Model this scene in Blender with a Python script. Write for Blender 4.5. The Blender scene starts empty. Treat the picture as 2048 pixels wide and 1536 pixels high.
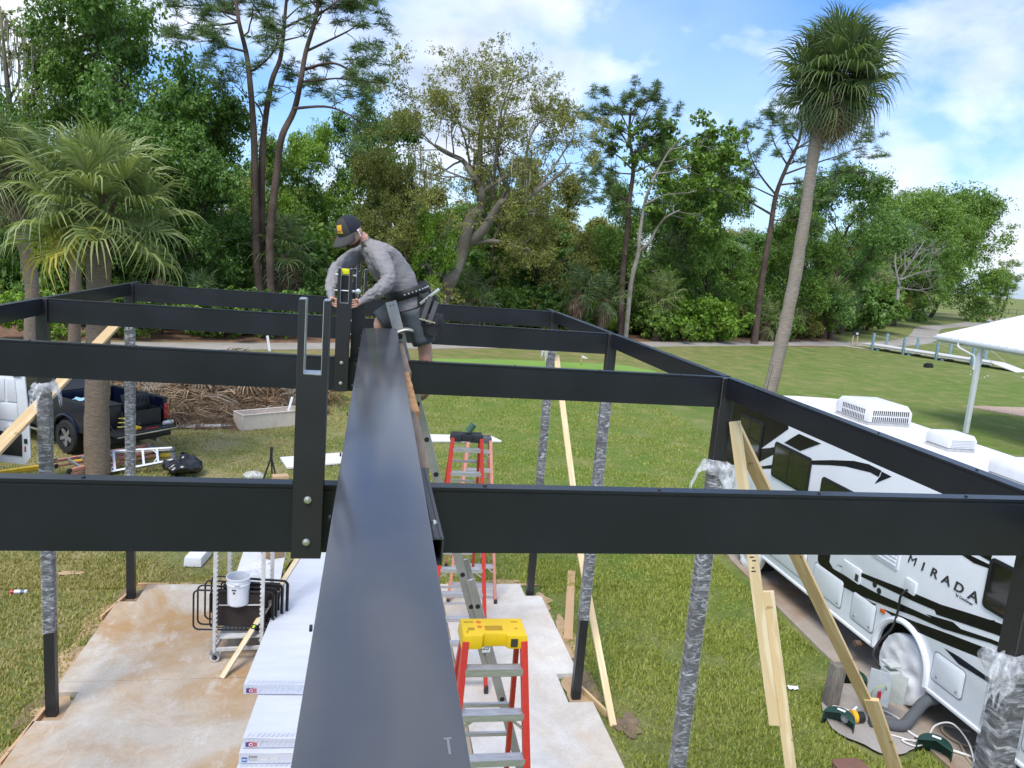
import bpy, bmesh, math, random
import numpy as np
from mathutils import Vector, Matrix, Quaternion, noise as mnoise
R=math.radians; PI=math.pi
SC=bpy.context.scene; COL=SC.collection
V=Vector
# ---------------------------------------------------------------- camera
CAMZ=5.74
def make_camera():
    yaw,pitch,roll=.1934,-.1688,.0806
    fw=V((math.sin(yaw)*math.cos(pitch),math.cos(yaw)*math.cos(pitch),math.sin(pitch)))
    r0=V((math.cos(yaw),-math.sin(yaw),0)); u0=r0.cross(fw)
    r=r0*math.cos(roll)+u0*math.sin(roll); u=-r0*math.sin(roll)+u0*math.cos(roll)
    c=bpy.data.cameras.new('camera'); o=bpy.data.objects.new('camera',c); COL.objects.link(o)
    m=Matrix(((r.x,u.x,-fw.x,0),(r.y,u.y,-fw.y,0),(r.z,u.z,-fw.z,CAMZ),(0,0,0,1)))
    o.matrix_world=m; c.sensor_width=36; c.lens=36*1527/2048
    c.clip_start=.05; c.clip_end=3000; SC.camera=o
make_camera()
# ---------------------------------------------------------------- light
SUN_EL,SUN_AZ=R(58),R(-150)      # azimuth from +Y towards +X: behind the camera, to the left
def make_light():
    w=bpy.data.worlds.new('World'); SC.world=w; w.use_nodes=True
    nt=w.node_tree; N=nt.nodes; L=nt.links; N.clear()
    out=N.new('ShaderNodeOutputWorld'); bg=N.new('ShaderNodeBackground'); bg.inputs[1].default_value=.15
    sky=N.new('ShaderNodeTexSky'); sky.sky_type='NISHITA'; sky.sun_disc=False
    sky.sun_elevation=SUN_EL; sky.sun_rotation=SUN_AZ; sky.air_density=1.0; sky.dust_density=1.0; sky.ozone_density=1.6
    tc=N.new('ShaderNodeTexCoord'); 
    # clouds lie on a flat layer: direction / height
    sep=N.new('ShaderNodeSeparateXYZ'); L.new(tc.outputs['Generated'],sep.inputs[0])
    def math_(op,a,b=None,c=False):
        n=N.new('ShaderNodeMath'); n.operation=op; n.use_clamp=c
        for i,v in enumerate((a,b)):
            if v is None: continue
            if isinstance(v,(int,float)): n.inputs[i].default_value=v
            else: L.new(v,n.inputs[i])
        return n.outputs[0]
    comb=N.new('ShaderNodeCombineXYZ'); L.new(sep.outputs[0],comb.inputs[0]); L.new(sep.outputs[1],comb.inputs[1]); L.new(math_('MULTIPLY',sep.outputs[2],1.75),comb.inputs[2])
    def noise(scale,det,rough,loc,dist=0):
        mp=N.new('ShaderNodeMapping'); mp.inputs[1].default_value=loc; L.new(comb.outputs[0],mp.inputs[0])
        n=N.new('ShaderNodeTexNoise'); n.inputs['Scale'].default_value=scale; n.inputs['Detail'].default_value=det
        n.inputs['Roughness'].default_value=rough; n.inputs['Distortion'].default_value=dist
        L.new(mp.outputs[0],n.inputs['Vector']); return n.outputs['Fac']
    def ramp(fac,stops):
        r=N.new('ShaderNodeValToRGB'); e=r.color_ramp.elements
        while len(e)<len(stops): e.new(.5)
        for i,(p,c) in enumerate(stops): e[i].position=p; e[i].color=(c,c,c,1) if not hasattr(c,'__len__') else (*c,1)
        L.new(fac,r.inputs[0]); return r.outputs[0]
    big=noise(4.2,8,.50,CLOUD_LOC,.2)
    mask=ramp(big,[(.455,0),(.54,.52),(.65,1)])
    veil=ramp(noise(2.0,4,.5,(3.1,7.7,0)),[(.38,0.05),(.70,.62)])
    shade=noise(5.5,6,.55,(CLOUD_LOC[0]+.04,CLOUD_LOC[1]-.05,CLOUD_LOC[2]-.12))
    # lit edges where the cloud is thin, greyer towards its thick middle
    thick=ramp(big,[(.50,(1,1,1)),(.72,(.62,.67,.76))])
    ccol=ramp(shade,[(.30,(3.0,3.3,3.9)),(.48,(4.5,4.65,4.95)),(.60,(6.0,6.0,6.0))])
    def mix(f,a,b,mode='MIX'):
        m=N.new('ShaderNodeMixRGB'); m.blend_type=mode
        for i,v in enumerate((f,a,b)):
            if isinstance(v,(int,float)): m.inputs[i].default_value=v
            elif isinstance(v,tuple): m.inputs[i].default_value=(*v,1)
            else: L.new(v,m.inputs[i])
        return m.outputs[0]
    hs=N.new('ShaderNodeHueSaturation'); hs.inputs['Saturation'].default_value=1.15; hs.inputs['Value'].default_value=1.0; L.new(mix(1.0,sky.outputs[0],SKY_TINT,'MULTIPLY'),hs.inputs['Color'])
    c1=mix(veil,hs.outputs[0],(2.9,3.6,4.7))
    c2=mix(mask,c1,mix(1.0,ccol,thick,'MULTIPLY'))
    L.new(c2,bg.inputs[0]); L.new(bg.outputs[0],out.inputs[0])
    s=bpy.data.lights.new('sun','SUN'); s.energy=1.9; s.angle=R(24); s.color=(1,.96,.9)
    o=bpy.data.objects.new('sun',s); COL.objects.link(o)
    d=V((math.sin(SUN_AZ)*math.cos(SUN_EL),math.cos(SUN_AZ)*math.cos(SUN_EL),math.sin(SUN_EL)))
    o.rotation_euler=d.to_track_quat('Z','Y').to_euler(); o.location=(0,0,60)
CLOUD_LOC=(15.3,-8.1,3.33); SKY_TINT=(.60,.70,.90)
make_light()
vs=SC.view_settings; vs.view_transform='Standard'; vs.look='None'; vs.gamma=1; vs.exposure=.88; vs.use_curve_mapping=False
SC.cycles.use_denoising=True; SC.cycles.max_bounces=6; SC.cycles.transparent_max_bounces=12
SC.cycles.diffuse_bounces=3; SC.cycles.glossy_bounces=3; SC.cycles.caustics_reflective=False; SC.cycles.caustics_refractive=False
# ---------------------------------------------------------------- materials
def nodes(name):
    m=bpy.data.materials.new(name); m.use_nodes=True; nt=m.node_tree
    b=nt.nodes['Principled BSDF']; return m,nt,b
def mramp(nt,fac,stops):
    r=nt.nodes.new('ShaderNodeValToRGB'); e=r.color_ramp.elements
    while len(e)<len(stops): e.new(.5)
    for i,(p,c) in enumerate(stops): e[i].position=p; e[i].color=(*c,1) if len(c)==3 else c
    nt.links.new(fac,r.inputs[0]); return r.outputs[0]
def mnz(nt,scale,det=4,rough=.55,coord='Object',stretch=None,dist=0):
    tc=nt.nodes.new('ShaderNodeTexCoord'); v=tc.outputs[coord]
    if stretch:
        mp=nt.nodes.new('ShaderNodeMapping'); mp.inputs['Scale'].default_value=stretch; nt.links.new(v,mp.inputs[0]); v=mp.outputs[0]
    n=nt.nodes.new('ShaderNodeTexNoise'); n.inputs['Scale'].default_value=scale; n.inputs['Detail'].default_value=det
    n.inputs['Roughness'].default_value=rough; n.inputs['Distortion'].default_value=dist
    nt.links.new(v,n.inputs['Vector']); return n.outputs['Fac']
def mbump(nt,b,h,strength,dist=.01):
    bp=nt.nodes.new('ShaderNodeBump'); bp.inputs['Strength'].default_value=strength; bp.inputs['Distance'].default_value=dist
    nt.links.new(h,bp.inputs['Height']); nt.links.new(bp.outputs[0],b.inputs['Normal'])
def mixc(nt,f,a,b,mode='MIX'):
    m=nt.nodes.new('ShaderNodeMixRGB'); m.blend_type=mode
    for i,v in enumerate((f,a,b)):
        if isinstance(v,(int,float)): m.inputs[i].default_value=v if i==0 else (v,v,v,1)
        elif isinstance(v,tuple): m.inputs[i].default_value=(*v,1)
        else: nt.links.new(v,m.inputs[i])
    return m.outputs[0]
MATS={}; GAIN=2.25
def mat(name,col,rough=.5,var=.12,scale=6,bump=0,bscale=None,metal=0,stretch=None,coat=0,spec=None,dirt=None,det=4):
    """principled paint / wood / plastic with noise variation in colour and gloss"""
    if name in MATS: return MATS[name]
    m,nt,b=nodes(name)
    n=mnz(nt,scale,det,.6,stretch=stretch)
    lo=tuple(max(0,c*(1-var)) for c in col); hi=tuple(min(1,c*(1+var)) for c in col)
    c=mramp(nt,n,[(.3,lo),(.7,hi)])
    if dirt:
        dn=mnz(nt,dirt[1],6,.65); f=mramp(nt,dn,[(.5,(0,0,0)),(.72,(dirt[2],)*3)])
        c=mixc(nt,f,c,dirt[0])
    nt.links.new(c,b.inputs['Base Color'])
    rr=mramp(nt,n,[(.3,(rough*.85,)*3),(.7,(min(1,rough*1.15),)*3)]); nt.links.new(rr,b.inputs['Roughness'])
    b.inputs['Metallic'].default_value=metal; b.inputs['Coat Weight'].default_value=coat; b.inputs['Coat Roughness'].default_value=.08
    if spec is not None: b.inputs['Specular IOR Level'].default_value=spec
    if bump: mbump(nt,b,mnz(nt,bscale or scale*8,5,.6,stretch=stretch),bump)
    MATS[name]=m; return m
def leafmat(name,cols,trans=.3,rough=.5,scale=.35):
    """foliage: every leaf has its own tone, clumps drift between tones, thin enough to let light through"""
    if name in MATS: return MATS[name]
    m,nt,b=nodes(name)
    g=nt.nodes.new('ShaderNodeNewGeometry')
    n=mnz(nt,scale,3,.5)
    ad=nt.nodes.new('ShaderNodeMath'); ad.operation='MULTIPLY_ADD'; nt.links.new(g.outputs['Random Per Island'],ad.inputs[0]); ad.inputs[1].default_value=.55
    sc=nt.nodes.new('ShaderNodeMath'); sc.operation='MULTIPLY'; nt.links.new(n,sc.inputs[0]); sc.inputs[1].default_value=.5; nt.links.new(sc.outputs[0],ad.inputs[2])
    k=len(cols); cols=[(min(.9,c_[0]*GAIN*1.06),min(.9,c_[1]*GAIN),min(.9,c_[2]*GAIN*.9)) for c_ in cols]; c=mramp(nt,ad.outputs[0],[(.12+.76*i/(k-1),cols[i]) for i in range(k)])
    nt.links.new(c,b.inputs['Base Color']); b.inputs['Roughness'].default_value=rough; b.inputs['Specular IOR Level'].default_value=.35
    t=nt.nodes.new('ShaderNodeBsdfTranslucent'); nt.links.new(mixc(nt,1.0,c,(1.25,1.35,.55),'MULTIPLY'),t.inputs[0])
    mx=nt.nodes.new('ShaderNodeMixShader'); mx.inputs[0].default_value=trans
    nt.links.new(b.outputs[0],mx.inputs[1]); nt.links.new(t.outputs[0],mx.inputs[2])
    nt.links.new(mx.outputs[0],nt.nodes['Material Output'].inputs[0])
    MATS[name]=m; return m
# ---------------------------------------------------------------- geometry helpers
class MB:
    """collects shapes; build() links them as ONE mesh object"""
    def __init__(s): s.v=[]; s.f=[]; s.m=[]; s.mats=[]; s.cur=0
    def use(s,m):
        if m not in s.mats: s.mats.append(m)
        s.cur=s.mats.index(m); return s
    def add(s,vs,fs):
        o=len(s.v); s.v+= [tuple(v) for v in vs]; s.f+=[tuple(i+o for i in f) for f in fs]; s.m+=[s.cur]*len(fs); return s
    def box(s,c,d,rot=None,taper=None):
        x,y,z=[k/2 for k in d]; P=[]
        for dz in (-z,z):
            t=1 if (taper is None or dz<0) else taper
            for a,b in ((-x,-y),(x,-y),(x,y),(-x,y)): P.append(V((a*t,b*t,dz)))
        if rot is not None: P=[rot@p for p in P]
        P=[p+V(c) for p in P]
        return s.add(P,[(3,2,1,0),(4,5,6,7),(0,1,5,4),(1,2,6,5),(2,3,7,6),(3,0,4,7)])
    def box2(s,a,b): 
        return s.box([(p+q)/2 for p,q in zip(a,b)],[abs(q-p) for p,q in zip(a,b)])
    def bar(s,p,q,w,h,up=(0,0,1)):
        p,q=V(p),V(q); d=(q-p); l=d.length; d.normalize(); u=V(up)
        r=d.cross(u)
        if r.length<1e-4: r=d.cross(V((0,1,0)))
        r.normalize(); u=r.cross(d); m=Matrix((r,d,u)).transposed()
        return s.box((p+q)/2,(w,l,h),m)
    def ring(s,c,n,r,d,u,rx=None):
        rx=r if rx is None else rx
        return [V(c)+d*math.cos(2*PI*i/n)*rx+u*math.sin(2*PI*i/n)*r for i in range(n)]
    def tube(s,path,rad,n=8,cap=True):
        path=[V(p) for p in path]; k=len(path)
        rs=rad if hasattr(rad,'__len__') else [rad]*k
        P=[];F=[]; prev=None
        for i,p in enumerate(path):
            t=(path[min(i+1,k-1)]-path[max(i-1,0)])
            t=t.normalized() if t.length>1e-9 else V((0,0,1))
            if prev is None:
                a=t.cross(V((0,0,1))); 
                if a.length<1e-3: a=t.cross(V((1,0,0)))
                a.normalize()
            else: a=(prev-t*prev.dot(t)); a=a.normalized() if a.length>1e-6 else t.orthogonal().normalized()
            prev=a; b=t.cross(a)
            P+= [p+a*math.cos(2*PI*j/n)*rs[i]+b*math.sin(2*PI*j/n)*rs[i] for j in range(n)]
        for i in range(k-1):
            for j in range(n):
                F.append((i*n+j,i*n+(j+1)%n,(i+1)*n+(j+1)%n,(i+1)*n+j))
        if cap: F.append(tuple(range(n-1,-1,-1))); F.append(tuple((k-1)*n+j for j in range(n)))
        return s.add(P,F)
    def lathe(s,prof,c=(0,0,0),n=20,rot=None,cap=True):
        P=[];F=[];k=len(prof)
        for r,z in prof:
            for j in range(n): P.append(V((r*math.cos(2*PI*j/n),r*math.sin(2*PI*j/n),z)))
        for i in range(k-1):
            for j in range(n): F.append((i*n+j,i*n+(j+1)%n,(i+1)*n+(j+1)%n,(i+1)*n+j))
        if cap: F.append(tuple(range(n-1,-1,-1))); F.append(tuple((k-1)*n+j for j in range(n)))
        if rot is not None: P=[rot@p for p in P]
        return s.add([p+V(c) for p in P],F)
    def prism(s,poly,h,fn):
        """polygon (a,b) extruded over h=(h0,h1); fn(a,b,h)->xyz"""
        n=len(poly); P=[fn(a,b,h[0]) for a,b in poly]+[fn(a,b,h[1]) for a,b in poly]
        F=[tuple(range(n-1,-1,-1)),tuple(range(n,2*n))]+[(i,(i+1)%n,n+(i+1)%n,n+i) for i in range(n)]
        return s.add(P,F)
    def grid(s,fn,nu,nv,closed_u=False):
        P=[fn(i/(nu if closed_u else nu-1) ,j/(nv-1)) for j in range(nv) for i in range(nu)]; F=[]
        for j in range(nv-1):
            for i in range(nu if closed_u else nu-1):
                a=j*nu+i;b=j*nu+(i+1)%nu; F.append((a,b,b+nu,a+nu))
        return s.add(P,F)
    def build(s,name,m=None,parent=None,smooth=False,bevel=0,auto=None,seg=2,weld=False):
        me=bpy.data.meshes.new(name); me.from_pydata(s.v,[],s.f)
        ms=s.mats if s.mats else ([m] if m else [])
        for x in ms: me.materials.append(x)
        if len(s.mats)>1: me.polygons.foreach_set('material_index',s.m)
        bm=bmesh.new(); bm.from_mesh(me)
        if weld: bmesh.ops.remove_doubles(bm,verts=bm.verts,dist=1e-5)
        bmesh.ops.recalc_face_normals(bm,faces=bm.faces)
        if bevel:
            es=[e for e in bm.edges if e.is_manifold and e.calc_face_angle(0)>.5]
            bmesh.ops.bevel(bm,geom=es,offset=bevel,segments=seg,affect='EDGES',profile=.6,clamp_overlap=True)
        bm.to_mesh(me); bm.free()
        if smooth or bevel or auto:
            me.polygons.foreach_set('use_smooth',[True]*len(me.polygons))
            me.set_sharp_from_angle(angle=R(auto or 38))
        return link(name,me,parent)
def link(name,me,parent=None):
    o=bpy.data.objects.new(name,me); COL.objects.link(o)
    if parent is not None: put_under(o,parent)
    return o
def wloc(o):
    p=V(o.location)
    while o.parent is not None: o=o.parent; p=p+V(o.location)
    return p
def put_under(o,parent):
    o.parent=parent; o.location=V(o.location)-wloc(parent)
def tag(o,label=None,cat=None,group=None,kind=None):
    if label: o['label']=label
    if cat: o['category']=cat
    if group: o['group']=group
    if kind: o['kind']=kind
    return o
def thing(name,label,cat,loc=(0,0,0),group=None):
    o=bpy.data.objects.new(name,None); COL.objects.link(o); o.location=loc; o.empty_display_size=.2
    return tag(o,label,cat,group)
def struct(o): o['kind']='structure'; return o
def inst(src,name,parent,loc,rot=None,scale=None,material=None):
    """another piece that shares src's mesh (src: object or mesh)"""
    o=bpy.data.objects.new(name,src if isinstance(src,bpy.types.Mesh) else src.data); COL.objects.link(o)
    o.parent=parent; o.location=loc
    if rot is not None:
        if isinstance(rot,Quaternion): o.rotation_mode='QUATERNION'; o.rotation_quaternion=rot
        else: o.rotation_euler=rot
    if scale is not None: o.scale=(scale,)*3 if not hasattr(scale,'__len__') else scale
    if material is not None and o.material_slots: o.material_slots[0].link='OBJECT'; o.material_slots[0].material=material
    return o
def copy_tree(o,parent=None):
    c=o.copy(); COL.objects.link(c); c.parent=parent
    for ch in list(o.children): copy_tree(ch,c)
    return c
def mesh_np(name,verts,quads,m,parent=None,tris=None,smooth=False):
    """fast mesh from numpy arrays: verts (n,3), quads (k,4) and/or tris (k,3)"""
    me=bpy.data.meshes.new(name); verts=np.asarray(verts,np.float32)
    loops=[];st=[];tot=[]
    q=np.zeros((0,4),np.int32) if quads is None else np.asarray(quads,np.int32)
    t=np.zeros((0,3),np.int32) if tris is None else np.asarray(tris,np.int32)
    li=np.concatenate([q.ravel(),t.ravel()]); ls=np.concatenate([np.arange(len(q))*4,len(q)*4+np.arange(len(t))*3])
    me.vertices.add(len(verts)); me.vertices.foreach_set('co',verts.ravel())
    me.loops.add(len(li)); me.loops.foreach_set('vertex_index',li.astype(np.int32))
    me.polygons.add(len(ls)); me.polygons.foreach_set('loop_start',ls.astype(np.int32))
    if smooth: me.polygons.foreach_set('use_smooth',np.ones(len(ls),bool))
    me.update(calc_edges=True); me.validate()
    for x in (m if isinstance(m,(list,tuple)) else [m]): me.materials.append(x)
    return link(name,me,parent)
def rr(a,b): return random.uniform(a,b)
random.seed(7); NR=np.random.default_rng(7)
LANDMARKS=[(-.43,'the moss-hung tree'),(-.375,'the leaning palm'),(-.30,'the broad cabbage palm'),(-.205,'the leafy tree left of the forking pine'),(-.115,'the forking pine'),(-.03,'the dark palm left of the worker'),(.02,'the worker'),(.10,'the twisting oak'),(.19,'the right limbs of the twisting oak'),(.285,'the shaggy palms by the far right post'),(.35,'the flat-topped pine'),(.39,'the forked whitish trunk'),(.435,'the large bright green bush'),(.485,'the broad pine'),(.535,'the very tall palm'),(.575,'the dense dark tree'),(.615,'the double-trunk palm'),(.64,'the leafless grey tree'),(.69,'the far rounded oaks')]
def near_what(x,y):
    """the thing one sees in front of (x,y)"""
    b=math.atan2(x,y); return min(LANDMARKS,key=lambda l:abs(l[0]-b))[1]
# ================================================================ ground, path, slab
def ground_mat():
    m,nt,b=nodes('grass_ground')
    n1=mnz(nt,.12,5,.6); n2=mnz(nt,.9,5,.65); n3=mnz(nt,26,4,.7); n4=mnz(nt,110,3,.7)
    c=mramp(nt,n2,[(.3,(0.095,0.137,0.031)),(.5,(0.161,0.193,0.053)),(.68,(0.266,0.249,0.101))])
    dry=mramp(nt,n1,[(.48,(0,0,0)),(.68,(.38,.38,.38))])
    c=mixc(nt,dry,c,(0.301,0.259,0.119))
    # the dry slope below the cart path and the thin dry lawn round the trucks
    tc=nt.nodes.new('ShaderNodeTexCoord'); sp=nt.nodes.new('ShaderNodeSeparateXYZ'); nt.links.new(tc.outputs['Object'],sp.inputs[0])
    def band(out,a,b2,c2,d,amt,off=None):
        mr=nt.nodes.new('ShaderNodeValToRGB'); e=mr.color_ramp.elements
        for _ in range(2): e.new(.5)
        lo,hi=-60.,140.
        for i,(p,k) in enumerate(((a,0),(b2,amt),(c2,amt),(d,0))): e[i].position=(p-lo)/(hi-lo); e[i].color=(k,k,k,1)
        ma=nt.nodes.new('ShaderNodeMapRange'); ma.inputs[1].default_value=lo; ma.inputs[2].default_value=hi
        nt.links.new(out,ma.inputs[0]); nt.links.new(ma.outputs[0],mr.inputs[0]); return mr.outputs[0]
    by=band(sp.outputs[1],34,41,50,62,.75); bx=band(sp.outputs[0],-50,-40,16,30,1)
    f=mixc(nt,1.0,mixc(nt,1.0,by,bx,'MULTIPLY'),mramp(nt,n2,[(.3,(.35,)*3),(.6,(1,)*3)]),'MULTIPLY')
    c=mixc(nt,f,c,(0.315,0.231,0.119))
    lx=band(sp.outputs[0],-50,-30,-4,3,1); ly=band(sp.outputs[1],8,12,26,32,.8)
    f2=mixc(nt,1.0,mixc(nt,1.0,lx,ly,'MULTIPLY'),mramp(nt,n2,[(.35,(0,)*3),(.6,(1,)*3)]),'MULTIPLY')
    c=mixc(nt,f2,c,(0.336,0.280,0.147))
    gx=band(sp.outputs[0],1,4,90,120,1); gy=band(sp.outputs[1],8,14,42,60,.75)
    f3=mixc(nt,1.0,mixc(nt,1.0,gx,gy,'MULTIPLY'),mramp(nt,n2,[(.3,(1,)*3),(.62,(.25,)*3)]),'MULTIPLY')
    c=mixc(nt,f3,c,(0.119,0.203,0.028))
    c=mixc(nt,1.0,c,mramp(nt,n3,[(.3,(.66,)*3),(.7,(1.3,)*3)]),'MULTIPLY')
    c=mixc(nt,1.0,c,mramp(nt,n4,[(.3,(.7,)*3),(.7,(1.3,)*3)]),'MULTIPLY')
    nt.links.new(c,b.inputs['Base Color']); b.inputs['Roughness'].default_value=.9; b.inputs['Specular IOR Level'].default_value=.15
    mbump(nt,b,n4,.6,.03); return m
GZ=-.02
GM=ground_mat()
mb=MB(); mb.grid(lambda u,v:((u-.5)*1600,-200+v*1500,GZ),33,33)
struct(mb.build('ground',GM))
def concrete_mat(name,base,stain,tone2,sc=1.0,amt=.8):
    m,nt,b=nodes(name)
    n1=mnz(nt,.55*sc,6,.62,dist=.6); n2=mnz(nt,1.7*sc,6,.7,dist=.8); n3=mnz(nt,40,4,.7); n4=mnz(nt,5*sc,6,.7,stretch=(1,.45,1))
    c=mramp(nt,n2,[(.3,tuple(k*.84 for k in base)),(.7,tuple(min(1,k*1.12) for k in base))])
    c=mixc(nt,mramp(nt,n1,[(.42,(0,)*3),(.62,(amt,)*3)]),c,stain)
    c=mixc(nt,mramp(nt,n4,[(.55,(0,)*3),(.75,(amt*.7,)*3)]),c,tone2)
    c=mixc(nt,1.0,c,mramp(nt,n3,[(.25,(.88,)*3),(.75,(1.1,)*3)]),'MULTIPLY')
    nt.links.new(c,b.inputs['Base Color']); b.inputs['Roughness'].default_value=.82; b.inputs['Specular IOR Level'].default_value=.25
    mbump(nt,b,n3,.25,.006); return m
# cart path (curving sheet)
def ribbon(name,cl,w,z,m,n=4,cross=None):
    mb=MB(); P=[];
    for i,p in enumerate(cl):
        a=V(cl[max(i-1,0)]);c=V(cl[min(i+1,len(cl)-1)]); t=(c-a).normalized(); nrm=V((-t.y,t.x))
        ww=w[i] if hasattr(w,'__len__') else w
        for s in (1,-1): P.append((p[0]+nrm.x*ww/2*s,p[1]+nrm.y*ww/2*s,z))
    mb.add(P,[(2*i,2*i+1,2*i+3,2*i+2) for i in range(len(cl)-1)]); return mb.build(name,m)
def smooth_path(pts,k=6):
    out=[]; n=len(pts); pts=[V(p) for p in pts]
    for i in range(n-1):
        p0=pts[max(i-1,0)];p1=pts[i];p2=pts[i+1];p3=pts[min(i+2,n-1)]
        for j in range(k):
            t=j/k; out.append(.5*((2*p1)+(p2-p0)*t+(2*p0-5*p1+4*p2-p3)*t*t+(3*p1-p0-3*p2+p3)*t*t*t))
    out.append(pts[-1]); return out
PATHM=concrete_mat('path_concrete',(.36,.33,.29),(.26,.23,.19),(.42,.40,.36),.5,.6)
cp=smooth_path([(-60,28),(-30,34.5),(-15.5,37.2),(-6,40.7),(4,45.2),(18.3,52.0),(31,58),(43,63.2),(52,67.5),(60,74.5),(67,82.5),(80,97.5),(96,110.5),(123,134),(190,190)],6)
struct(ribbon('cart_path',cp,[2.5]*40+[3.0]*60,GZ+.012,PATHM))
# putting green
GRM=None
def green_mat():
    m,nt,b=nodes('putting_green'); n=mnz(nt,.5,4,.5); n2=mnz(nt,60,3,.6)
    c=mramp(nt,n,[(.3,(.15,.27,.04)),(.7,(.20,.33,.055))]); c=mixc(nt,1.0,c,mramp(nt,n2,[(.3,(.9,)*3),(.7,(1.1,)*3)]),'MULTIPLY')
    nt.links.new(c,b.inputs['Base Color']); b.inputs['Roughness'].default_value=.9; return m
def blob(name,cx,cy,rx,ry,z,m,seed=0,n=48,wob=.15,rot=0):
    mb=MB(); P=[(cx,cy,z)]
    for i in range(n):
        a=2*PI*i/n; k=1+wob*mnoise.noise(V((math.cos(a)*1.6+seed*7.1,math.sin(a)*1.6,seed)))*1.6
        x,y=rx*k*math.cos(a),ry*k*math.sin(a); P.append((cx+x*math.cos(rot)-y*math.sin(rot),cy+x*math.sin(rot)+y*math.cos(rot),z))
    mb.add(P,[(0,1+i,1+(i+1)%n) for i in range(n)]); return mb.build(name,m)
struct(blob('putting_green',8.6,38.4,7.4,2.6,GZ+.008,green_mat(),3,wob=.12,rot=.16))
# pine straw under the trees
STRAW=mat('pine_straw',(.19,.105,.06),.95,.45,3,.8,60,det=7)
st=smooth_path([(-60,34),(-30,39.3),(-14,42.6),(-5,45.5),(5,50),(18,55.8),(30,61.5),(41,67),(46,74)],5)
struct(ribbon('leaf_litter',st,[5.5]*len(st),GZ+.006,STRAW))
struct(blob('leaf_litter',38,60.2,5.6,1.1,GZ+.010,STRAW,5,rot=.45))
struct(blob('leaf_litter',139,155,9,5,GZ+.010,STRAW,8))
ff=smooth_path([(-60,36.5),(-30,41.5),(-14,45.0),(-5,48),(5,52.4),(18,58.2),(30,63.4),(41,69),(48,77),(56,87),(66,99)],4)
mb=MB(); mb.prism([(p.x,p.y) for p in ff]+[(90,135),(-60,135)],(GZ-.02,GZ+.004),lambda a,b,h:(a,b,h)); struct(mb.build('forest_floor',mat('forest_floor',(.06,.045,.026),.95,.5,2)))
# slab: poured panels with joints, notched round the posts
SLAB_L=concrete_mat('slab_stained',(.50,.445,.37),(.40,.24,.10),(.62,.605,.575),1.0,.9)
SLAB_C=concrete_mat('slab_tan',(.40,.325,.235),(.34,.24,.14),(.47,.42,.35),1.2,.6)
SLAB_R=concrete_mat('slab_pale',(.64,.61,.56),(.50,.38,.25),(.70,.68,.65),.9,.6)
slab=struct(thing('concrete_slab',None,None,(0,9,0)))
def panel(poly,m):
    mb=MB(); mb.prism(poly,(GZ-.1,.06),lambda a,b,h:(a,b,h)); o=mb.build('slab_panel',m,slab,bevel=.006,seg=1); return struct(o)
panel([(-3.54,5.2),(-.95,5.2),(-.95,9.52),(-3.545,9.52),(-3.545,9.3),(-3.25,9.3),(-3.25,8.72),(-3.54,8.72)],SLAB_L)
panel([(-3.545,9.53),(-.95,9.53),(-.95,12.32),(-3.27,12.32),(-3.27,11.72),(-3.545,11.72)],SLAB_L)
panel([(-.947,5.2),(1.42,5.2),(1.42,9.52),(-.947,9.52)],SLAB_C)
panel([(-.947,9.53),(1.42,9.53),(1.42,12.32),(-.947,12.32)],SLAB_C)
panel([(1.43,5.2),(3.13,5.2),(3.13,8.74),(2.8,8.74),(2.8,9.42),(3.12,9.42),(3.12,11.83),(2.84,11.83),(2.84,12.3),(1.43,12.3)],SLAB_R)
# sand and bare soil beside the slab
SAND=mat('sand',(.42,.29,.17),.95,.25,4,.6,40,det=6); SOIL=mat('soil',(.20,.14,.085),.95,.35,6,.7,40,det=6)
for i,(x,y,rx,ry,m) in enumerate([(-3.68,11.3,.14,.55,SAND),(-3.66,10.15,.2,.42,SAND),(-2.4,12.42,.95,.14,SAND),(-3.62,8.9,.14,.42,SOIL),(-2.1,12.62,.28,.16,SAND),(3.05,11.75,.22,.34,SAND),(3.25,10.4,.12,.75,SAND),(3.2,9.1,.16,.42,SOIL),(2.4,12.45,.7,.14,SAND),(-3.4,9.0,.2,.3,SAND),(-3.42,12.05,.2,.32,SOIL),(2.98,9.05,.18,.36,SAND),(3.45,8.3,.16,.2,SOIL),(-3.62,7.6,.1,.6,SAND),(-4.6,12.9,.2,.08,SAND)]):
    struct(blob('bare_soil' if m is SOIL else 'sand_patch',x,y,rx,ry,GZ+.006+.0015*i,m,i+1,32,.45))
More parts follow.
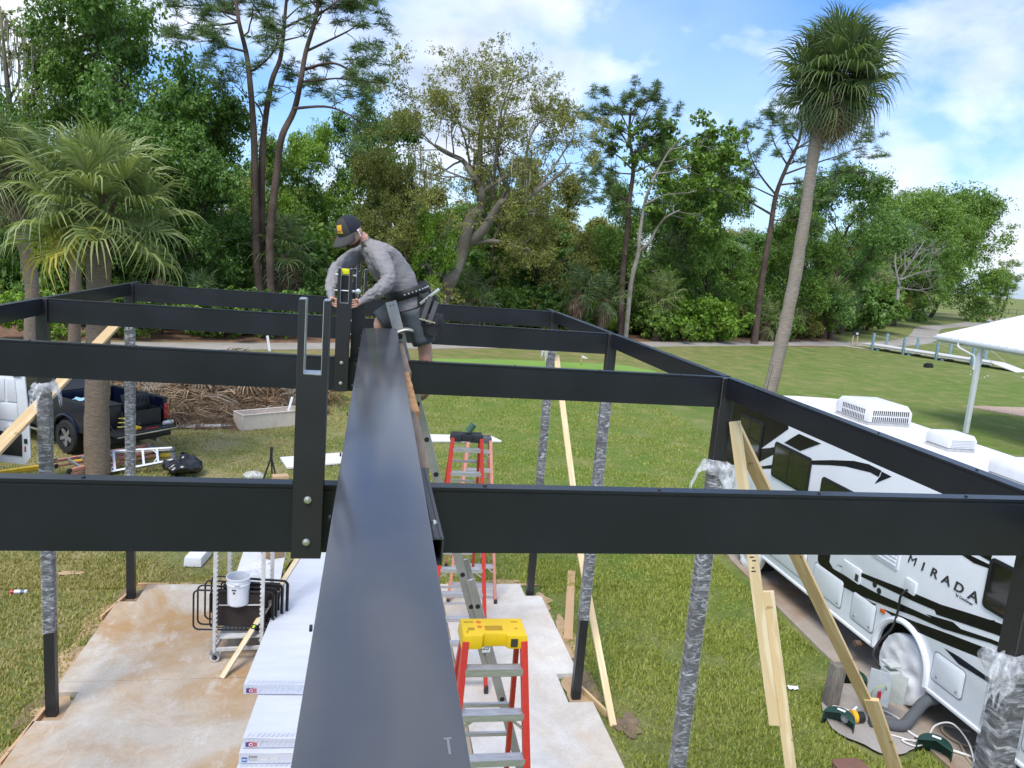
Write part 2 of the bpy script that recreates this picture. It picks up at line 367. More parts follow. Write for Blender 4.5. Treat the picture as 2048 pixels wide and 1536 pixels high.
# ================================================================ the frame of posts and beams
ALU=mat('charcoal_paint',(.014,.0165,.021),.34,.14,2,.03,120,spec=.42,dirt=((.022,.024,.028),1.7,.5))
ALU2=mat('charcoal_post',(.020,.0205,.0225),.36,.10,3,.02,120,spec=.5)
RAW=mat('bare_aluminium',(.72,.74,.75),.32,.08,8,metal=.85)
STEEL=mat('zinc_steel',(.62,.62,.60),.35,.15,20,metal=.9)
BLACKP=mat('black_plastic',(.018,.018,.019),.45,.2,8)
ST=[2.69,5.79,8.90,11.94]; TOP=4.875; BD=.254; RD=.171; BT=.058
XL,XR=-3.35,2.887; PW=.115
frame=thing('patio_frame','charcoal aluminium frame of posts and beams standing round the concrete slab','frame',(0,9,0))
def film_mat():
    m,nt,b=nodes('stretch_film')
    n=mnz(nt,6,5,.62,stretch=(1.2,1.2,3.6),dist=1.6); n2=mnz(nt,22,4,.6,stretch=(1,1,6),dist=1.5)
    f=mramp(nt,n,[(.40,(.12,)*3),(.50,(.24,)*3),(.59,(.44,)*3),(.69,(.92,)*3)])
    b.inputs['Base Color'].default_value=(.80,.82,.86,1); b.inputs['Roughness'].default_value=.22
    mbump(nt,b,n2,.8,.02)
    t=nt.nodes.new('ShaderNodeBsdfTransparent'); mx=nt.nodes.new('ShaderNodeMixShader')
    nt.links.new(f,mx.inputs[0]); nt.links.new(t.outputs[0],mx.inputs[1]); nt.links.new(b.outputs[0],mx.inputs[2])
    nt.links.new(mx.outputs[0],nt.nodes['Material Output'].inputs[0]); return m
FILM=film_mat()
def film_mat2():
    m,nt,b=nodes('loose_film'); n=mnz(nt,16,5,.65,dist=1.0)
    f=mramp(nt,n,[(.35,(.12,)*3),(.55,(.35,)*3),(.72,(.75,)*3)]); b.inputs['Base Color'].default_value=(.84,.86,.89,1); b.inputs['Roughness'].default_value=.25
    t=nt.nodes.new('ShaderNodeBsdfTransparent'); mx=nt.nodes.new('ShaderNodeMixShader')
    nt.links.new(f,mx.inputs[0]); nt.links.new(t.outputs[0],mx.inputs[1]); nt.links.new(b.outputs[0],mx.inputs[2])
    nt.links.new(mx.outputs[0],nt.nodes['Material Output'].inputs[0]); return m
FILM2=film_mat2()
def crumple(fn,nu,nv,amp,seed,freq=9):
    def g(u,v):
        p=V(fn(u,v)); q=p*freq+V((seed*3.3,seed,seed*1.7))
        return p+mnoise.noise_vector(q)*amp+mnoise.noise_vector(q*2.3)*amp*.5
    return g
def sleeve(cx,cy,wx,wy,z0,z1,seed,amp=.004,bulge=None):
    """film wound round a post: rounded square in plan, wrinkled"""
    mb=MB(); nv=max(8,int((z1-z0)/.05))
    def fn(u,v):
        u=u%1.0; a=2*PI*u; c,s=math.cos(a),math.sin(a); k=1/max(abs(c),abs(s))
        e=.006+(bulge(v) if bulge else 0)
        zz=z0+(z1-z0)*v+ (.02*math.sin(a+seed) if v<.02 or v>.98 else 0)
        x=cx+c*k*(wx/2+e)*.99; y=cy+s*k*(wy/2+e)*.99
        w=mnoise.noise(V((u*9+seed,zz*6-u*5,seed)))*amp
        return V((x+c*w,y+s*w,zz))
    mb.grid(fn,24,nv,True); return mb
def rag(mb,o,d,w,l,seed,hang=.6):
    """a loose torn tail of film hanging off a post"""
    d=V(d).normalized(); s=V((0,0,1)).cross(d).normalized()
    def fn(u,v):
        ww=w*(1-.45*v)*(1+.3*math.sin(v*7+seed)); out=l*(.25+.75*math.sin(min(1,v*1.2)*PI*.6))*.55
        p=V(o)+s*(u-.5)*ww+d*out*v**.7+V((0,0,-hang*l*v*v+.05*math.sin(u*9+seed)))
        q=p*11+V((seed,seed*2,0)); return p+mnoise.noise_vector(q)*.022
    mb.grid(fn,9,10)
def make_post(x0,x1,y0,y1,film):
    """post standing on the ground; film=(z0,z1,seed)"""
    mb=MB(); mb.box2((x0,y0,GZ-.05),(x1,y1,TOP-.003)); p=mb.build('post',ALU2,frame,bevel=.003,seg=1)
    if film:
        z0,z1,sd=film; cx,cy=(x0+x1)/2,(y0+y1)/2
        f=sleeve(cx,cy,x1-x0,y1-y0,z0,z1,sd).build('film_wrap',FILM,p,smooth=True,auto=180)
        mb=MB(); b=lambda v:.012+.03*math.sin(v*PI)
        mb2=sleeve(cx,cy,x1-x0,y1-y0,z1-.09,z1+.03,sd+5,.02,b)
        rnd=random.Random(sd)
        for k in range(3):
            a=rnd.uniform(PI*.9,PI*2.1) if x0>0 else rnd.uniform(-PI*.7,PI*.3)
            rag(mb2,(cx+math.cos(a)*.07,cy+math.sin(a)*.06,z1-.02),(math.cos(a),math.sin(a),0),rnd.uniform(.09,.16),rnd.uniform(.12,.24),sd+k,.9)
        mb2.build('film_tail',FILM2,p,smooth=True,auto=180)
    return p
FZ={('L',1):(1.2,3.95,1),('L',2):(1.05,3.95,2),('L',3):(1.2,4.42,3),('R',0):(.3,4.13,4),('R',1):(1.0,4.13,5),('R',2):(1.15,4.28,6),('R',3):(1.6,4.32,7)}
for k,y in enumerate(ST):
    make_post(XL-PW,XL,y-.03,y+.07,FZ.get(('L',k)))
    make_post(XR,XR+PW,y-.03,y+.07,FZ.get(('R',k)))
def extrude_beam(name,a,b,depth,thick,z,axis,parent,nscrew,inset=0):
    """box beam with a grooved top and self-drilling screws along it; a,b = ends along axis; the face lies at 'inset'"""
    mb=MB(); t=thick
    prof=[(0,0),(t,0),(t,-.006),(t-.004,-.008),(t,-.01),(t,-depth),(0,-depth),(0,-.022),(.004,-.020),(.004,-.014),(0,-.012)]
    fn=(lambda p,q,h:(h,inset+p,z+q)) if axis=='x' else (lambda p,q,h:(inset+p,h,z+q))
    mb.prism(prof,(a,b),fn); o=mb.build(name,ALU,parent,auto=30)
    sm=MB()
    for i in range(nscrew):
        h=a+(b-a)*(i+.5)/nscrew; c=fn(t*.5,0,h); sm.lathe([(.007,0),(.007,.004),(.004,.007)],c,8)
    if nscrew: tag(sm.build('screw',BLACKP,o,auto=30),kind='stuff')
    return o
for k,y in enumerate(ST):
    b=extrude_beam('crossbeam',XL+.002,XR-.002,BD,BT,TOP,'x',frame,9,y)
    # rivet line at each end
    rv=MB()
    for s,x in ((1,XL+.028),(-1,XR-.028)):
        for i in range(11): rv.lathe([(.004,0),(.004,.002),(.002,.003)],(x,y,TOP-.03-i*.0205),6,Matrix.Rotation(PI/2,3,'X'))
    tag(rv.build('rivet',ALU2,b,auto=30),kind='stuff')
    if k<3:
        extrude_beam('side_rail',y+.073,ST[k+1]-.033,RD,.073,TOP+.002,'y',frame,4,XR+.042-.002)
        extrude_beam('side_rail',y+.073,ST[k+1]-.033,RD,.073,TOP+.002,'y',frame,4,XL-PW+.002)
# side rails run a little past the far posts
for x in (XR+.040,XL-PW+.002): extrude_beam('side_rail',ST[3]+.073,ST[3]+.55,RD,.073,TOP+.002,'y',frame,0,x)
for x in (XR+.040,XL-PW+.002): extrude_beam('side_rail',-.6,ST[0]-.033,RD,.073,TOP+.002,'y',frame,2,x)
# forked uprights bolted to the crossbeams, waiting for the ridge beam
def fork(y,parent,face=-1,x0=-.225,x1=-.123):
    w=.018; d=.085; ya=y-d if face<0 else y+BT; yb=ya+d-.002
    sl=5.287; zt=5.537; zb=4.632
    mb=MB(); mb.use(ALU2).prism([(x0,zb),(x1,zb),(x1,zt),(x1-w-.003,zt),(x1-w-.003,sl),(x0+w+.004,sl),(x0+w+.004,zt),(x0,zt)],(ya,yb),lambda a,b,h:(a,h,b))
    o=mb.build('fork_upright',ALU2,parent,bevel=.0015,seg=1)
    rm=MB(); e=.0015   # cut edges show bare metal
    rm.box2((x0+w+.0042,ya+.002,sl),(x0+w+.0042+e,yb-.002,zt-.001)); rm.box2((x1-w-.0032-e,ya+.002,sl),(x1-w-.0032,yb-.002,zt-.001))
    rm.box2((x0+w+.0045,ya+.002,sl+.0003),(x1-w-.0035,yb-.002,sl+.0018))
    rm.box2((x0+.001,ya+.001,zt),(x0+w+.003,yb-.001,zt+.0015)); rm.box2((x1-w-.002,ya+.001,zt),(x1-.001,yb-.001,zt+.0015))
    tag(rm.build('cut_edge',RAW,o),kind='stuff')
    for zz in (4.848,4.694):
        bm_=MB(); rot=Matrix.Rotation(PI/2,3,'X')
        bm_.lathe([(.013,0),(.013,.003),(.0095,.0035),(.0095,.009),(.006,.0105)],((x0+x1)/2,ya,zz),12,rot); bm_.build('bolt',STEEL,o,auto=35)
    return o
fork(ST[0],frame); f2=fork(ST[1],frame); fork(ST[2],frame,-1); fork(ST[1]+.002,frame,1,-.118,-.016); fork(ST[3],frame)
# ================================================================ loose beams on top of the frame
SLICK=mat('charcoal_gloss',(.058,.061,.067),.18,.12,2.0,.015,60,spec=.85,dirt=((.05,.055,.065),3,.5))
lb=thing('loose_ridge_beam','long charcoal box beam lying flat across the crossbeams, reflecting the sky','beam',(.07,3.4,5.02))
mb=MB(); a0=V((-.082,.55,4.987));a1=V((.172,.55,5.005)); b0=V((-.033,5.86,5.098)); b1=V((.221,5.80,5.115))
dn=V((0,.02,-.058))
mb.add([a0,a1,b1,b0,a0+dn,a1+dn,b1+dn,b0+dn],[(0,1,2,3),(7,6,5,4),(0,4,5,1),(1,5,6,2),(2,6,7,3),(3,7,4,0)])
beam_o=mb.build('box_section',SLICK,lb,bevel=.004)
sm=MB()
for i in range(9):
    t=(i+.5)/9; p=a0.lerp(b0,t)+V((-.004,0,-.02)); sm.lathe([(.007,0),(.007,.006)],p,8,Matrix.Rotation(-PI/2,3,'Y'))
tag(sm.build('screw',BLACKP,beam_o,auto=30),kind='stuff')
mb=MB(); mb.box((.148,1.035,5.0133),(.012,.004,.0012),Matrix.Rotation(-.07,3,'Y')@Matrix.Rotation(.021,3,'X')); mb.box((.148,1.016,5.0131),(.004,.034,.0012),Matrix.Rotation(-.07,3,'Y')@Matrix.Rotation(.021,3,'X')); mb.build('chalk_mark',mat('chalk',(.16,.17,.19),.9),beam_o)
ch=thing('open_channel','short open-ended charcoal channel under the loose beam above the nearest crossbeam','channel',(.15,2.3,4.88))
mb=MB(); z0,z1=4.884,4.962; W=.004
for bx in (((.06,1.97,z0),(.232,2.64,z0+W)),((.06,1.97,z1-W),(.232,2.64,z1)),((.228,1.97,z0+W),(.232,2.64,z1-W)),((.06,1.97,z0+W),(.064,2.64,z1-W))): mb.box2(*bx)
for x in (.19,.196,.205,.222): mb.box2((x,1.972,z1),(x+.0035,2.639,z1+.004))
c_o=mb.build('channel_walls',mat('channel_paint',(.05,.052,.056),.5,.15,6),ch)
mb=MB(); mb.lathe([(.009,0),(.009,.004),(.005,.011)],(.214,2.08,z1),10); mb.build('screw',STEEL,c_o,auto=35)
WOOD=mat('weathered_plank',(.20,.155,.12),.85,.35,5,.7,60,stretch=(6,.6,6),det=7)
PLY=mat('raw_plank',(.42,.23,.10),.8,.35,9,.7,50,stretch=(5,1.2,5),det=7)
for nm,lab,y0,y1,x0,x1,z,m in (('plank','grey weathered plank butted against the open channel under the loose beam',2.66,3.55,.05,.246,.075,WOOD),('plank','orange raw plank between two grey planks under the loose beam',3.56,4.62,.05,.262,.085,PLY),('plank','grey weathered plank under the far end of the loose beam',4.63,5.98,.06,.276,.095,WOOD)):
    mb=MB(); n=14
    def fn(u,v): 
        y=y0+(y1-y0)*v; return V((x0+(x1-x0)*u+ (.006*mnoise.noise(V((u*3,y*7,z0))) if u>.5 else 0),y,4.882+z*(1 if True else 0)+.004*mnoise.noise(V((u*5,y*5,3)))+ .012*(y-y0)))
    top=[fn(u/3,v/(n-1)) for v in range(n) for u in range(4)]; k=len(top)
    bot=[V((p.x,p.y,4.879)) if y0<5.9 else p for p in top]
    F=[]
    for j in range(n-1):
        for i in range(3): a=j*4+i; F+=[(a,a+1,a+5,a+4),(k+a+4,k+a+5,k+a+1,k+a)]
        F+=[(j*4+3,k+j*4+3,k+j*4+7,j*4+7),(j*4,j*4+4,k+j*4+4,k+j*4)]
    F+=[(0,k,k+1,1),(1,k+1,k+2,2),(2,k+2,k+3,3)]; e=(n-1)*4; F+=[(e+1,k+e+1,k+e,e),(e+2,k+e+2,k+e+1,e+1),(e+3,k+e+3,k+e+2,e+2)]
    mb.add(top+bot,F); tag(mb.build(nm,m),lab,'plank')
# ================================================================ timber braces
def pine_mat(name,c1,c2):
    m,nt,b=nodes(name); w=nt.nodes.new('ShaderNodeTexWave'); tc=nt.nodes.new('ShaderNodeTexCoord'); mp=nt.nodes.new('ShaderNodeMapping')
    mp.inputs['Scale'].default_value=(1.2,.12,1.2); nt.links.new(tc.outputs['Object'],mp.inputs[0]); nt.links.new(mp.outputs[0],w.inputs[0])
    w.inputs['Scale'].default_value=14; w.inputs['Distortion'].default_value=6; w.inputs['Detail'].default_value=3
    c=mramp(nt,w.outputs['Fac'],[(.2,c1),(.8,c2)])
    k=mnz(nt,9,2,.4); c=mixc(nt,mramp(nt,k,[(.70,(0,)*3),(.76,(.7,)*3)]),c,(.23,.11,.04))
    nt.links.new(c,b.inputs['Base Color']); b.inputs['Roughness'].default_value=.65; return m
PINE=pine_mat('pine_pale',(.70,.53,.29),(.82,.68,.43)); PINE2=pine_mat('pine_tan',(.58,.41,.20),(.68,.51,.28)); PINE3=pine_mat('pine_reddish',(.50,.30,.15),(.60,.40,.22))
def lumber(name,label,A,B,w,h,m,up=(0,0,1),cat='timber'):
    A,B=V(A),V(B); o=thing(name,label,cat,B if B.z<A.z else A)
    d=(B-A).normalized(); r=d.cross(V(up)).normalized(); u=r.cross(d); rot=Matrix((r,d,u)).transposed().to_4x4()
    mb=MB(); l=(B-A).length; mb.box((0,0,0),(w,l,h)); me=mb.build('board',m,None,bevel=.003,seg=1)
    me.matrix_world=Matrix.Translation((A+B)/2)@rot; me.parent=o; me.location=V(me.location)-V(o.location)
    return o
def single(name,label,A,B,w,h,m,up=(0,0,1),cat='timber',group=None):
    """one board as a single mesh object placed along A-B"""
    A,B=V(A),V(B); d=(B-A).normalized(); r=d.cross(V(up)).normalized(); u=r.cross(d)
    mb=MB(); mb.box((0,0,0),(w,(B-A).length,h)); o=mb.build(name,m,None,bevel=.003,seg=1)
    o.matrix_world=Matrix.Translation((A+B)/2)@Matrix((r,d,u)).transposed().to_4x4(); return tag(o,label,cat,group)
X=(1,0,0)
single('brace_board','upper pale pine board of the spliced brace on the far right post',(3.045,12.0,4.16),(3.13,9.95,1.72),.038,.089,PINE,X)
single('brace_board','lower pale pine board of the far right post brace, ending on the grass',(3.10,10.35,2.02),(3.28,8.31,-.02),.038,.089,PINE,X)
single('ground_stake','short pine board on the ground from post base to brace foot',(3.04,9.15,.03),(3.25,8.50,.03),.038,.089,PINE2,(0,0,1))
single('brace_board','upper pine board with grade stamps of the brace leaning beside the wrapped right post',(3.02,5.73,4.52),(3.51,5.29,2.03),.042,.092,PINE,(.85,-.52,0))
single('brace_board','lower pale pine board nailed along the stamped right post brace',(3.385,5.475,3.14),(4.0,4.93,-.02),.040,.092,PINE,(.85,-.52,0))
single('brace_board','upper tan timber of the brace slanting across the white motorhome',(3.06,5.80,4.46),(5.25,6.30,1.42),.042,.115,PINE2,(.8,-.6,0))
single('brace_board','lower tan timber of the brace slanting across the white motorhome',(5.15,6.22,1.62),(6.1,6.40,-.02),.044,.140,PINE2,(.8,-.6,0))
single('brace_board','wide tan board slanting along the left posts in front of the pickup',(-3.60,12.02,4.27),(-3.52,4.2,2.55),.040,.14,PINE2,X)
single('loose_board','reddish board lying on the grass beside the pale slab edge',(3.95,12.95,.0),(3.24,10.45,.0),.14,.038,PINE3)
for i,(A,B,l) in enumerate((((-3.58,8.0,.0),(-3.50,9.1,.0),'form board beside the slab notch at the brown soil'),((-3.62,11.25,.0),(-3.44,12.2,.0),'form board along the far slab corner beside the sand'),((-3.42,12.36,.0),(-2.95,12.36,.0),'short form board closing the slab notch at the far left post'))): single('form_board',l,A,B,.04,.12,PINE3)
# ================================================================ ladders
RED=mat('fibreglass_red',(.55,.035,.02),.4,.12,8,.05,200,stretch=(8,8,1)); PINK=mat('fibreglass_faded',(.62,.26,.20),.6,.2,8,.05,200,stretch=(8,8,1))
LALU=mat('ladder_aluminium',(.62,.62,.63),.34,.12,12,metal=.75,stretch=(1,8,8)); YEL=mat('yellow_plastic',(.80,.52,.01),.38,.06,5); LBLK=mat('ladder_black_plastic',(.022,.022,.024),.5,.2,6); LGRY=mat('ladder_grey_plastic',(.09,.09,.095),.55,.2,6)
ORG=mat('decal_orange',(.75,.16,.02),.5); DECAL=mat('decal_dark',(.05,.045,.03),.5); WHITE=mat('white_plastic',(.74,.75,.76),.42,.05,5)
def stepladder(label,loc,yaw,H,wc,wb,D,rm,cm,decals=False,closed=False,group=None,rot=None):
    o=thing('stepladder',label,'ladder',(0,0,0),group)
    hd=.10; dep=.26 if decals else .2
    # cap: moulded tray with waist cuts and slots
    pr=[(-wc/2,-dep/2),(-wc*.2,-dep/2),(-wc*.16,-dep*.36),(wc*.16,-dep*.36),(wc*.2,-dep/2),(wc/2,-dep/2),(wc/2,dep/2),(-wc/2,dep/2)]
    mb=MB(); mb.prism(pr,(H-hd,H),lambda a,b,h:(a*(1.06 if h<H else 1),b*(1.08 if h<H else 1),h)); cap=mb.build('top_cap',cm,o,bevel=.008)
    dk=MB(); 
    for x,y,w,d in ((-wc*.38,dep*.28,.07,.018),(wc*.36,dep*.28,.05,.018),(-wc*.36,-dep*.12,.05,.04),(wc*.36,-dep*.1,.02,.02),(.0,-.02,.13,.07),(-wc*.43,-dep*.28,.012,.03)): dk.box2((x-w/2,y-d/2,H-.001),(x+w/2,y+d/2,H+.0012))
    tag(dk.build('tray_slot',mat('slot_shadow_'+cm.name,tuple(c*.45 for c in cm.node_tree.nodes['Principled BSDF'].inputs['Base Color'].default_value[:3]) if False else ((.42,.25,.005) if decals else (.01,.01,.01)),.6),cap),kind='stuff')
    if decals:
        for x in (-.10,):
            for y in (.07,.0):
                d_=MB(); d_.lathe([(.02,0),(.02,.0012)],(x,y,H),14); d_.build('warning_sticker',ORG,cap)
        d_=MB(); d_.box((wc*.2+.045,-dep*.54-.004,H-.05),(.05,.003,.06)); d_.build('instruction_sticker',DECAL,cap)
    base=.02 if closed else D/2
    zt=H-.05
    for s in (-1,1):
        ft=[V((s*wc*.46,-dep*.40,zt)),V((s*wb/2,-base,.02))]; rt=[V((s*wc*.44,dep*.30,zt-.02)),V((s*wb*.46,base if not closed else .10,.02))]
        mb=MB(); mb.bar(ft[0],ft[1],.048,.075,(0,1,0)); mb.build('front_rail',rm,o,bevel=.004,seg=1)
        mb=MB(); mb.bar(rt[0],rt[1],.036,.05,(0,1,0)); mb.build('rear_rail',rm,o,bevel=.004,seg=1)
        for P in (ft,rt):
            mb=MB(); mb.box(P[1]+V((0,0,.03)),(.05,.09,.1)); mb.build('foot',LBLK,o,bevel=.006,seg=1)
    n=int((H-.15)/.305)
    for i in range(1,n+1):
        z=i*.305; t=(zt-z)/zt; w=wc*.46+(wb/2-wc*.46)*t; y=-dep*.40+(-base+dep*.40)*t
        mb=MB(); mb.box((0,y,z),(2*w-.03,.085,.028)); mb.box((0,y-.040,z-.02),(2*w-.03,.006,.03))
        for k in (-.02,0,.02): mb.box((0,y+k,z+.0155),(2*w-.04,.006,.004))
        st=mb.build('step',LALU,o)
        if i in (2,5,8):
            g=MB()
            for s in (-1,1): g.bar((s*(w-.02),y-.03,z-.10),(s*(w-.12),y-.03,z-.02),.02,.006,(0,1,0))
            tag(g.build('gusset',LALU,st),kind='stuff')
        if not closed and i%1==0 and i<n:
            yr=dep*.3+(base-dep*.3)*t; wr=wc*.44+(wb*.46-wc*.44)*t
            mb=MB(); mb.box((0,yr,z+.05),(2*wr-.02,.025,.03)); mb.build('rear_bar',LALU,o)
    if not closed:
        for s in (-1,1):
            z=H*.52; t=(zt-z)/zt; mb=MB(); x=s*(wc*.45+(wb/2-wc*.45)*t-.03)
            mb.bar((x,-dep*.4-(base-dep*.4)*t,z),(x,dep*.3+(base-dep*.3)*t,z-.05),.006,.025); mb.build('spreader',LALU,o)
    o.location=loc; o.rotation_euler=rot if rot else (0,0,yaw); return o
stepladder('red stepladder with a bright yellow top cap standing on the slab',(1.005,5.10,.06),R(-1),2.99,.46,.80,1.62,RED,YEL,True)
stepladder('red stepladder with a black top cap standing on the slab',(1.39,9.98,.06),R(-2),3.24,.42,.78,1.9,RED,LBLK)
stepladder('faded pink stepladder with a grey top cap behind the black-capped one',(1.93,12.32,.03),R(-3),2.66,.40,.78,1.45,PINK,LGRY)
stepladder('faded pink stepladder lying folded on the grass beside the black bag',(-6.6,18.0,.24),0,2.3,.34,.62,.5,PINK,LGRY,closed=True,rot=(R(-90),R(8),R(-44)))
stepladder('aluminium stepladder lying on its side by the palm trunk',(-6.2,18.35,.2),0,1.9,.32,.55,.5,LALU,LGRY,closed=True,rot=(R(-80),R(60),R(-66)))
gc=MB(); rt=Matrix.Rotation(R(35),3,'Y'); gc.lathe([(.045,0),(.045,.13)],(1.40,9.97,3.325),16,rt); tag(gc.build('green_can',mat('green_paint',(.06,.13,.085),.4)),'small green can tilted on the black ladder cap','can')
# extension ladder leaning along X, the worker stands on it
xl=thing('extension_ladder','grey aluminium extension ladder leaning up to the loose beam','ladder',(1.9,6.2,.06))
LGREY=mat('ladder_grey_aluminium',(.40,.385,.36),.42,.12,9,metal=.45)
P0=V((1.90,0,.06)); P1=V((.235,0,5.26)); ld=(P1-P0).normalized(); ln=V((ld.z,0,-ld.x))
def lp(s,y,off=0): p=P0+ld*s+ln*off; return V((p.x,y,p.z))
Ltot=(P1-P0).length
for nm,y0,y1,s0,s1,off in (('base_section',6.0,6.42,0,3.1,0),('fly_section',6.03,6.39,2.2,Ltot,-.055)):
    for y in (y0,y1):
        mb=MB(); mb.bar(lp(s0,y,off),lp(s1,y,off),.075,.026,(0,1,0)); rl=mb.build('rail',LGREY,xl,bevel=.004,seg=1)
        if y==y0:
            for i in range(1,20):
                s=i*.305+.1
                if s0+.1<s<s1-.05:
                    c=lp(s,y-.0135,off); m_=MB(); m_.lathe([(.021,0),(.021,.0016)],c,12,Matrix.Rotation(PI/2,3,'X')); m_.build('rung_socket',BLACKP,rl)
    for i in range(1,20):
        s=i*.305+.1
        if s0+.1<s<s1-.05: mb=MB(); mb.tube([lp(s,y0,off),lp(s,y1,off)],.017,10); mb.build('rung',LGREY,xl,smooth=True)
for y in (6.0,6.42): mb=MB(); mb.box(lp(0,y)+V((0,0,.0)),(.12,.06,.06)); mb.build('foot',LBLK,xl,bevel=.01)
stk=MB(); c=lp(2.45,5.983,-.02); stk.box(c,(.07,.002,.08)); so=stk.build('size_sticker',WHITE,xl)
def text(name,body,size,m,parent,mtx,extr=.0008,shear=0,sp=1.0,align='CENTER',bold=0):
    cu=bpy.data.curves.new(name,'FONT'); cu.body=body; cu.size=size; cu.extrude=extr; cu.shear=shear; cu.offset=bold; cu.space_character=sp; cu.align_x=align; cu.align_y='CENTER'
    t=bpy.data.objects.new(name,cu); COL.objects.link(t); dg=bpy.context.evaluated_depsgraph_get(); me=bpy.data.meshes.new_from_object(t.evaluated_get(dg))
    bpy.data.objects.remove(t); me.materials.clear(); me.materials.append(m); o=link(name,me); o.matrix_world=mtx
    if parent is not None: put_under(o,parent)
    return o
MX=Matrix(((1,0,0,0),(0,0,-1,0),(0,1,0,0),(0,0,0,1)))    # text standing in the XZ plane, read from -Y
text('size_number',"20'",.055,DECAL,so,Matrix.Translation(c+V((0,-.0022,0)))@Matrix.Rotation(R(8),4,'Y')@MX)
tip=MB(); e=lp(Ltot-.02,6.03,-.055)
tip.grid(lambda u,v:V((.19+.16*u,5.86+.14*v,5.06+.035*math.sin(u*PI*.8)+.02*u)),10,3); tip2=tip.build('curved_guard',LGREY,xl,smooth=True)
sol=tip2.modifiers.new('thick','SOLIDIFY'); sol.thickness=.016
tip=MB(); tip.bar(lp(Ltot-.28,5.99,-.05),lp(Ltot+.06,5.99,-.05),.085,.02,(0,1,0)); tb=tip.build('end_bracket',LGREY,xl,bevel=.004)
for k in (-.012,.012): r_=MB(); r_.lathe([(.005,0),(.005,.002)],lp(Ltot+.03,5.979,-.05+k),8,Matrix.Rotation(PI/2,3,'X')); r_.build('rivet',BLACKP,tb)
hl=MB(); hl.lathe([(.022,0),(.022,.0016)],lp(Ltot-.22,5.979,-.05),12,Matrix.Rotation(PI/2,3,'X')); hl.build('socket_hole',BLACKP,tb)

stm=bpy.data.objects['brace_board.002' if 'brace_board.002' in bpy.data.objects else 'brace_board']
mb=MB()
for i,(o_,w_) in enumerate(((-.35,.02),(-.32,.03),(-.27,.012),(-.15,.035),(-.12,.03),(-.06,.02),(-.03,.035))): mb.box((-.0218,o_,.01*math.sin(i*2)),(.001,.012,w_)); mb.box((.0218,o_,.01*math.sin(i*2)),(.001,.012,w_))
mk=mb.build('grade_stamp',DECAL); mk['kind']='stuff'; mk.parent=stm
# ================================================================ the worker on the extension ladder
def skin_body(name,joints,edges,root,levels=3):
    """joints: name->(pos,rx,ry); returns evaluated mesh"""
    names=list(joints); idx={n:i for i,n in enumerate(names)}
    me=bpy.data.meshes.new(name); me.from_pydata([joints[n][0] for n in names],[(idx[a],idx[b]) for a,b in edges],[])
    o=bpy.data.objects.new(name,me); COL.objects.link(o)
    sk=o.modifiers.new('skin','SKIN'); sk.use_smooth_shade=True; sk.branch_smoothing=.6
    ly=me.skin_vertices[0].data
    for n in names:
        ly[idx[n]].radius=joints[n][1:3]; ly[idx[n]].use_root=(n==root)
    sb=o.modifiers.new('sub','SUBSURF'); sb.levels=levels; sb.render_levels=levels
    dg=bpy.context.evaluated_depsgraph_get(); dg.update()
    out=bpy.data.meshes.new_from_object(o.evaluated_get(dg)); bpy.data.objects.remove(o); return out
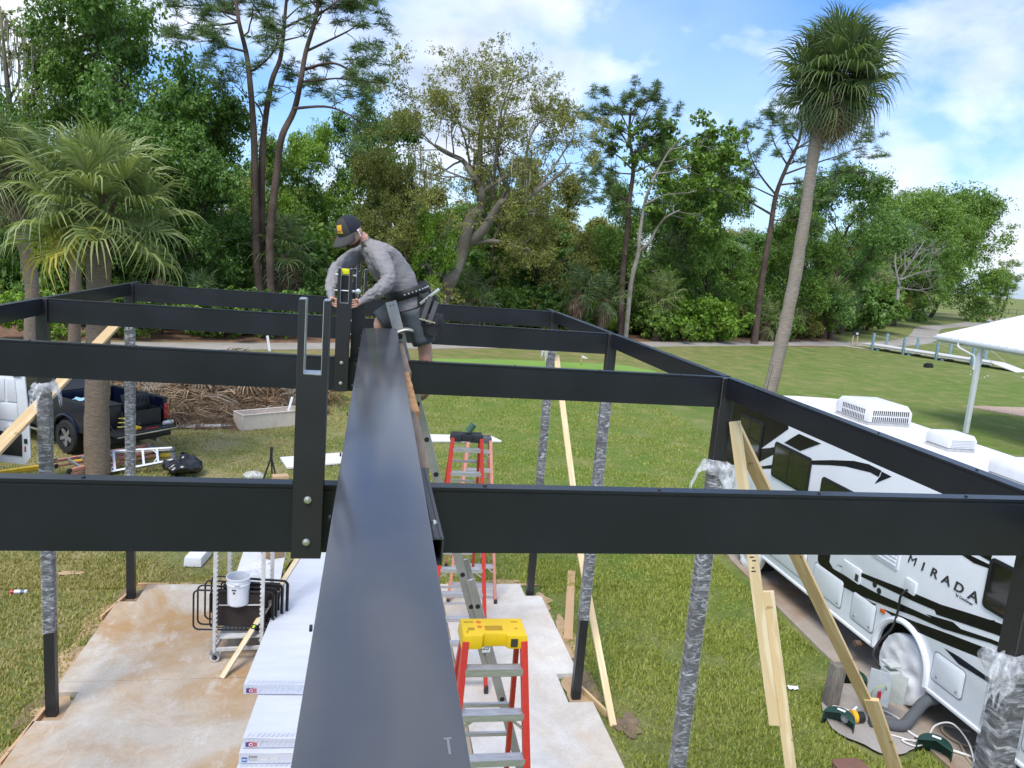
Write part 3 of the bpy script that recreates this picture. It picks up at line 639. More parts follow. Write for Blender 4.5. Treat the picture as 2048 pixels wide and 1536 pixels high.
def make_worker():
    J={}
    def j(n,p,rx,ry=None): J[n]=(V(p),rx,ry if ry else rx)
    j('pelvis',(.335,6.20,5.325),.155,.175); j('belly',(.25,6.19,5.44),.185,.19); j('ribs',(.15,6.175,5.555),.19,.20); j('chest',(.06,6.16,5.65),.175,.20)
    j('neck',(-.05,6.14,5.745),.070); j('skull0',(-.115,6.11,5.79),.056)
    # near arm (his left)
    j('shL',(.05,5.975,5.665),.088); j('elL',(.158,5.86,5.475),.066); j('foL',(.065,5.795,5.385),.054); j('wrL',(-.045,5.765,5.31),.032)
    j('paL',(-.082,5.757,5.292),.034,.022)
    # far arm (his right)
    j('shR',(-.045,6.32,5.67),.082); j('elR',(-.256,6.17,5.515),.062); j('foR',(-.285,5.98,5.40),.050); j('wrR',(-.272,5.83,5.315),.030); j('paR',(-.264,5.79,5.288),.032,.022)
    E=[('pelvis','belly'),('belly','ribs'),('ribs','chest'),('chest','neck'),('neck','skull0'),('chest','shL'),('shL','elL'),('elL','foL'),('foL','wrL'),('wrL','paL'),('chest','shR'),('shR','elR'),('elR','foR'),('foR','wrR'),('wrR','paR')]
    # fingers curl round the ratchet handle / the fork
    for side,pal,sx in (('L',V((-.082,5.757,5.292)),1),('R',V((-.264,5.79,5.288)),-1)):
        for k in range(4):
            b=pal+V((-.012*sx,-.018+.0*k,.022-.017*k)); m=b+V((-.026*sx,-.012,-.004)); e=m+V((-.004*sx,.026-.003*k,-.006))
            j(f'f{side}{k}a',b,.0095); j(f'f{side}{k}b',m,.009); j(f'f{side}{k}c',e,.0075)
            E+= [('pa'+side,f'f{side}{k}a'),(f'f{side}{k}a',f'f{side}{k}b'),(f'f{side}{k}b',f'f{side}{k}c')]
        b=pal+V((.008*sx,-.026,.012)); j(f't{side}a',b,.011); j(f't{side}b',b+V((-.018*sx,-.016,.020)),.0095); E+=[('pa'+side,f't{side}a'),(f't{side}a',f't{side}b')]
    # near leg straight down, far leg bent forward
    j('hipL',(.355,6.10,5.255),.108); j('thL',(.40,6.10,5.11),.092); j('knL',(.462,6.11,4.955),.060); j('caL',(.480,6.13,4.80),.058); j('anL',(.488,6.15,4.60),.040); j('heL',(.492,6.15,4.545),.042); j('toL',(.36,6.14,4.50),.040,.03)
    j('hipR',(.31,6.31,5.25),.108); j('thR',(.19,6.31,5.175),.092); j('knR',(.085,6.31,5.09),.064); j('caR',(.17,6.32,4.93),.058); j('anR',(.30,6.33,4.75),.040); j('heR',(.33,6.33,4.71),.042); j('toR',(.20,6.33,4.66),.040,.03)
    for s in 'LR': E+=[('pelvis','hip'+s),('hip'+s,'th'+s),('th'+s,'kn'+s),('kn'+s,'ca'+s),('ca'+s,'an'+s),('an'+s,'he'+s),('he'+s,'to'+s)]
    me=skin_body('body',J,E,'pelvis')
    SKIN=mat('skin',(.56,.31,.22),.5,.12,25,.1,200); SHIRT=mat('grey_shirt',(.25,.238,.24),.85,.14,9,.9,15,stretch=(1,1,2.4),det=5); SHORT=mat('slate_shorts',(.075,.088,.10),.85,.15,9,.5,22,det=5); BOOT=mat('tan_boot',(.22,.15,.10),.8,.2,20)
    for m in (SKIN,SHIRT,SHORT,BOOT): me.materials.append(m)
    segs={'shirt':[('chest','neck'),('pelvis','belly'),('belly','ribs'),('ribs','chest'),('chest','shL'),('shL','elL'),('elL','foL'),('foL','wrL'),('chest','shR'),('shR','elR'),('elR','foR'),('foR','wrR')],'short':[('pelvis','hipL'),('hipL','thL'),('pelvis','hipR'),('hipR','thR')],'boot':[('anL','heL'),('heL','toL'),('anR','heR'),('heR','toR')],'skin':[('neck','skull0'),('wrL','paL'),('wrR','paR'),('thL','knL'),('knL','caL'),('caL','anL'),('thR','knR'),('knR','caR'),('caR','anR')]+[e for e in E if e[1][0] in 'ft']}
    mi={'skin':0,'shirt':1,'short':2,'boot':3}
    def dist(p,a,b): 
        ab=b-a; t=max(0,min(1,(p-a).dot(ab)/ab.length_squared)); return (p-(a+ab*t)).length-.5*((1-t)*0+0)
    for f in me.polygons:
        c=V(f.center); best=min((dist(c,J[a][0],J[b][0])-.8*(min if b=='neck' else max)(J[a][1],J[b][1]),k) for k,v in segs.items() for a,b in v)
        f.material_index=mi[best[1]]
        if f.material_index==1 and c.z<5.30 and c.x>.12: f.material_index=2
    # cloth folds
    for v in me.vertices:
        p=V(v.co)
        w=mnoise.noise(p*16)*.004+(.22-abs(mnoise.noise(V((p.x*30+p.z*18,p.y*14,p.z*34-p.x*12)))))*.022
        if p.z>5.1 and (p-J['paL'][0]).length>.09 and (p-J['paR'][0]).length>.09: v.co=p+V(v.normal)*w
    o=thing('person','worker in grey long-sleeved shirt, shorts and dark cap bending over a forked upright','person',(.35,6.2,4.5))
    body=link('body',me,o)
    # shorts legs flare out over the thighs
    for a,b,r0,r1 in (('hipL','knL',.118,.098),('hipR','knR',.118,.102)):
        A,B=J[a][0],J[b][0]; B=A.lerp(B,.92); mb=MB(); n=18
        d=(B-A).normalized(); s=d.orthogonal().normalized(); u=d.cross(s)
        def fn(q,v): 
            a_=2*PI*q; r=r0+(r1-r0)*v; p=A.lerp(B,v)+s*math.cos(a_)*r+u*math.sin(a_)*r
            return p+mnoise.noise_vector(p*12)*.012
        mb.grid(fn,n,8,True); so=mb.build('shorts_leg',SHORT,o,smooth=True,auto=180); k=so.modifiers.new('t','SOLIDIFY'); k.thickness=.004
    # shirt tail below the belt
    mb=MB(); A=V((.30,6.195,5.38)); B=V((.345,6.2,5.255))
    d=(B-A).normalized(); s=V((0,1,0)); u=d.cross(s)
    mb.grid(lambda q,v:(lambda p:p+mnoise.noise_vector(p*14)*.008)(A.lerp(B,v)+s*math.cos(2*PI*q)*.182+u*math.sin(2*PI*q)*(.158+.012*v)),24,5,True); mb.build('shirt_tail',SHIRT,o,smooth=True,auto=180)
    # head: faces down-left towards the fork, turned to the camera
    C=V((-.160,6.07,5.805)); fdir=V((-.50,-.62,-.60)).normalized(); up=(V((-.35,-.25,1))-fdir*V((-.35,-.25,1)).dot(fdir)).normalized(); rt=fdir.cross(up)
    H=lambda a,b,c:C+rt*a+fdir*b+up*c
    def headfn(q,v):
        th=2*PI*q; ph=PI*v; x=math.sin(ph)*math.cos(th); y=math.sin(ph)*math.sin(th); z=math.cos(ph)
        X=x*.076; Y=y*.096; Z=z*.115
        if z<0: X*=1-.28*(-z); Y=Y*(1-.10*(-z))+ .012*(-z)
        if y>.6: 
            k=max(0,1-abs(x)/.30)*max(0,1-abs(z+.12)/.28); Y+=.022*k           # nose
            k=max(0,1-abs(abs(x)-.36)/.2)*max(0,1-abs(z-.08)/.15); Y-=.010*k      # eye sockets
            k=max(0,1-abs(x)/.4)*max(0,1-abs(z+.52)/.12); Y+=.006*k               # lips
            k=max(0,1-abs(x)/.4)*max(0,1-abs(z+.80)/.2); Y+=.010*k                # chin
        return H(X,Y,Z)
    mb=MB(); mb.use(SKIN); mb.grid(headfn,28,22,True); hd=mb.build('head',None,o,smooth=True,auto=180)
    BEARD=mat('beard',(.045,.028,.02),.85,.3,60,.6,300); EYE=mat('eye_white',(.7,.68,.65),.3); IRIS=mat('iris',(.05,.03,.02),.2)
    mb=MB()
    def beardfn(q,v):
        th=PI*(-.08+1.16*q); ph=PI*(.70+.26*v); x=math.sin(ph)*math.cos(th); y=math.sin(ph)*math.sin(th); z=math.cos(ph)
        k=1-.24*(-z); return H(x*.083*k,y*.106+.012*(-z),z*.123)
    mb.grid(beardfn,16,7); mb.build('beard',BEARD,hd,smooth=True,auto=180)
    for s in (-1,1):
        e=MB(); e.grid(lambda q,v:H(s*.030,.083,.012)+V((math.sin(PI*v)*math.cos(2*PI*q),math.sin(PI*v)*math.sin(2*PI*q),math.cos(PI*v)))*.011,10,8,True); eo=e.build('eye',EYE,hd,smooth=True,auto=180)
        e=MB(); e.grid(lambda q,v:H(s*.030,.0905,.010)+V((math.sin(PI*v)*math.cos(2*PI*q),math.sin(PI*v)*math.sin(2*PI*q),math.cos(PI*v)))*.005,8,6,True); e.build('iris',IRIS,eo,smooth=True)
        e=MB(); e.grid(lambda q,v:H(s*(.074+.014*math.sin(PI*v)*(.5+.5*math.cos(2*PI*q))),-.012+.020*math.sin(PI*v)*math.sin(2*PI*q)-.012*v,.036*math.cos(PI*v)-.005),10,9,True); e.build('ear',SKIN,hd,smooth=True,auto=180)
    bud=MB(); sd=1 if H(.08,0,0).x>H(-.08,0,0).x else -1
    bud.tube([H(sd*.090,.006,.008),H(sd*.093,.010,-.035)],.006,8); bud.grid(lambda q,v:H(sd*.088,.004,.010)+V((math.sin(PI*v)*math.cos(2*PI*q),math.sin(PI*v)*math.sin(2*PI*q),math.cos(PI*v)))*.010,8,6,True); bud.build('earbud',WHITE,hd,smooth=True)
    CAPF=mat('cap_front',(.050,.048,.046),.9,.15,40,.3,200); CAPB=mat('cap_navy',(.016,.018,.028),.9,.15,40,.3,200)
    cp=MB()
    def capfn(q,v):
        th=2*PI*q; ph=PI*.5*v*1.02; x=math.sin(ph)*math.cos(th); y=math.sin(ph)*math.sin(th); z=math.cos(ph)
        return H(x*.086,y*.107-.004,.018+z*(.112+.010*max(0,y)))
    cp.grid(capfn,28,12,True); cap=cp.build('cap',CAPB,o,smooth=True,auto=180)
    cp=MB(); cp.grid(lambda q,v:(lambda th,ph:H(math.sin(ph)*math.cos(th)*.0875,math.sin(ph)*math.sin(th)*.1085-.004,.018+math.cos(ph)*(.1135+.010*math.sin(th))))(PI*(.22+.56*q),PI*.5*(.20+.82*v)),12,9); cp.build('front_panel',CAPF,cap,smooth=True,auto=180)
    br=MB()
    def brim(q,v):
        th=PI*(.10+.80*q); e=.105*v*math.sin(PI*(.06+.88*q))**.5
        return H(math.cos(th)*(.087+.012*v),math.sin(th)*.104+e,.020-.030*v*abs(math.cos(th))**1.5-.022*v*v)
    br.grid(brim,16,7); bo=br.build('brim',CAPF,cap,smooth=True,auto=180); k=bo.modifiers.new('t','SOLIDIFY'); k.thickness=.004
    bt=MB(); bt.grid(lambda q,v:H(0,-.004,.128)+V((math.sin(PI*v)*math.cos(2*PI*q),math.sin(PI*v)*math.sin(2*PI*q),math.cos(PI*v)))*.006,8,6,True); bt.build('button',CAPF,cap,smooth=True)
    def oncap(a,b,k=1.012): # a: around, b: down
        th=PI*.5+a; ph=PI*.5*b; return H(math.sin(ph)*math.cos(th)*.0875*k,math.sin(ph)*math.sin(th)*.1085*k-.004,.018+math.cos(ph)*(.1135+.010*math.sin(th))*k)
    pt=MB(); pt.use(mat('patch_gold',(.85,.48,.03),.8)); pt.grid(lambda q,v:oncap((q-.5)*.74*(1-.25*abs(v-.2)),.50+.22*v),9,5)
    pt.use(mat('patch_orange',(.62,.16,.02),.8)); pt.grid(lambda q,v:oncap((q-.5)*.68,.72+.045*v,1.013),9,3)
    pt.use(mat('patch_yellow',(.78,.55,.08),.8)); pt.grid(lambda q,v:oncap((q-.5)*.64,.765+.09*v,1.013),9,4)
    pe=pt.build('emblem_patch',None,cap,smooth=True)
    pk=MB()
    for a,w,h0 in ((-.19,.05,.74),(-.10,.035,.79),(.0,.06,.73),(.09,.035,.78),(.17,.05,.75)): pk.grid(lambda q,v:oncap(a+(q-.5)*w*(.35+.65*v),h0+(.865-h0)*v,1.020),4,5)
    tag(pk.build('emblem_figures',CAPB,pe,smooth=True),kind='stuff')
    # tool belt, pouches
    BELT=mat('belt_black',(.016,.016,.018),.6,.2,20,.3,90); POUCH=mat('pouch_black',(.020,.020,.022),.75,.3,14,.6,40); GREYF=mat('pouch_grey',(.10,.10,.105),.8,.2,14)
    A=V((.285,6.195,5.405)); B=V((.312,6.197,5.335)); d=(B-A).normalized(); s=V((0,1,0)); u=d.cross(s)
    bl=MB(); bl.grid(lambda q,v:A.lerp(B,v)+s*math.cos(2*PI*q)*.192+u*math.sin(2*PI*q)*.172,32,3,True); belt=bl.build('tool_belt',BELT,o,smooth=True,auto=180); k=belt.modifiers.new('t','SOLIDIFY'); k.thickness=.008; k.offset=1
    gm=MB()
    for i in range(9):
        q=.5+.04*(i-1); q=(.30+.028*i); p=A.lerp(B,.5)+s*math.cos(2*PI*q)*.202+u*math.sin(2*PI*q)*.182; gm.lathe([(.007,-.004),(.007,.006)],p,8,Matrix.Rotation(PI/2,3,'X'))
    tag(gm.build('eyelet',STEEL,belt),kind='stuff')
    def pouch(nm,c,w,dp,h,seed,m=POUCH):
        mb=MB()
        def fn(q,v):
            a=2*PI*q; r=1-.28*(v**2); p=V(c)+V((math.cos(a)*w/2*r*(1+.12*v*(1-v)*4),math.sin(a)*dp/2*r,-h*v)); return p+mnoise.noise_vector(p*13+V((seed,0,0)))*.016
        mb.grid(fn,20,9,True); base=len(mb.v)-20; mb.f.append(tuple(range(base,base+20))); mb.m.append(mb.cur)
        po=mb.build(nm,m,o,smooth=True,auto=60); k=po.modifiers.new('t','SOLIDIFY'); k.thickness=.006; return po
    p1=pouch('tool_pouch',(.455,6.03,5.37),.15,.13,.25,1); p2=pouch('nail_pouch',(.505,6.02,5.23),.17,.14,.17,2); p3=pouch('back_pouch',(.44,6.24,5.40),.12,.22,.2,3)
    st=MB(); st.bar((.395,5.975,5.30),(.535,5.96,5.425),.022,.008,(0,1,0)); st.build('metal_square',RAW,p1,bevel=.002)
    st=MB()
    for a,b in (((.42,5.965,5.18),(.47,5.955,5.36)),((.47,5.955,5.15),(.52,5.95,5.33))): st.bar(a,b,.035,.006,(0,1,0))
    tag(st.build('pouch_strap',GREYF,p1),kind='stuff')
    fd=MB()
    for i in range(9): c=V((.40+.014*i,5.945+.003*(i%3),5.185-.003*i)); fd.box(c,(.014,.006,.009),Matrix.Rotation(i*1.3,3,'Y'))
    tag(fd.build('drill_bit_case',mat('pouch_fittings',(.45,.42,.30),.5,.4,60),p2),kind='stuff')
    return o
make_worker()
# ratchet wrench held on the bolt of the forked upright
rw=thing('ratchet_wrench','chrome ratchet wrench on the upright bolt in the worker\'s hand','wrench',(-.105,5.742,5.36))
mb=MB(); mb.tube([(-.122,5.742,5.375),(-.085,5.742,5.375)],.010,10); mb.build('socket',RAW,rw,smooth=True)
mb=MB(); mb.lathe([(.010,-.014),(.019,-.010),(.019,.010),(.010,.014)],(-.077,5.742,5.376),14,Matrix.Rotation(PI/2,3,'X')); mb.build('ratchet_head',RAW,rw,smooth=True)
mb=MB(); mb.tube([(-.077,5.742,5.366),(-.083,5.742,5.26)],[.007,.009],8); mb.build('handle',mat('chrome_dark',(.2,.2,.21),.25,metal=.9),rw,smooth=True)
# through bolts and a torpedo level in the second fork
mb=MB(); mb.box((-.174,5.745,5.515),(.055,.03,.04)); lv=mb.build('torpedo_level',mat('level_yellow',(.75,.72,.02),.4),None,bevel=.004); tag(lv,'small yellow level sitting in the slot of the upright the worker bolts','level')
for i,z in enumerate((5.49,5.375)):
    mb=MB(); mb.tube([(-.245,5.742,z),(-.095,5.742,z)],.0055,8); mb.lathe([(.011,-.006),(.011,.006)],(-.100,5.742,z),6,Matrix.Rotation(PI/2,3,'Y')); tag(mb.build('through_bolt',STEEL,frame,auto=40))
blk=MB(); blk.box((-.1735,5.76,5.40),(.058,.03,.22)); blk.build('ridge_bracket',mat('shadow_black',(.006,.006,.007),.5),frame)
# ================================================================ things on and round the slab
FILMW=mat('carton_white',(.58,.60,.65),.38,.05,3,.25,9,stretch=(.4,3,3)); PRINT=mat('carton_print',(.52,.54,.62),.5,.15,30)
BLUE=mat('print_blue',(.03,.05,.22),.5); REDP=mat('print_red',(.5,.03,.04),.5); PALE=mat('print_paper',(.66,.66,.66),.6); SKYB=mat('print_skyblue',(.03,.16,.38),.5)
def carton(label,x,y0,y1,z0,z1,w,ang,kind):
    o=thing('carton',label,'carton',(x,y0,z0),'long white cartons stacked on the slab')
    ca,sa=math.cos(ang),math.sin(ang)
    def T(a,b,c): return (x+a*ca-b*sa*-1*-1 if False else x+a*ca+b*sa, y0-a*sa+b*ca, c)
    L=y1-y0; mb=MB()
    # box with a slightly saggy film-wrapped skin
    def top(u,v): 
        p=T(u*w,v*L,0); return V((p[0],p[1],z1+.006*mnoise.noise(V((u*3,v*22,z1*7)))-.004*(1-abs(2*u-1))))
    mb.grid(top,8,60); k=len(mb.v)
    mb.prism([(0,0),(w,0),(w,L),(0,L)],(z0,z1-.006),lambda a,b,h:T(a,b,h)); ob=mb.build('box',FILMW,o,auto=25)
    def front(nm,a0,a1,h0,h1,m,par=ob,e=.002):
        q=MB(); q.prism([(a0,h0),(a1,h0),(a1,h1),(a0,h1)],(-e,-e-.0012),lambda a,b,h:T(a,h,b)); return q.build(nm,m,par)
    h=z1-z0; g=z0+h*.14; t=z0+h*.62
    if kind=='flag':
        pr=MB(); 
        for i in range(9):
            a=.17+i*.062; pr.prism([(a,g+.01),(a+.022,g+.01),(a+.048,t-.008),(a+.026,t-.008)],(-.002,-.0032),lambda a,b,h:T(a,h,b))
        for i in range(14):
            a=.03+i*.05; pr.prism([(a,.0),(a+.02,.0),(a+.045,.06),(a+.025,.06)],(0,0.0015),lambda p,q_,h_:T(p,q_+.03,z1+.004+h_))
            pr.prism([(a,z1-.05),(a+.02,z1-.05),(a+.04,z1-.015),(a+.02,z1-.015)],(-.002,-.003),lambda p,q_,h_:T(p,h_,q_))
        tag(pr.build('hatch_print',PRINT,ob),kind='stuff')
        fl=front('flag_print',.03,.075,g,t,BLUE); 
        rd=MB()
        for i in range(4): z_=g+(t-g)*(i+.15)/4; rd.prism([(.095,z_),(.15,z_),(.15,z_+(t-g)*.13),(.095,z_+(t-g)*.13)],(-.002,-.0033),lambda a,b,h:T(a,h,b))
        tag(rd.build('stripe_print',REDP,fl),kind='stuff')
        rg=MB(); c=T(.085,-.004,(g+t)/2); rg.lathe([(.030,0),(.030,.0015),(.021,.0016),(.021,0)],c,18,Matrix.Rotation(PI/2,3,'X')); rg.build('ring_print',REDP,fl)
        rg=MB(); rg.lathe([(.0205,0),(.0205,.0012)],c,18,Matrix.Rotation(PI/2,3,'X')); rg.build('ring_centre',PALE,fl)
        rg=MB(); rg.box((c[0],c[1]-.0022,c[2]),(.02,.001,.016)); rg.build('centre_mark',BLUE,fl)
        for (a0,a1,b0,b1) in ((.012,.60,g-.006,g-.0045),(.012,.60,t+.006,t+.0075)): tag(front('label_outline',a0,a1,b0,b1,PRINT))
    else:
        front('brand_print',.03,.085,g,t,SKYB); front('brand_swoosh',.035,.08,(g+t)/2-.006,(g+t)/2+.006,PALE,ob,.0034)
        a=front('shipping_label',.10,.20,g+.01,t-.005,PALE)
        bc=MB()
        for i in range(7): bc.prism([(.104,g+.02+i*.009),(.112,g+.02+i*.009),(.112,g+.025+i*.009),(.104,g+.025+i*.009)],(-.0034,-.0042),lambda a,b,h:T(a,h,b))
        for i in range(4): bc.prism([(.12,g+.02+i*.015),(.19,g+.02+i*.015),(.19,g+.024+i*.015),(.12,g+.024+i*.015)],(-.0034,-.0042),lambda a,b,h:T(a,h,b))
        tag(bc.build('barcode',DECAL,a),kind='stuff'); front('shipping_label',.215,.30,g+.01,t-.005,PALE); front('shipping_label',.32,.40,g+.012,t,PALE)
    return o
carton('top white carton with a flag print, set back on the stack',-1.215,8.52,12.9,.445,.565,.78,.065,'flag')
carton('second white carton with a flag print, sticking out under the top one',-1.095,7.70,12.6,.325,.435,.80,.055,'flag')
carton('third white carton with a blue brand print and shipping labels',-1.12,7.62,12.5,.20,.315,.80,.05,'blue')
carton('bottom white carton with a flag print, flat on the slab',-1.13,7.55,12.4,.062,.19,.80,.05,'flag')
# rolling rack with ladder-like uprights
RACK=mat('rack_grey_white',(.56,.56,.54),.45,.12,10,dirt=((.30,.27,.22),6,.4))
rk=thing('rolling_rack','tall pale metal rolling rack holding a bucket and folded chairs','rack',(-1.5,10.25,.06))
rx=[(-1.80,9.92),(-1.20,9.96),(-1.74,10.62),(-1.16,10.64)]
for (x,y) in rx:
    mb=MB(); mb.box2((x-.022,y-.022,.20),(x+.022,y+.022,1.78)); mb.build('upright',RACK,rk,bevel=.003,seg=1)
    tn=MB(); s=1 if x<-1.5 else -1
    for i in range(22): tn.box((x+s*.028,y,.34+i*.064),(.014,.04,.022))
    tag(tn.build('runner_notch',RACK,rk),kind='stuff')
    c=MB(); c.box2((x-.05,y-.05,.185),(x+.06,y+.05,.20)); c.bar((x-.01,y-.03,.185),(x+.015,y-.03,.11),.006,.05,(0,1,0)); c.bar((x-.01,y+.03,.185),(x+.015,y+.03,.11),.006,.05,(0,1,0)); co=c.build('caster',mat('caster_grey',(.18,.19,.2),.5),rk,bevel=.002)
    w=MB(); w.lathe([(.035,-.016),(.058,-.016),(.062,-.01),(.062,.01),(.058,.016),(.035,.016)],(x+.01,y,.124),20,Matrix.Rotation(PI/2,3,'X')); w.build('wheel',mat('wheel_white',(.6,.6,.58),.5),co,auto=40)
    w=MB(); w.lathe([(.034,-.018),(.034,.018)],(x+.01,y,.124),16,Matrix.Rotation(PI/2,3,'X')); w.build('wheel_hub',BLACKP,co,auto=40)
for z,h in ((.235,.05),(1.74,.04)):
    for a,b in ((0,1),(2,3),(0,2),(1,3)):
        mb=MB(); mb.bar((*rx[a],z),(*rx[b],z),.03,h); mb.build('frame_bar',RACK,rk,bevel=.003,seg=1)
mb=MB(); mb.add([(-1.77,9.96,.36),(-1.22,9.99,.36),(-1.19,10.60,.38),(-1.72,10.58,.38),(-1.77,9.96,.385),(-1.22,9.99,.385),(-1.19,10.60,.405),(-1.72,10.58,.405)],[(3,2,1,0),(4,5,6,7),(0,1,5,4),(1,2,6,5),(2,3,7,6),(3,0,4,7)]); mb.build('shelf_tray',RACK,rk,bevel=.004)
for y in (10.06,10.36): mb=MB(); mb.bar((-1.775,y,.80),(-1.215,y,.80),.02,.012); mb.build('runner_bar',RACK,rk)
# bucket
bk=thing('bucket','white plastic bucket with a printed label hanging in the rolling rack','bucket',(-1.535,10.10,.81))
mb=MB(); cx,cy=-1.535,10.10
mb.lathe([(.0,.808),(.128,.81),(.134,.815),(.148,1.10),(.156,1.10),(.156,1.112),(.150,1.115),(.152,1.185),(.160,1.187),(.160,1.200),(.147,1.200),(.140,.83),(.0,.825)],(cx,cy,0),36,cap=False); mb.build('pail',mat('bucket_white',(.72,.74,.78),.35,.04),bk,smooth=True,auto=40)
mb=MB(); mb.box((cx,cy-.162,1.145),(.07,.012,.035)); mb.build('handle_lug',mat('bucket_white',(.7,.7,.7)),bk,bevel=.006)
lb_=MB(); lb_.grid(lambda u,v:V((cx+math.sin(-.45+.42*u)*.1465,cy-math.cos(-.45+.42*u)*.1465,.93+.135*v)),8,4); l1=lb_.build('paper_label',PALE,bk)
lb_=MB(); lb_.grid(lambda u,v:V((cx+math.sin(-.45+.42*u)*.1475,cy-math.cos(-.45+.42*u)*.1475,1.045+.022*v)),8,2); lb_.grid(lambda u,v:V((cx+math.sin(-.33+.2*u)*.1475,cy-math.cos(-.33+.2*u)*.1475,1.0+.03*v)),5,2); tag(lb_.build('label_print',DECAL,l1),kind='stuff')
# folded lounge chairs
TUBE=mat('chair_tube',(.02,.018,.018),.35,.2,8); CLOTH=mat('chair_cloth',(.030,.021,.018),.85,.2,30,.4,150)
def rrect(w,h,r,n=6):
    P=[]
    for cx_,cy_,a0 in ((w/2-r,h/2-r,0),(-w/2+r,h/2-r,90),(-w/2+r,-h/2+r,180),(w/2-r,-h/2+r,270)):
        for i in range(n+1): a=R(a0+90*i/n); P.append((cx_+r*math.cos(a),cy_+r*math.sin(a)))
    return P+[P[0]]
for i,(dx,y,dz,rz,txt) in enumerate(((-.0,10.06,0,.05,'folded black lounge chair at the front of the rack'),(.03,10.16,.015,.02,'second folded black lounge chair in the rack'),(.10,10.26,.03,-.01,'third folded black lounge chair in the rack'),(.16,10.36,.045,-.03,'rearmost folded black lounge chair in the rack'))):
    c=thing('lounge_chair',txt,'chair',(-1.55+dx,y,.42),'folded lounge chairs in the rack')
    M=lambda a,b,e=0:V((-1.58+dx+a,y+a*rz+e,.72+dz+b-.06*a))
    t=MB(); t.tube([M(a,b) for a,b in rrect(1.02,.56,.07)],.0125,8); t.build('outer_tube',TUBE,c,smooth=True)
    t=MB(); t.tube([M(a*.78+.09,b*.92,.025) for a,b in rrect(1.02,.56,.06)],.0115,8); t.build('inner_tube',TUBE,c,smooth=True)
    t=MB(); t.grid(lambda u,v:M(-.28+.68*u,-.235+.47*v,.01+.012*math.sin(u*9)),14,6); t.build('sling',CLOTH,c,smooth=True)
    t=MB()
    for k in range(14): a=-.28+.05*k; t.tube([M(a,-.235,.0),M(a+.012,-.258,-.01),M(a+.025,-.235,.0)],.003,5)
    tag(t.build('lacing',mat('lace',(.35,.34,.32),.6),c),kind='stuff')
# white folding table with odds and ends
tb=thing('folding_table','white plastic folding table behind the rolling rack','table',(-1.45,11.5,.06))
mb=MB(); mb.box((-1.43,11.55,.70),(.66,1.75,.045),Matrix.Rotation(.03,3,'Z')); mb.build('table_top',mat('table_white',(.66,.66,.64),.5,.06,5),tb,bevel=.015)
for x in (-1.68,-1.18):
    for y in (10.85,12.25): mb=MB(); mb.tube([(x,y,.68),(x,y,.06)],.014,8); mb.build('leg',mat('table_leg',(.3,.3,.3),.4,metal=.6),tb)
mb=MB()
mb.grid(lambda u,v:(lambda p:p+mnoise.noise_vector(p*9)*.05)(V((-1.50,11.0,.77))+V((math.cos(2*PI*u)*.13*math.sin(PI*v),math.sin(2*PI*u)*.16*math.sin(PI*v),.09*math.cos(PI*v)))),14,10,True); tag(mb.build('plastic_bag',FILM2,None,smooth=True,auto=180),'clear crumpled plastic bag on the white folding table','bag')
mb=MB(); mb.box((-1.30,11.9,.83),(.30,.24,.2),Matrix.Rotation(.4,3,'Z')); q=mb.build('cardboard_box',mat('cardboard',(.34,.22,.12),.8,.1,8),None,bevel=.004); tag(q,'brown cardboard box on the far end of the folding table','box')
mb=MB(); mb.bar((-1.52,11.75,.735),(-1.30,11.6,.735),.12,.03); tag(mb.build('paper_pad',PALE,None,bevel=.003),'white paper pad lying on the folding table','paper')
mb=MB(); mb.grid(lambda u,v:(lambda p:p+mnoise.noise_vector(p*6)*.03)(V((-.98,12.05,.30))+V((math.cos(2*PI*u)*.13*math.sin(PI*v)**.5,math.sin(2*PI*u)*.32*math.sin(PI*v)**.5,.25*math.cos(PI*v)))),16,12,True); tag(mb.build('tool_bag',mat('bag_black',(.02,.018,.02),.7,.3,9,.4,40),None,smooth=True,auto=180),'black soft tool bag squeezed between table and cartons','bag')
mb=MB(); mb.lathe([(.05,0),(.05,.22),(.03,.25),(.03,.28)],(-.96,11.15,.06),14); tag(mb.build('paint_can',mat('can_red',(.4,.04,.03),.35)),'small red spray can standing beside the cartons','can')
# long level leaning on the table
A=V((-1.625,9.50,.065)); B=V((-.66,11.02,1.40)); d=(B-A).normalized()
lv=thing('spirit_level','long cream and yellow spirit level leaning over the cartons','level',A)
mb=MB(); mb.bar(A,B,.028,.07,(1,-.6,0)); mb.build('level_body',mat('level_cream',(.62,.53,.36),.45,.08),lv,bevel=.003)
u=(V((1,-.6,0))-d*V((1,-.6,0)).dot(d)).normalized(); side=d.cross(u).normalized()
if side.y>0: side=-side
mb=MB(); mb.bar(A-u*.037,B-u*.037,.029,.006,(1,-.6,0)); mb.build('yellow_edge',mat('level_edge',(.70,.42,.03),.45),lv)
for t in (.33,.56):
    c=A.lerp(B,t); mb=MB(); mb.bar(c-d*.035,c+d*.035,.034,.074,(1,-.6,0)); f=mb.build('vial_window',BLACKP,lv)
    mb=MB(); mb.bar(c-d*.02+side*.001,c+d*.02+side*.001,.037,.03,(1,-.6,0)); mb.build('vial',mat('vial_green',(.5,.7,.05),.2),f)
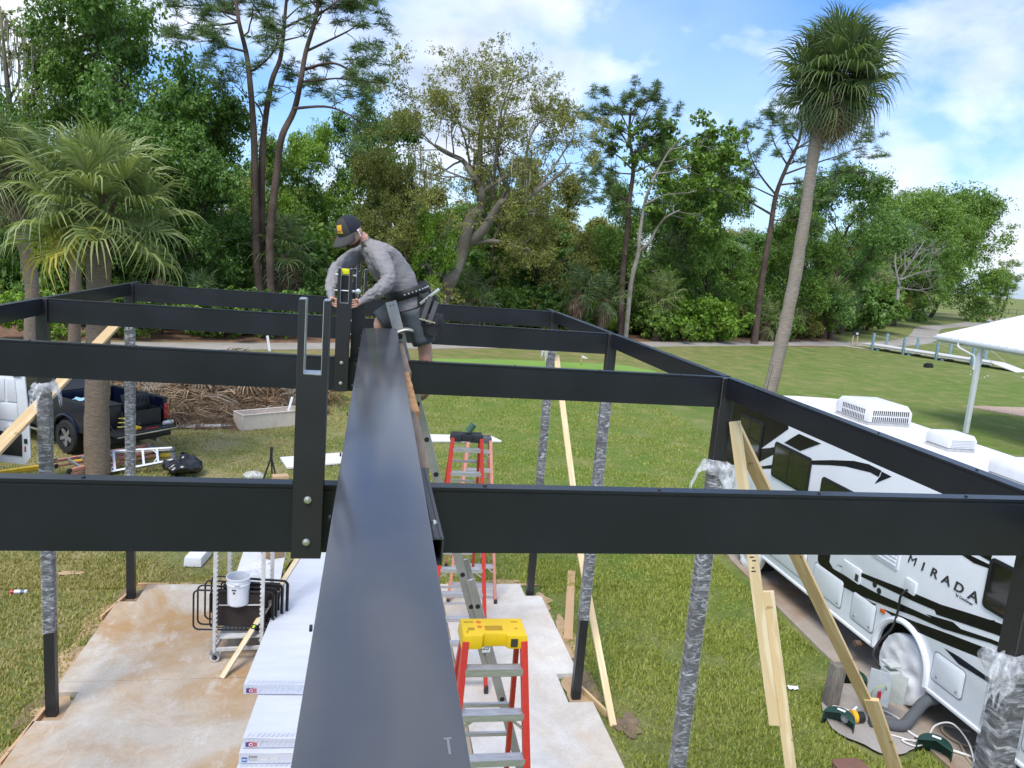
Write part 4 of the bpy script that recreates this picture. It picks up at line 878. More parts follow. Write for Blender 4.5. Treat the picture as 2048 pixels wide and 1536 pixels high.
# foam block, marker paint can, trash bag and other litter on the grass
mb=MB(); mb.box((-2.73,13.42,.075),(.30,.56,.16),Matrix.Rotation(-.12,3,'Z'),taper=.94); tag(mb.build('foam_block',mat('foam',(.78,.78,.78),.8,.06,20,.4,90),None,bevel=.012),'white foam block lying on the grass by the far slab edge','block')
sc=thing('spray_can','white marking paint can with a red cap lying on the left lawn','can',(-5.06,12.15,0)); rot=Matrix.Rotation(PI/2,3,'Y')
mb=MB(); mb.lathe([(.028,-.10),(.033,-.095),(.033,.07),(.026,.08)],(-5.03,12.15,.02),16,rot); mb.build('can_body',mat('can_white',(.6,.62,.66),.35),sc,auto=35)
mb=MB(); mb.lathe([(.025,0),(.027,.01),(.027,.05),(.022,.056)],(-5.13,12.15,.02),16,Matrix.Rotation(-PI/2,3,'Y')); mb.build('cap',mat('cap_red',(.5,.03,.04),.4),sc,auto=35)
mb=MB(); mb.lathe([(.0334,-.02),(.0334,.03)],(-5.02,12.15,.02),16,rot,cap=False); mb.build('can_print',mat('can_print',(.12,.13,.2),.5),sc)
mb=MB()
def bagfn(u,v):
    a=2*PI*u; r=.36*math.sin(PI*min(v*1.15,1))**.6 if v<.8 else .36*math.sin(PI*.92)**.6*(1-(v-.8)*3.6)
    p=V((-4.12+math.cos(a)*r*1.15,18.45+math.sin(a)*r,.0+.52*v)); n=mnoise.noise_vector(p*5)*.10+mnoise.noise_vector(p*13)*.035
    p+=n; p.z=max(p.z,-.02); return p
mb.grid(bagfn,30,16,True); tag(mb.build('trash_bag',mat('bag_gloss',(.012,.012,.014),.22,.2,10),None,smooth=True,auto=180),'shiny black rubbish bag on the lawn beside the folded ladder','bag')
def slabby(name,label,pts,z0,z1,m,cat):
    mb=MB(); mb.prism(pts,(z0,z1),lambda a,b,h:(a,b,h)); return tag(mb.build(name,m,None,bevel=.006,seg=1),label,cat)
PANEL=mat('panel_white',(.74,.74,.73),.5,.04,4)
slabby('wall_panel','white flat panel lying on the lawn behind the nearest forked upright',[(-2.07,19.95),(-1.80,19.05),(-.2,19.75),(-.2,20.7)],.0,.06,PANEL,'panel')
slabby('wall_panel','white flat panel lying on the lawn behind the black-capped ladder',[(1.3,22.9),(1.35,22.1),(4.22,22.45),(3.95,23.1)],.0,.06,PANEL,'panel')
st=thing('saw_stand','small black folding stand on the lawn near the white panel','stand',(-2.1,18.35,0))
for a in ((-2.25,18.2),(-1.95,18.2),(-2.1,18.6)): mb=MB(); mb.bar((a[0],a[1],0),(-2.1,18.35,.52),.03,.03); mb.build('leg',BLACKP,st)
mb=MB(); mb.box((-2.1,18.35,.60),(.06,.06,.3)); mb.build('mast',BLACKP,st)
mb=MB(); mb.box((-1.86,18.15,.06),(.36,.24,.14),Matrix.Rotation(.3,3,'Z')); tag(mb.build('cardboard_box',mat('cardboard2',(.48,.33,.19),.8,.1),None,bevel=.004),'opened brown cardboard box at the foot of the black stand','box')
mb=MB(); mb.grid(lambda u,v:(lambda p:V((p.x,p.y,max(-.01,p.z)))+mnoise.noise_vector(p*9)*.05)(V((-2.5,18.3,.06))+V((math.cos(2*PI*u)*.24*math.sin(PI*v),math.sin(2*PI*u)*.16*math.sin(PI*v),.10*math.cos(PI*v)))),16,10,True); tag(mb.build('plastic_bag',FILM2,None,smooth=True,auto=180),'clear plastic wrap in a heap on the lawn beside the stand','bag')
YT=mat('yellow_timber',(.62,.42,.03),.6,.2,8,.3,40)
single('parking_timber','yellow painted timber on the ground below the white van door',(-8.6,17.6,.03),(-7.0,18.85,.03),.12,.09,YT)
single('parking_timber','yellow painted timber on the ground behind the palm trunk and ladders',(-6.75,19.15,.03),(-4.7,20.0,.03),.10,.07,YT)
for i,(x,y,l) in enumerate(((-4.95,9.4,'white scrap of wrapping on the left lawn'),(6.15,8.98,'white torn paper on the lawn near the grey wooden stub post'))):
    mb=MB(); mb.grid(lambda u,v:V((x+(u-.5)*.14,y+(v-.5)*.09,.0))+mnoise.noise_vector(V((u*3+i,v*3,i)))*.03+V((0,0,.02)),5,5); tag(mb.build('paper_scrap',PALE,None,smooth=True),l,'paper')
# ================================================================ pickup truck
NAVY=mat('truck_navy',(.004,.008,.026),.3,.15,3,coat=.35,spec=.3); TRIM=mat('truck_trim',(.012,.012,.013),.5,.2,8); TYRE=mat('tyre',(.014,.014,.014),.8,.2,20,.3,90); GLASSD=mat('dark_glass',(.01,.012,.014),.06,.1,2,coat=.5); CHROME=mat('chrome',(.7,.7,.7),.15,.1,8,metal=1); LENS=mat('lamp_red',(.42,.01,.012),.15,.1,9,coat=.6)
def arch(cx,cz,r,n=10): return [(cx+r*math.cos(PI*i/n),cz+r*math.sin(PI*i/n)) for i in range(n+1)]
RIM=mat('alloy_rim',(.30,.30,.31),.4,.1,8,metal=.5)
def wheel(parent,c,r,w,ax='X',rimm=RIM):
    rot=Matrix.Rotation(PI/2,3,'Y') if ax=='X' else Matrix.Rotation(PI/2,3,'X')
    t=MB(); t.lathe([(r*.60,-w*.5),(r*.92,-w*.5),(r,-w*.36),(r,w*.36),(r*.92,w*.5),(r*.60,w*.5),(r*.60,-w*.5)],c,32,rot,cap=False)
    for i in range(40):
        a=2*PI*i/40; q=rot@V((r*1.005*math.cos(a),r*1.005*math.sin(a),0)); 
    wo=t.build('wheel',TYRE,parent,auto=35)
    m=MB(); m.lathe([(r*.60,-w*.42),(r*.60,w*.42),(r*.5,w*.40),(r*.5,-w*.40)],c,32,rot,cap=False)
    for k in range(5):
        a=2*PI*k/5
        for s in (-1,1):
            p=rot@V((r*.14*math.cos(a),r*.14*math.sin(a),s*w*.36)); q=rot@V((r*.56*math.cos(a),r*.56*math.sin(a),s*w*.40)); m.bar(V(c)+p,V(c)+q,r*.20,.03,rot@V((0,0,1)))
    m.lathe([(r*.18,-w*.40),(r*.18,w*.40)],c,16,rot); m.build('rim',rimm,wo,auto=35)
    m=MB(); m.lathe([(r*.5,-w*.1),(r*.5,w*.1)],c,20,rot); m.build('brake_shadow',TRIM,wo)
    return wo
def make_truck():
    o=thing('pickup_truck','dark navy pickup truck with its tailgate down behind the palm trunk','truck',(0,0,0)); W=1.0
    # bed sides: profile in (y,z) with a wheel arch; local +Y forward
    for s in (-1,1):
        pr=[(0,.62),(.62,.62)]+[(1.18-.47*math.cos(PI*i/10),.50+.47*math.sin(PI*i/10)) for i in range(11)][1:-1]+[(1.74,.62),(2.05,.62),(2.05,1.34),(0,1.34)]
        pr=[(max(0,a),max(.5,b)) for a,b in pr]
        m=MB(); m.prism(pr,(s*.86,s*.985),lambda a,b,h:(h,a,b)); m.build('bed_side',NAVY,o,bevel=.02)
        m=MB(); m.box((s*.925,1.02,1.352),(.15,2.06,.022)); m.build('bed_rail_cap',TRIM,o,bevel=.006)
        m=MB(); m.tube([(s*.985,1.18-.49*math.cos(PI*i/12),.50+.49*math.sin(PI*i/12)) for i in range(13)],.035,8)
        m.build('wheel_arch',NAVY,o,smooth=True)
        m=MB(); m.box((s*.93,-.012,1.02),(.13,.05,.40)); t=m.build('tail_light',LENS,o,bevel=.02)
        for z in (1.11,.93): b=MB(); b.lathe([(.05,0),(.045,.012),(.02,.018)],(s*.93,-.038,z),16,Matrix.Rotation(PI/2,3,'X')); b.build('lamp_lens',LENS,t,auto=40)
        wheel(o,(s*.86,1.18,.42),.42,.29)
        wheel(o,(s*.86,4.75,.42),.42,.29)
        # front body sides
        pr=[(2.08,.52),(4.22,.52)]+[(4.75-.50*math.cos(PI*i/10),.45+.50*math.sin(PI*i/10)) for i in range(11)]+[(5.7,.52),(5.75,1.05),(4.3,1.22),(2.08,1.30)]
        m=MB(); m.prism(pr,(s*.84,s*.985),lambda a,b,h:(h,a,b)); m.build('body_side',NAVY,o,bevel=.02)
        for y0,y1 in ((2.12,3.08),(3.12,4.1)):
            m=MB(); m.box((s*.992,(y0+y1)/2,.9),(.02,y1-y0,.70)); d=m.build('door',NAVY,o,bevel=.012)
            m=MB(); m.box((s*1.012,y0+.12,1.12),(.03,.16,.035)); m.build('handle',CHROME,d,bevel=.006)
        m=MB(); m.tube([(s*.98,4.05,1.33),(s*1.15,4.02,1.36)],.02,8); m.box((s*1.2,4.02,1.38),(.16,.09,.24)); m.build('wing_mirror',TRIM,o,bevel=.015)
        m=MB(); m.bar((s*1.0,2.2,.42),(s*1.0,4.2,.42),.1,.06); m.build('side_step',CHROME,o,bevel=.015)
    m=MB(); m.box((0,1.03,.66),(1.74,2.03,.06)); m.build('bed_floor',TRIM,o)
    m=MB(); m.box((0,2.06,1.0),(1.96,.07,.74)); m.build('bed_bulkhead',NAVY,o,bevel=.01)
    # cab
    cab=[(2.12,1.30),(4.25,1.25),(3.75,1.86),(3.35,1.94),(2.5,1.94),(2.2,1.86)]
    m=MB(); m.prism(cab,(-.84,.84),lambda a,b,h:(h*(1-.10*(b-1.3)/.64),a,b)); m.build('cab',NAVY,o,bevel=.04)
    m=MB(); m.add([(-.66,2.12,1.38),(.66,2.12,1.38),(.60,2.19,1.80),(-.60,2.19,1.80)],[(0,1,2,3)]); k=m.build('rear_window',GLASSD,o); k.modifiers.new('t','SOLIDIFY').thickness=.03
    for s in (-1,1):
        m=MB(); m.add([(s*.845,2.3,1.36),(s*.845,3.95,1.36),(s*.79,3.65,1.82),(s*.775,2.42,1.84)],[(0,1,2,3)]); k=m.build('side_window',GLASSD,o); k.modifiers.new('t','SOLIDIFY').thickness=.02
    m=MB(); m.add([(-.74,4.22,1.32),(.74,4.22,1.32),(.68,3.80,1.82),(-.68,3.80,1.82)],[(0,1,2,3)]); k=m.build('windscreen',GLASSD,o); k.modifiers.new('t','SOLIDIFY').thickness=.03
    m=MB(); m.add([(-.92,4.25,1.24),(.92,4.25,1.24),(.88,5.72,1.08),(-.88,5.72,1.08),(-.92,4.25,.7),(.92,4.25,.7),(.88,5.78,.6),(-.88,5.78,.6)],[(0,1,2,3),(7,6,5,4),(0,4,5,1),(1,5,6,2),(2,6,7,3),(3,7,4,0)]); m.build('bonnet',NAVY,o,bevel=.04)
    m=MB(); m.box((0,5.82,.62),(1.8,.14,.26)); m.build('front_bumper',CHROME,o,bevel=.03)
    # tailgate, open flat
    m=MB(); m.box((0,-.30,.70),(1.60,.56,.075)); tg=m.build('tailgate',TRIM,o,bevel=.02)
    for i in range(7): r=MB(); r.box((-.66+.22*i,-.30,.742),(.10,.48,.010)); r.build('tread_rib',TRIM,tg,bevel=.003,seg=1)
    m=MB(); m.bar((-.80,-.585,.685),(.80,-.585,.685),.02,.03); m.build('tailgate_edge',CHROME,tg,bevel=.006)
    for s in (-1,1): m=MB(); m.tube([(s*.80,.02,1.18),(s*.79,-.50,.76)],.008,6); m.build('tailgate_cable',TRIM,o)
    m=MB(); m.box((0,-.10,.50),(1.9,.20,.20)); m.build('rear_bumper',TRIM,o,bevel=.03)
    m=MB(); m.tube([(.5,-.28,.36),(.5,.6,.40)],.045,12); m.build('exhaust_pipe',STEEL,o,auto=40)
    m=MB(); m.box((0,2.6,.50),(1.5,5.4,.22)); m.build('chassis',TRIM,o)
    o.location=(-5.63,19.96,0); o.rotation_euler=(0,0,R(50.8)); return o
make_truck()
TM=Matrix.Translation((-5.63,19.96,0))@Matrix.Rotation(R(50.8),4,'Z')
def in_truck(mb,name,label,cat,m,**k):
    mb.v=[tuple(TM@V(p)) for p in mb.v]; return tag(mb.build(name,m,None,**k),label,cat)
# things in the truck bed
tb=thing('wheeled_toolbox','black wheeled tool trunk with open lid on the truck tailgate','tool box',TM@V((.35,-.1,.74)))
def tp(mb,n,m,par=tb,**k): mb.v=[tuple(TM@V(p)) for p in mb.v]; return mb.build(n,m,par,**k)
mb=MB(); x0,x1,y0,y1,z0,z1=.0,.72,-.10,.36,.76,1.14
for bx in (((x0,y0,z0),(x1,y1,z0+.02)),((x0,y0,z0),(x0+.02,y1,z1)),((x1-.02,y0,z0),(x1,y1,z1)),((x0+.02,y0,z0+.02),(x1-.02,y0+.02,z1)),((x0+.02,y1-.02,z0+.02),(x1-.02,y1,z1))): mb.box2(*bx)
tp(mb,'trunk_box',mat('trunk_black',(.016,.016,.017),.5,.2,9),auto=30)
mb=MB(); mb.box((.36,.40,1.30),(.74,.07,.36),Matrix.Rotation(R(-14),3,'X')); lid=tp(mb,'trunk_lid',mat('trunk_black',(.016,.016,.017)),bevel=.015)
for i in range(6): mb=MB(); mb.bar((.05+.11*i,.352,1.18),(.12+.11*i,.335,1.42),.02,.012,(0,1,0)); tp(mb,'lid_rib',TRIM,lid)
for x in (.08,): mb=MB(); mb.lathe([(.085,-.02),(.095,-.012),(.095,.012),(.085,.02)],(x,-.125,.83),18,Matrix.Rotation(PI/2,3,'X')); wv=tp(mb,'trunk_wheel',TYRE,auto=40); mb=MB(); mb.lathe([(.035,-.024),(.035,.024)],(x,-.125,.83),12,Matrix.Rotation(PI/2,3,'X')); tp(mb,'wheel_hub',LGRY,wv)
mb=MB(); mb.box((-.42,.62,.98),(.55,.75,.55)); mb.box((-.42,.62,1.28),(.60,.80,.06)); in_truck(mb,'tool_case','black hard tool case standing in the truck bed','tool box',mat('case_black',(.02,.02,.022),.45,.2,9),bevel=.02)
mb=MB(); mb.grid(lambda u,v:V((-.72+.34*u,1.15+.28*v,1.30))+mnoise.noise_vector(V((u*3,v*3,1)))*.10,7,7); in_truck(mb,'blue_cloth','pale blue cloth bag on the truck bed rail','bag',mat('cloth_blue',(.30,.50,.60),.8,.15,9),smooth=True)
mb=MB(); mb.bar((.1,.2,1.42),(.55,.9,1.40),.12,.02); in_truck(mb,'white_trim_piece','white trim piece lying over the truck tools','trim',WHITE)
mb=MB(); mb.lathe([(.05,0),(.05,.26)],V((.62,-.34,.79)),16,Matrix.Rotation(PI/2,3,'Y')); in_truck(mb,'paper_roll','white paper towel roll on the open tailgate','roll',PALE,auto=40)
mb=MB(); pts=[V((-.35+.13*math.cos(i*.7)*(1-.02*i),-.12+.11*math.sin(i*.7),.76+.012*i)) for i in range(26)]; mb.tube(pts,.012,6); in_truck(mb,'coiled_rope','yellow coiled rope on the open tailgate','rope',mat('rope_yellow',(.60,.55,.12),.8,.15,20),smooth=True)
mb=MB(); mb.box((-.12,-.35,.775),(.16,.07,.06)); mb.box((-.10,-.35,.80),(.05,.2,.05)); in_truck(mb,'drill','small yellow power tool on the open tailgate','tool',mat('tool_yellow',(.75,.45,.02),.4),bevel=.012)
mb=MB(); mb.bar((.05,-.42,.752),(.38,-.46,.752),.02,.02); in_truck(mb,'screwdriver','red handled screwdriver on the open tailgate','tool',mat('tool_red',(.55,.03,.02),.4))
# ================================================================ cargo van with its rear door open
VANW=mat('van_white',(.74,.76,.79),.28,.04,3,coat=.5)
vn=thing('cargo_van','white cargo van parked left of the slab with its rear door open','van',(-9.5,16,0))
def VB(name,a,b,m,bevel=.03,par=vn): mb=MB(); mb.box2(a,b); return mb.build(name,m,par,bevel=bevel)
VB('body',(-12.6,15.0,.55),(-7.62,17.0,2.65),VANW,.12); VB('bonnet',(-13.7,15.05,.55),(-12.55,16.95,1.45),VANW,.15)
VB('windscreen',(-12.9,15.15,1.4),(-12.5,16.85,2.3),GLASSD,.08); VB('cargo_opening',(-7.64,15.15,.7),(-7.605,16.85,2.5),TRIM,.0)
for x in (-8.7,-12.2):
    for y in (15.08,16.92): wheel(vn,(x,y,.36),.36,.22,'Y')
VB('rear_bumper',(-7.7,15.0,.45),(-7.5,17.0,.62),TRIM)
for y in (15.06,16.96): VB('tail_light',(-7.66,y-.05,.95),(-7.585,y+.05,1.55),LENS,.015)
# door: leaf reaching +X from the far rear corner, inner side to the camera
dx0,dx1,dy=-7.56,-6.80,17.03
mb=MB(); mb.prism([(dx0,.78),(dx0+.1,.62),(dx1-.12,.56),(dx1-.02,.72),(dx1-.035,1.6),(dx1-.09,2.5),(dx1-.2,2.56),(dx0,2.56)],(dy,dy+.05),lambda a,b,h:(a,h+(a-dx0)*.06,b)); dr=mb.build('rear_door',VANW,vn,bevel=.012)
J=lambda a,b,e:(a,dy-e+(a-dx0)*.06,b)
def plate(name,poly,m,e0=.0,e1=.02,bev=.006): mb=MB(); mb.prism(poly,(e0,e1),lambda a,b,h:J(a,b,h)); return mb.build(name,m,dr,bevel=bev)
plate('lower_liner',[(dx0+.05,.80),(dx1-.17,.74),(dx1-.17,1.22),(dx0+.32,1.24),(dx0+.05,1.36)],TRIM,.002,.022)
plate('window_panel',[(dx0+.10,1.55),(dx1-.22,1.50),(dx1-.24,1.86),(dx0+.10,1.88)],VANW,.002,.016); plate('window_panel',[(dx0+.10,1.92),(dx0+.30,1.92),(dx0+.30,2.40),(dx0+.10,2.40)],VANW,.002,.016); plate('window_panel',[(dx0+.34,1.92),(dx1-.24,1.90),(dx1-.27,2.38),(dx0+.34,2.40)],VANW,.002,.016)
plate('grab_handle',[(dx0+.28,1.36),(dx1-.2,1.24),(dx1-.19,1.30),(dx0+.36,1.46)],VANW,.002,.05,.012); plate('red_reflector',[(dx1-.13,.84),(dx1-.10,.84),(dx1-.10,.96),(dx1-.13,.96)],LENS,.002,.008,.002); plate('latch',[(dx1-.13,1.02),(dx1-.07,1.02),(dx1-.07,1.12),(dx1-.13,1.12)],TRIM,.002,.02); plate('hinge',[(dx1-.30,2.44),(dx1-.16,2.44),(dx1-.16,2.54),(dx1-.30,2.54)],STEEL,.002,.03); plate('amber_sticker',[(dx0+.06,1.40),(dx0+.11,1.40),(dx0+.11,1.45),(dx0+.06,1.45)],ORG,.002,.004,0)
# ================================================================ planter and white rails
RESIN=mat('resin_beige',(.66,.57,.47),.55,.06,5,dirt=((.50,.42,.33),4,.4))
def planter():
    o=thing('planter_box','long beige resin planter box standing by the palm debris','planter',(-2.6,23.5,0))
    A=V((-3.46,22.85,0)); d=V((1.75,1.12,0)).normalized(); n=V((-d.y,d.x,0)); L,Wd,Hh=2.0,.62,.44
    P=lambda a,b,c:A+d*a+n*b+V((0,0,c))
    def pl(nm,a0,a1,b0,b1,c0,c1): 
        mb=MB(); mb.add([P(a0,b0,c0),P(a1,b0,c0),P(a1,b1,c0),P(a0,b1,c0),P(a0,b0,c1),P(a1,b0,c1),P(a1,b1,c1),P(a0,b1,c1)],[(3,2,1,0),(4,5,6,7),(0,1,5,4),(1,2,6,5),(2,3,7,6),(3,0,4,7)]); mb.build(nm,RESIN,o,bevel=.006,seg=1)
    pl('side_panel',.0,L,0,.03,-.02,Hh); pl('side_panel',.0,L,Wd-.03,Wd,-.02,Hh); pl('end_panel',0,.03,.03,Wd-.03,-.02,Hh); pl('end_panel',L-.03,L,.03,Wd-.03,-.02,Hh); pl('bottom_panel',.03,L-.03,.03,Wd-.03,.02,.05)
    for a in (0,L/2-.02,L-.05): pl('batten',a,a+.05,-.012,0,-.015,Hh); pl('batten',a,a+.05,Wd-.042,Wd-.03,.05,Hh)
    pl('rim',-.01,L+.01,-.02,.035,Hh,Hh+.03); pl('rim',-.01,L+.01,Wd-.035,Wd+.02,Hh,Hh+.03); pl('rim',-.01,.035,.035,Wd-.035,Hh,Hh+.03); pl('rim',L-.035,L+.01,.035,Wd-.035,Hh,Hh+.03)
    single('wood_offcut','white painted offcut sticking up out of the beige planter box',P(1.5,.3,.06),P(1.75,.36,.82),.07,.02,WHITE,(0,1,0),'slat')
planter()
for i in range(4): single('vinyl_rail',['white vinyl rail lying closest to the pickup in front of the debris','second white vinyl rail from the pickup before the debris','third white vinyl rail from the pickup before the debris','white vinyl rail reaching nearest the planter before the debris'][i],(-5.6+.3*i,22.85+.14*i,.02+.03*(i%2)),(-3.55+.1*i,23.35+.16*i,.03),.10,.05,mat('vinyl_white',(.66,.65,.62),.5,.1,5,dirt=((.35,.3,.24),4,.6)),(0,0,1),'rail','white vinyl rails by the debris')
# ================================================================ palm fronds (shared by palms and the debris pile)
def frond_mesh(name,pet,blade,n,droop,fold,seed,width=.035,split=.32,rings=3):
    """fan leaf: arching stem along +Y, then stiff segments fanned round the arched midrib, their tips hanging"""
    rnd=random.Random(seed); P=[];F=[]
    def strip(pts,ws,side):
        o=len(P)
        for p,w in zip(pts,ws): P.append(p-side*w*.5); P.append(p+side*w*.5)
        for i in range(len(pts)-1): F.append((o+2*i,o+2*i+1,o+2*i+3,o+2*i+2))
    def stem(t): # arching stem and midrib, t in 0..1
        L=pet+blade*.45; y=L*t; z=-droop*.35*L*t*t; return V((0,y,z))
    strip([stem(i/5*.72) for i in range(6)],[.05,.04,.035,.032,.03,.026],V((1,0,0))); strip([stem(i/5*.72)+V((0,0,.004)) for i in range(6)],[.04,.03,.028,.026,.024,.02],V((0,0,1)))
    for k in range(n):
        f=(k+.5)/n; a=(f-.5)*2*R(150)                     # angle of the segment to the midrib
        t0=.70+.30*(1-abs(2*f-1))**1.2; o=stem(t0); l=blade*(.62+.38*math.cos(a*.5))*rnd.uniform(.9,1.08)
        d=V((math.sin(a),math.cos(a),.20+fold*abs(math.sin(a)))).normalized(); side=d.cross(V((0,0,1))).normalized()
        side=(side*math.cos(.6*(1 if k%2 else -1))+V((0,0,1))*math.sin(.6*(1 if k%2 else -1))).normalized()
        dr=droop*rnd.uniform(.6,1.5); pts=[];m=4+rings-3
        for i in range(m+1):
            t=i/m; g=max(0,t-split); pts.append(o+d*l*t*(1-.18*g)+V((rnd.uniform(-1,1)*.02*t,0,-dr*l*g*g*1.5)))
        w=width*rnd.uniform(.85,1.15); strip(pts,[w*.7]+[w*(1.15-.2*i) for i in range(1,m)]+[w*.10],side)
    me=bpy.data.meshes.new(name); me.from_pydata(P,[],F); me.polygons.foreach_set('use_smooth',[True]*len(F)); return me
PG=leafmat('palm_green',[(.042,.064,.024),(.085,.115,.045),(.14,.17,.072)],.25,.42,2.0)
PY=leafmat('palm_yellow',[(.07,.09,.018),(.15,.16,.032),(.22,.19,.045)],.3,.45,2.0)
PD=leafmat('palm_dark',[(.022,.040,.018),(.045,.070,.030),(.08,.11,.045)],.25,.42,2.0)
PX=leafmat('palm_dead',[(.05,.036,.026),(.10,.075,.054),(.15,.118,.09)],.15,.7,2.0)
FR=[frond_mesh('frond_leaf_%d'%i,pet,bl,38,dr,fo,i+3,.062,.40) for i,(pet,bl,dr,fo) in enumerate(((.80,1.10,.8,.15),(.80,1.15,1.1,.05),(.75,1.10,1.5,-.1)))]
FS=[frond_mesh('frond_leaf_s%d'%i,pet,bl,22,dr,fo,i+13,.065) for i,(pet,bl,dr,fo) in enumerate(((.9,.9,.55,.2),(.8,1.0,.8,.1),(.7,.95,1.2,0)))]
for me in FR+FS: me.materials.append(PG)
def trunk(name,path,rad,m,parent,n=18,rough=.02,seed=0,rings=True):
    path=smooth_path([V(p) for p in path],10); k=len(path); mb=MB()
    ra=[np.interp(i/(k-1),np.linspace(0,1,len(rad)),rad) for i in range(k)]
    mb.tube(path,ra,n)
    o=mb.build(name,m,parent,smooth=True,auto=180)
    for v in o.data.vertices:
        p=V(v.co); v.co=p+V(v.normal)*(rough*mnoise.noise(p*4+V((seed,0,0)))+(rough*.5*math.sin(p.z*34+2*mnoise.noise(p*3)) if rings else 0))
    return o
def bark(name,c,c2,st=(1,1,6),sc=7,bump=.6):
    m,nt,b=nodes(name); n=mnz(nt,sc,6,.65,stretch=st); n2=mnz(nt,1.3,3,.5)
    k=mramp(nt,n,[(.3,tuple(x*.5 for x in c)),(.6,c)]); k=mixc(nt,mramp(nt,n2,[(.4,(0,)*3),(.65,(1,)*3)]),k,mramp(nt,n,[(.3,tuple(x*.55 for x in c2)),(.65,c2)]))
    nt.links.new(k,b.inputs['Base Color']); b.inputs['Roughness'].default_value=.9; b.inputs['Specular IOR Level'].default_value=.2; mbump(nt,b,n,bump,.04); return m
PBARK=bark('palm_bark',(.215,.175,.135),(.28,.215,.155),(.8,.8,5),9); PBARK2=bark('palm_bark_warm',(.27,.195,.14),(.25,.215,.175),(.8,.8,6),8); PBARK3=bark('palm_bark_pale',(.34,.29,.24),(.36,.30,.235),(.8,.8,7),8); BOOTS=bark('palm_boots',(.13,.085,.06),(.19,.14,.10),(3,3,1),10,.9)
def palm(name,label,path,rad,crown,N,size,mats,seed,low=-50,boots=None,bm=PBARK,group=None,fronds=None,cz=0,topcut=1.0,skirt=0,trunk_n=18):
    """trunk along path, N fronds spread over a ball from straight up to 'low' degrees; mats=(young,mid,old)"""
    rnd=random.Random(seed); o=thing(name,label,'palm tree',path[0],group)
    trunk('trunk',path,rad,bm,o,seed=seed,n=trunk_n)
    c=V(crown); fr=fronds or FR
    if boots:
        z0,z1,r=boots; top=V(path[-1]); mb=MB()
        for i in range(int(34)):
            a=i*2.4; t=i/34; z=z0+(z1-z0)*t; d=V((math.cos(a),math.sin(a),0)); p=V((top.x,top.y,z))+d*r*(.75+.2*t)
            mb.bar(p,p+d*.12+V((0,0,.24)),.085,.03,d)
        tag(mb.build('leaf_base',BOOTS,o,auto=30),kind='stuff')
    for i in range(N):
        f=(i+.5)/N; el=R(88)-(R(88)-R(low))*(f**1.05); az=i*2.39996+rnd.uniform(-.25,.25)
        me=fr[0] if f<.35 else (fr[1] if f<.72 else fr[2]); m=mats[0] if f<.55 else (mats[1] if f<.86 else mats[2])
        if rnd.random()<.10: m=mats[1]
        s=size*rnd.uniform(.88,1.1)*(topcut if f<.25 else 1)
        q=Quaternion((0,0,1),az)@Quaternion((1,0,0),el)@Quaternion((0,1,0),rnd.uniform(-.5,.5))
        inst(me,'frond',o,c-V(path[0])+V((0,0,-.3*f*size)),q,s,m)
    for i in range(skirt):
        az=rnd.uniform(0,2*PI); q=Quaternion((0,0,1),az)@Quaternion((1,0,0),R(rnd.uniform(-84,-62)))@Quaternion((0,1,0),rnd.uniform(-.8,.8))
        inst(fr[2],'dead_frond',o,c-V(path[0])+V((0,0,-.35*size)),q,size*rnd.uniform(.6,.95),PX)
    return o
palm('cabbage_palm','broad cabbage palm with a thick grey trunk in front of the pickup',[(-5.92,18.25,-.05),(-5.88,18.25,2.5),(-5.82,18.3,5.6)],[.29,.26,.25,.24,.27],(-5.80,18.3,6.28),46,.92,(PG,PG,PY),4,-32,(4.95,6.2,.30),topcut=.78,fronds=[FR[0],FR[0],FR[1]])
palm('cabbage_palm','palm with a leaning orange-brown trunk beside the broad cabbage palm',[(-10.2,26,-.05),(-10.25,26,2.0),(-10.25,26,3.9),(-10.75,26,6.6)],[.30,.24,.21,.2,.26],(-10.9,26,7.2),34,.80,(PD,PG,PX),9,-45,(6.1,7.2,.26),PBARK2)
palm('cabbage_palm','palm with a slim reddish trunk hidden behind the broad cabbage palm',[(-10.55,30.2,-.05),(-10.45,30.2,2.5),(-10.40,30.2,5.0)],[.26,.2,.19,.19],(-10.4,30.2,5.6),24,.68,(PG,PG,PY),15,-40,(4.6,5.6,.24),PBARK2)
palm('cabbage_palm','very tall palm with a long leaning trunk and round dark crown behind the motorhome',[(12.15,22,-.05),(12.66,22,2.12),(12.93,22,5.0),(13.02,22,7.3),(13.02,22,9.7),(13.22,22,11.2)],[.26,.22,.205,.185,.175,.175,.21],(13.38,22,11.95),100,.86,(PD,PD,PX),22,-70,(10.7,11.9,.25),PBARK3,skirt=10,fronds=FR,topcut=.9)
# holes in the tall trunk and bare flower stalks
# ================================================================ heap of cut palm fronds
pile=thing('debris_pile','brown heap of cut palm fronds and branches beyond the pickup','pile',(-5,27,0))
rnd=random.Random(5)
def pileh(x,y): 
    u=(x+5.0)/3.6; v=(y-27.2)/4.3; d=u*u+v*v; return max(0,1.05*(1-d)**.6 if d<1 else 0)
mb=MB(); 
mb.grid(lambda u,v:(lambda x,y:V((x,y,pileh(x,y)*.42-.06+.12*mnoise.noise(V((x*1.5,y*1.5,2))))))(-8.8+7.6*u,22.8+8.8*v),40,40); tag(mb.build('heap_core',mat('litter_brown',(.13,.085,.05),.95,.5,5,.9,40,det=7),pile,smooth=True),kind='stuff')
DM=[leafmat('dead_tan',[(.06,.044,.03),(.12,.09,.062),(.19,.15,.11)],.1,.8,2),leafmat('dead_rust',[(.05,.028,.016),(.10,.058,.032),(.14,.09,.05)],.1,.8,2),PX,leafmat('dead_grey',[(.06,.052,.044),(.11,.097,.084),(.16,.147,.13)],.1,.8,2)]
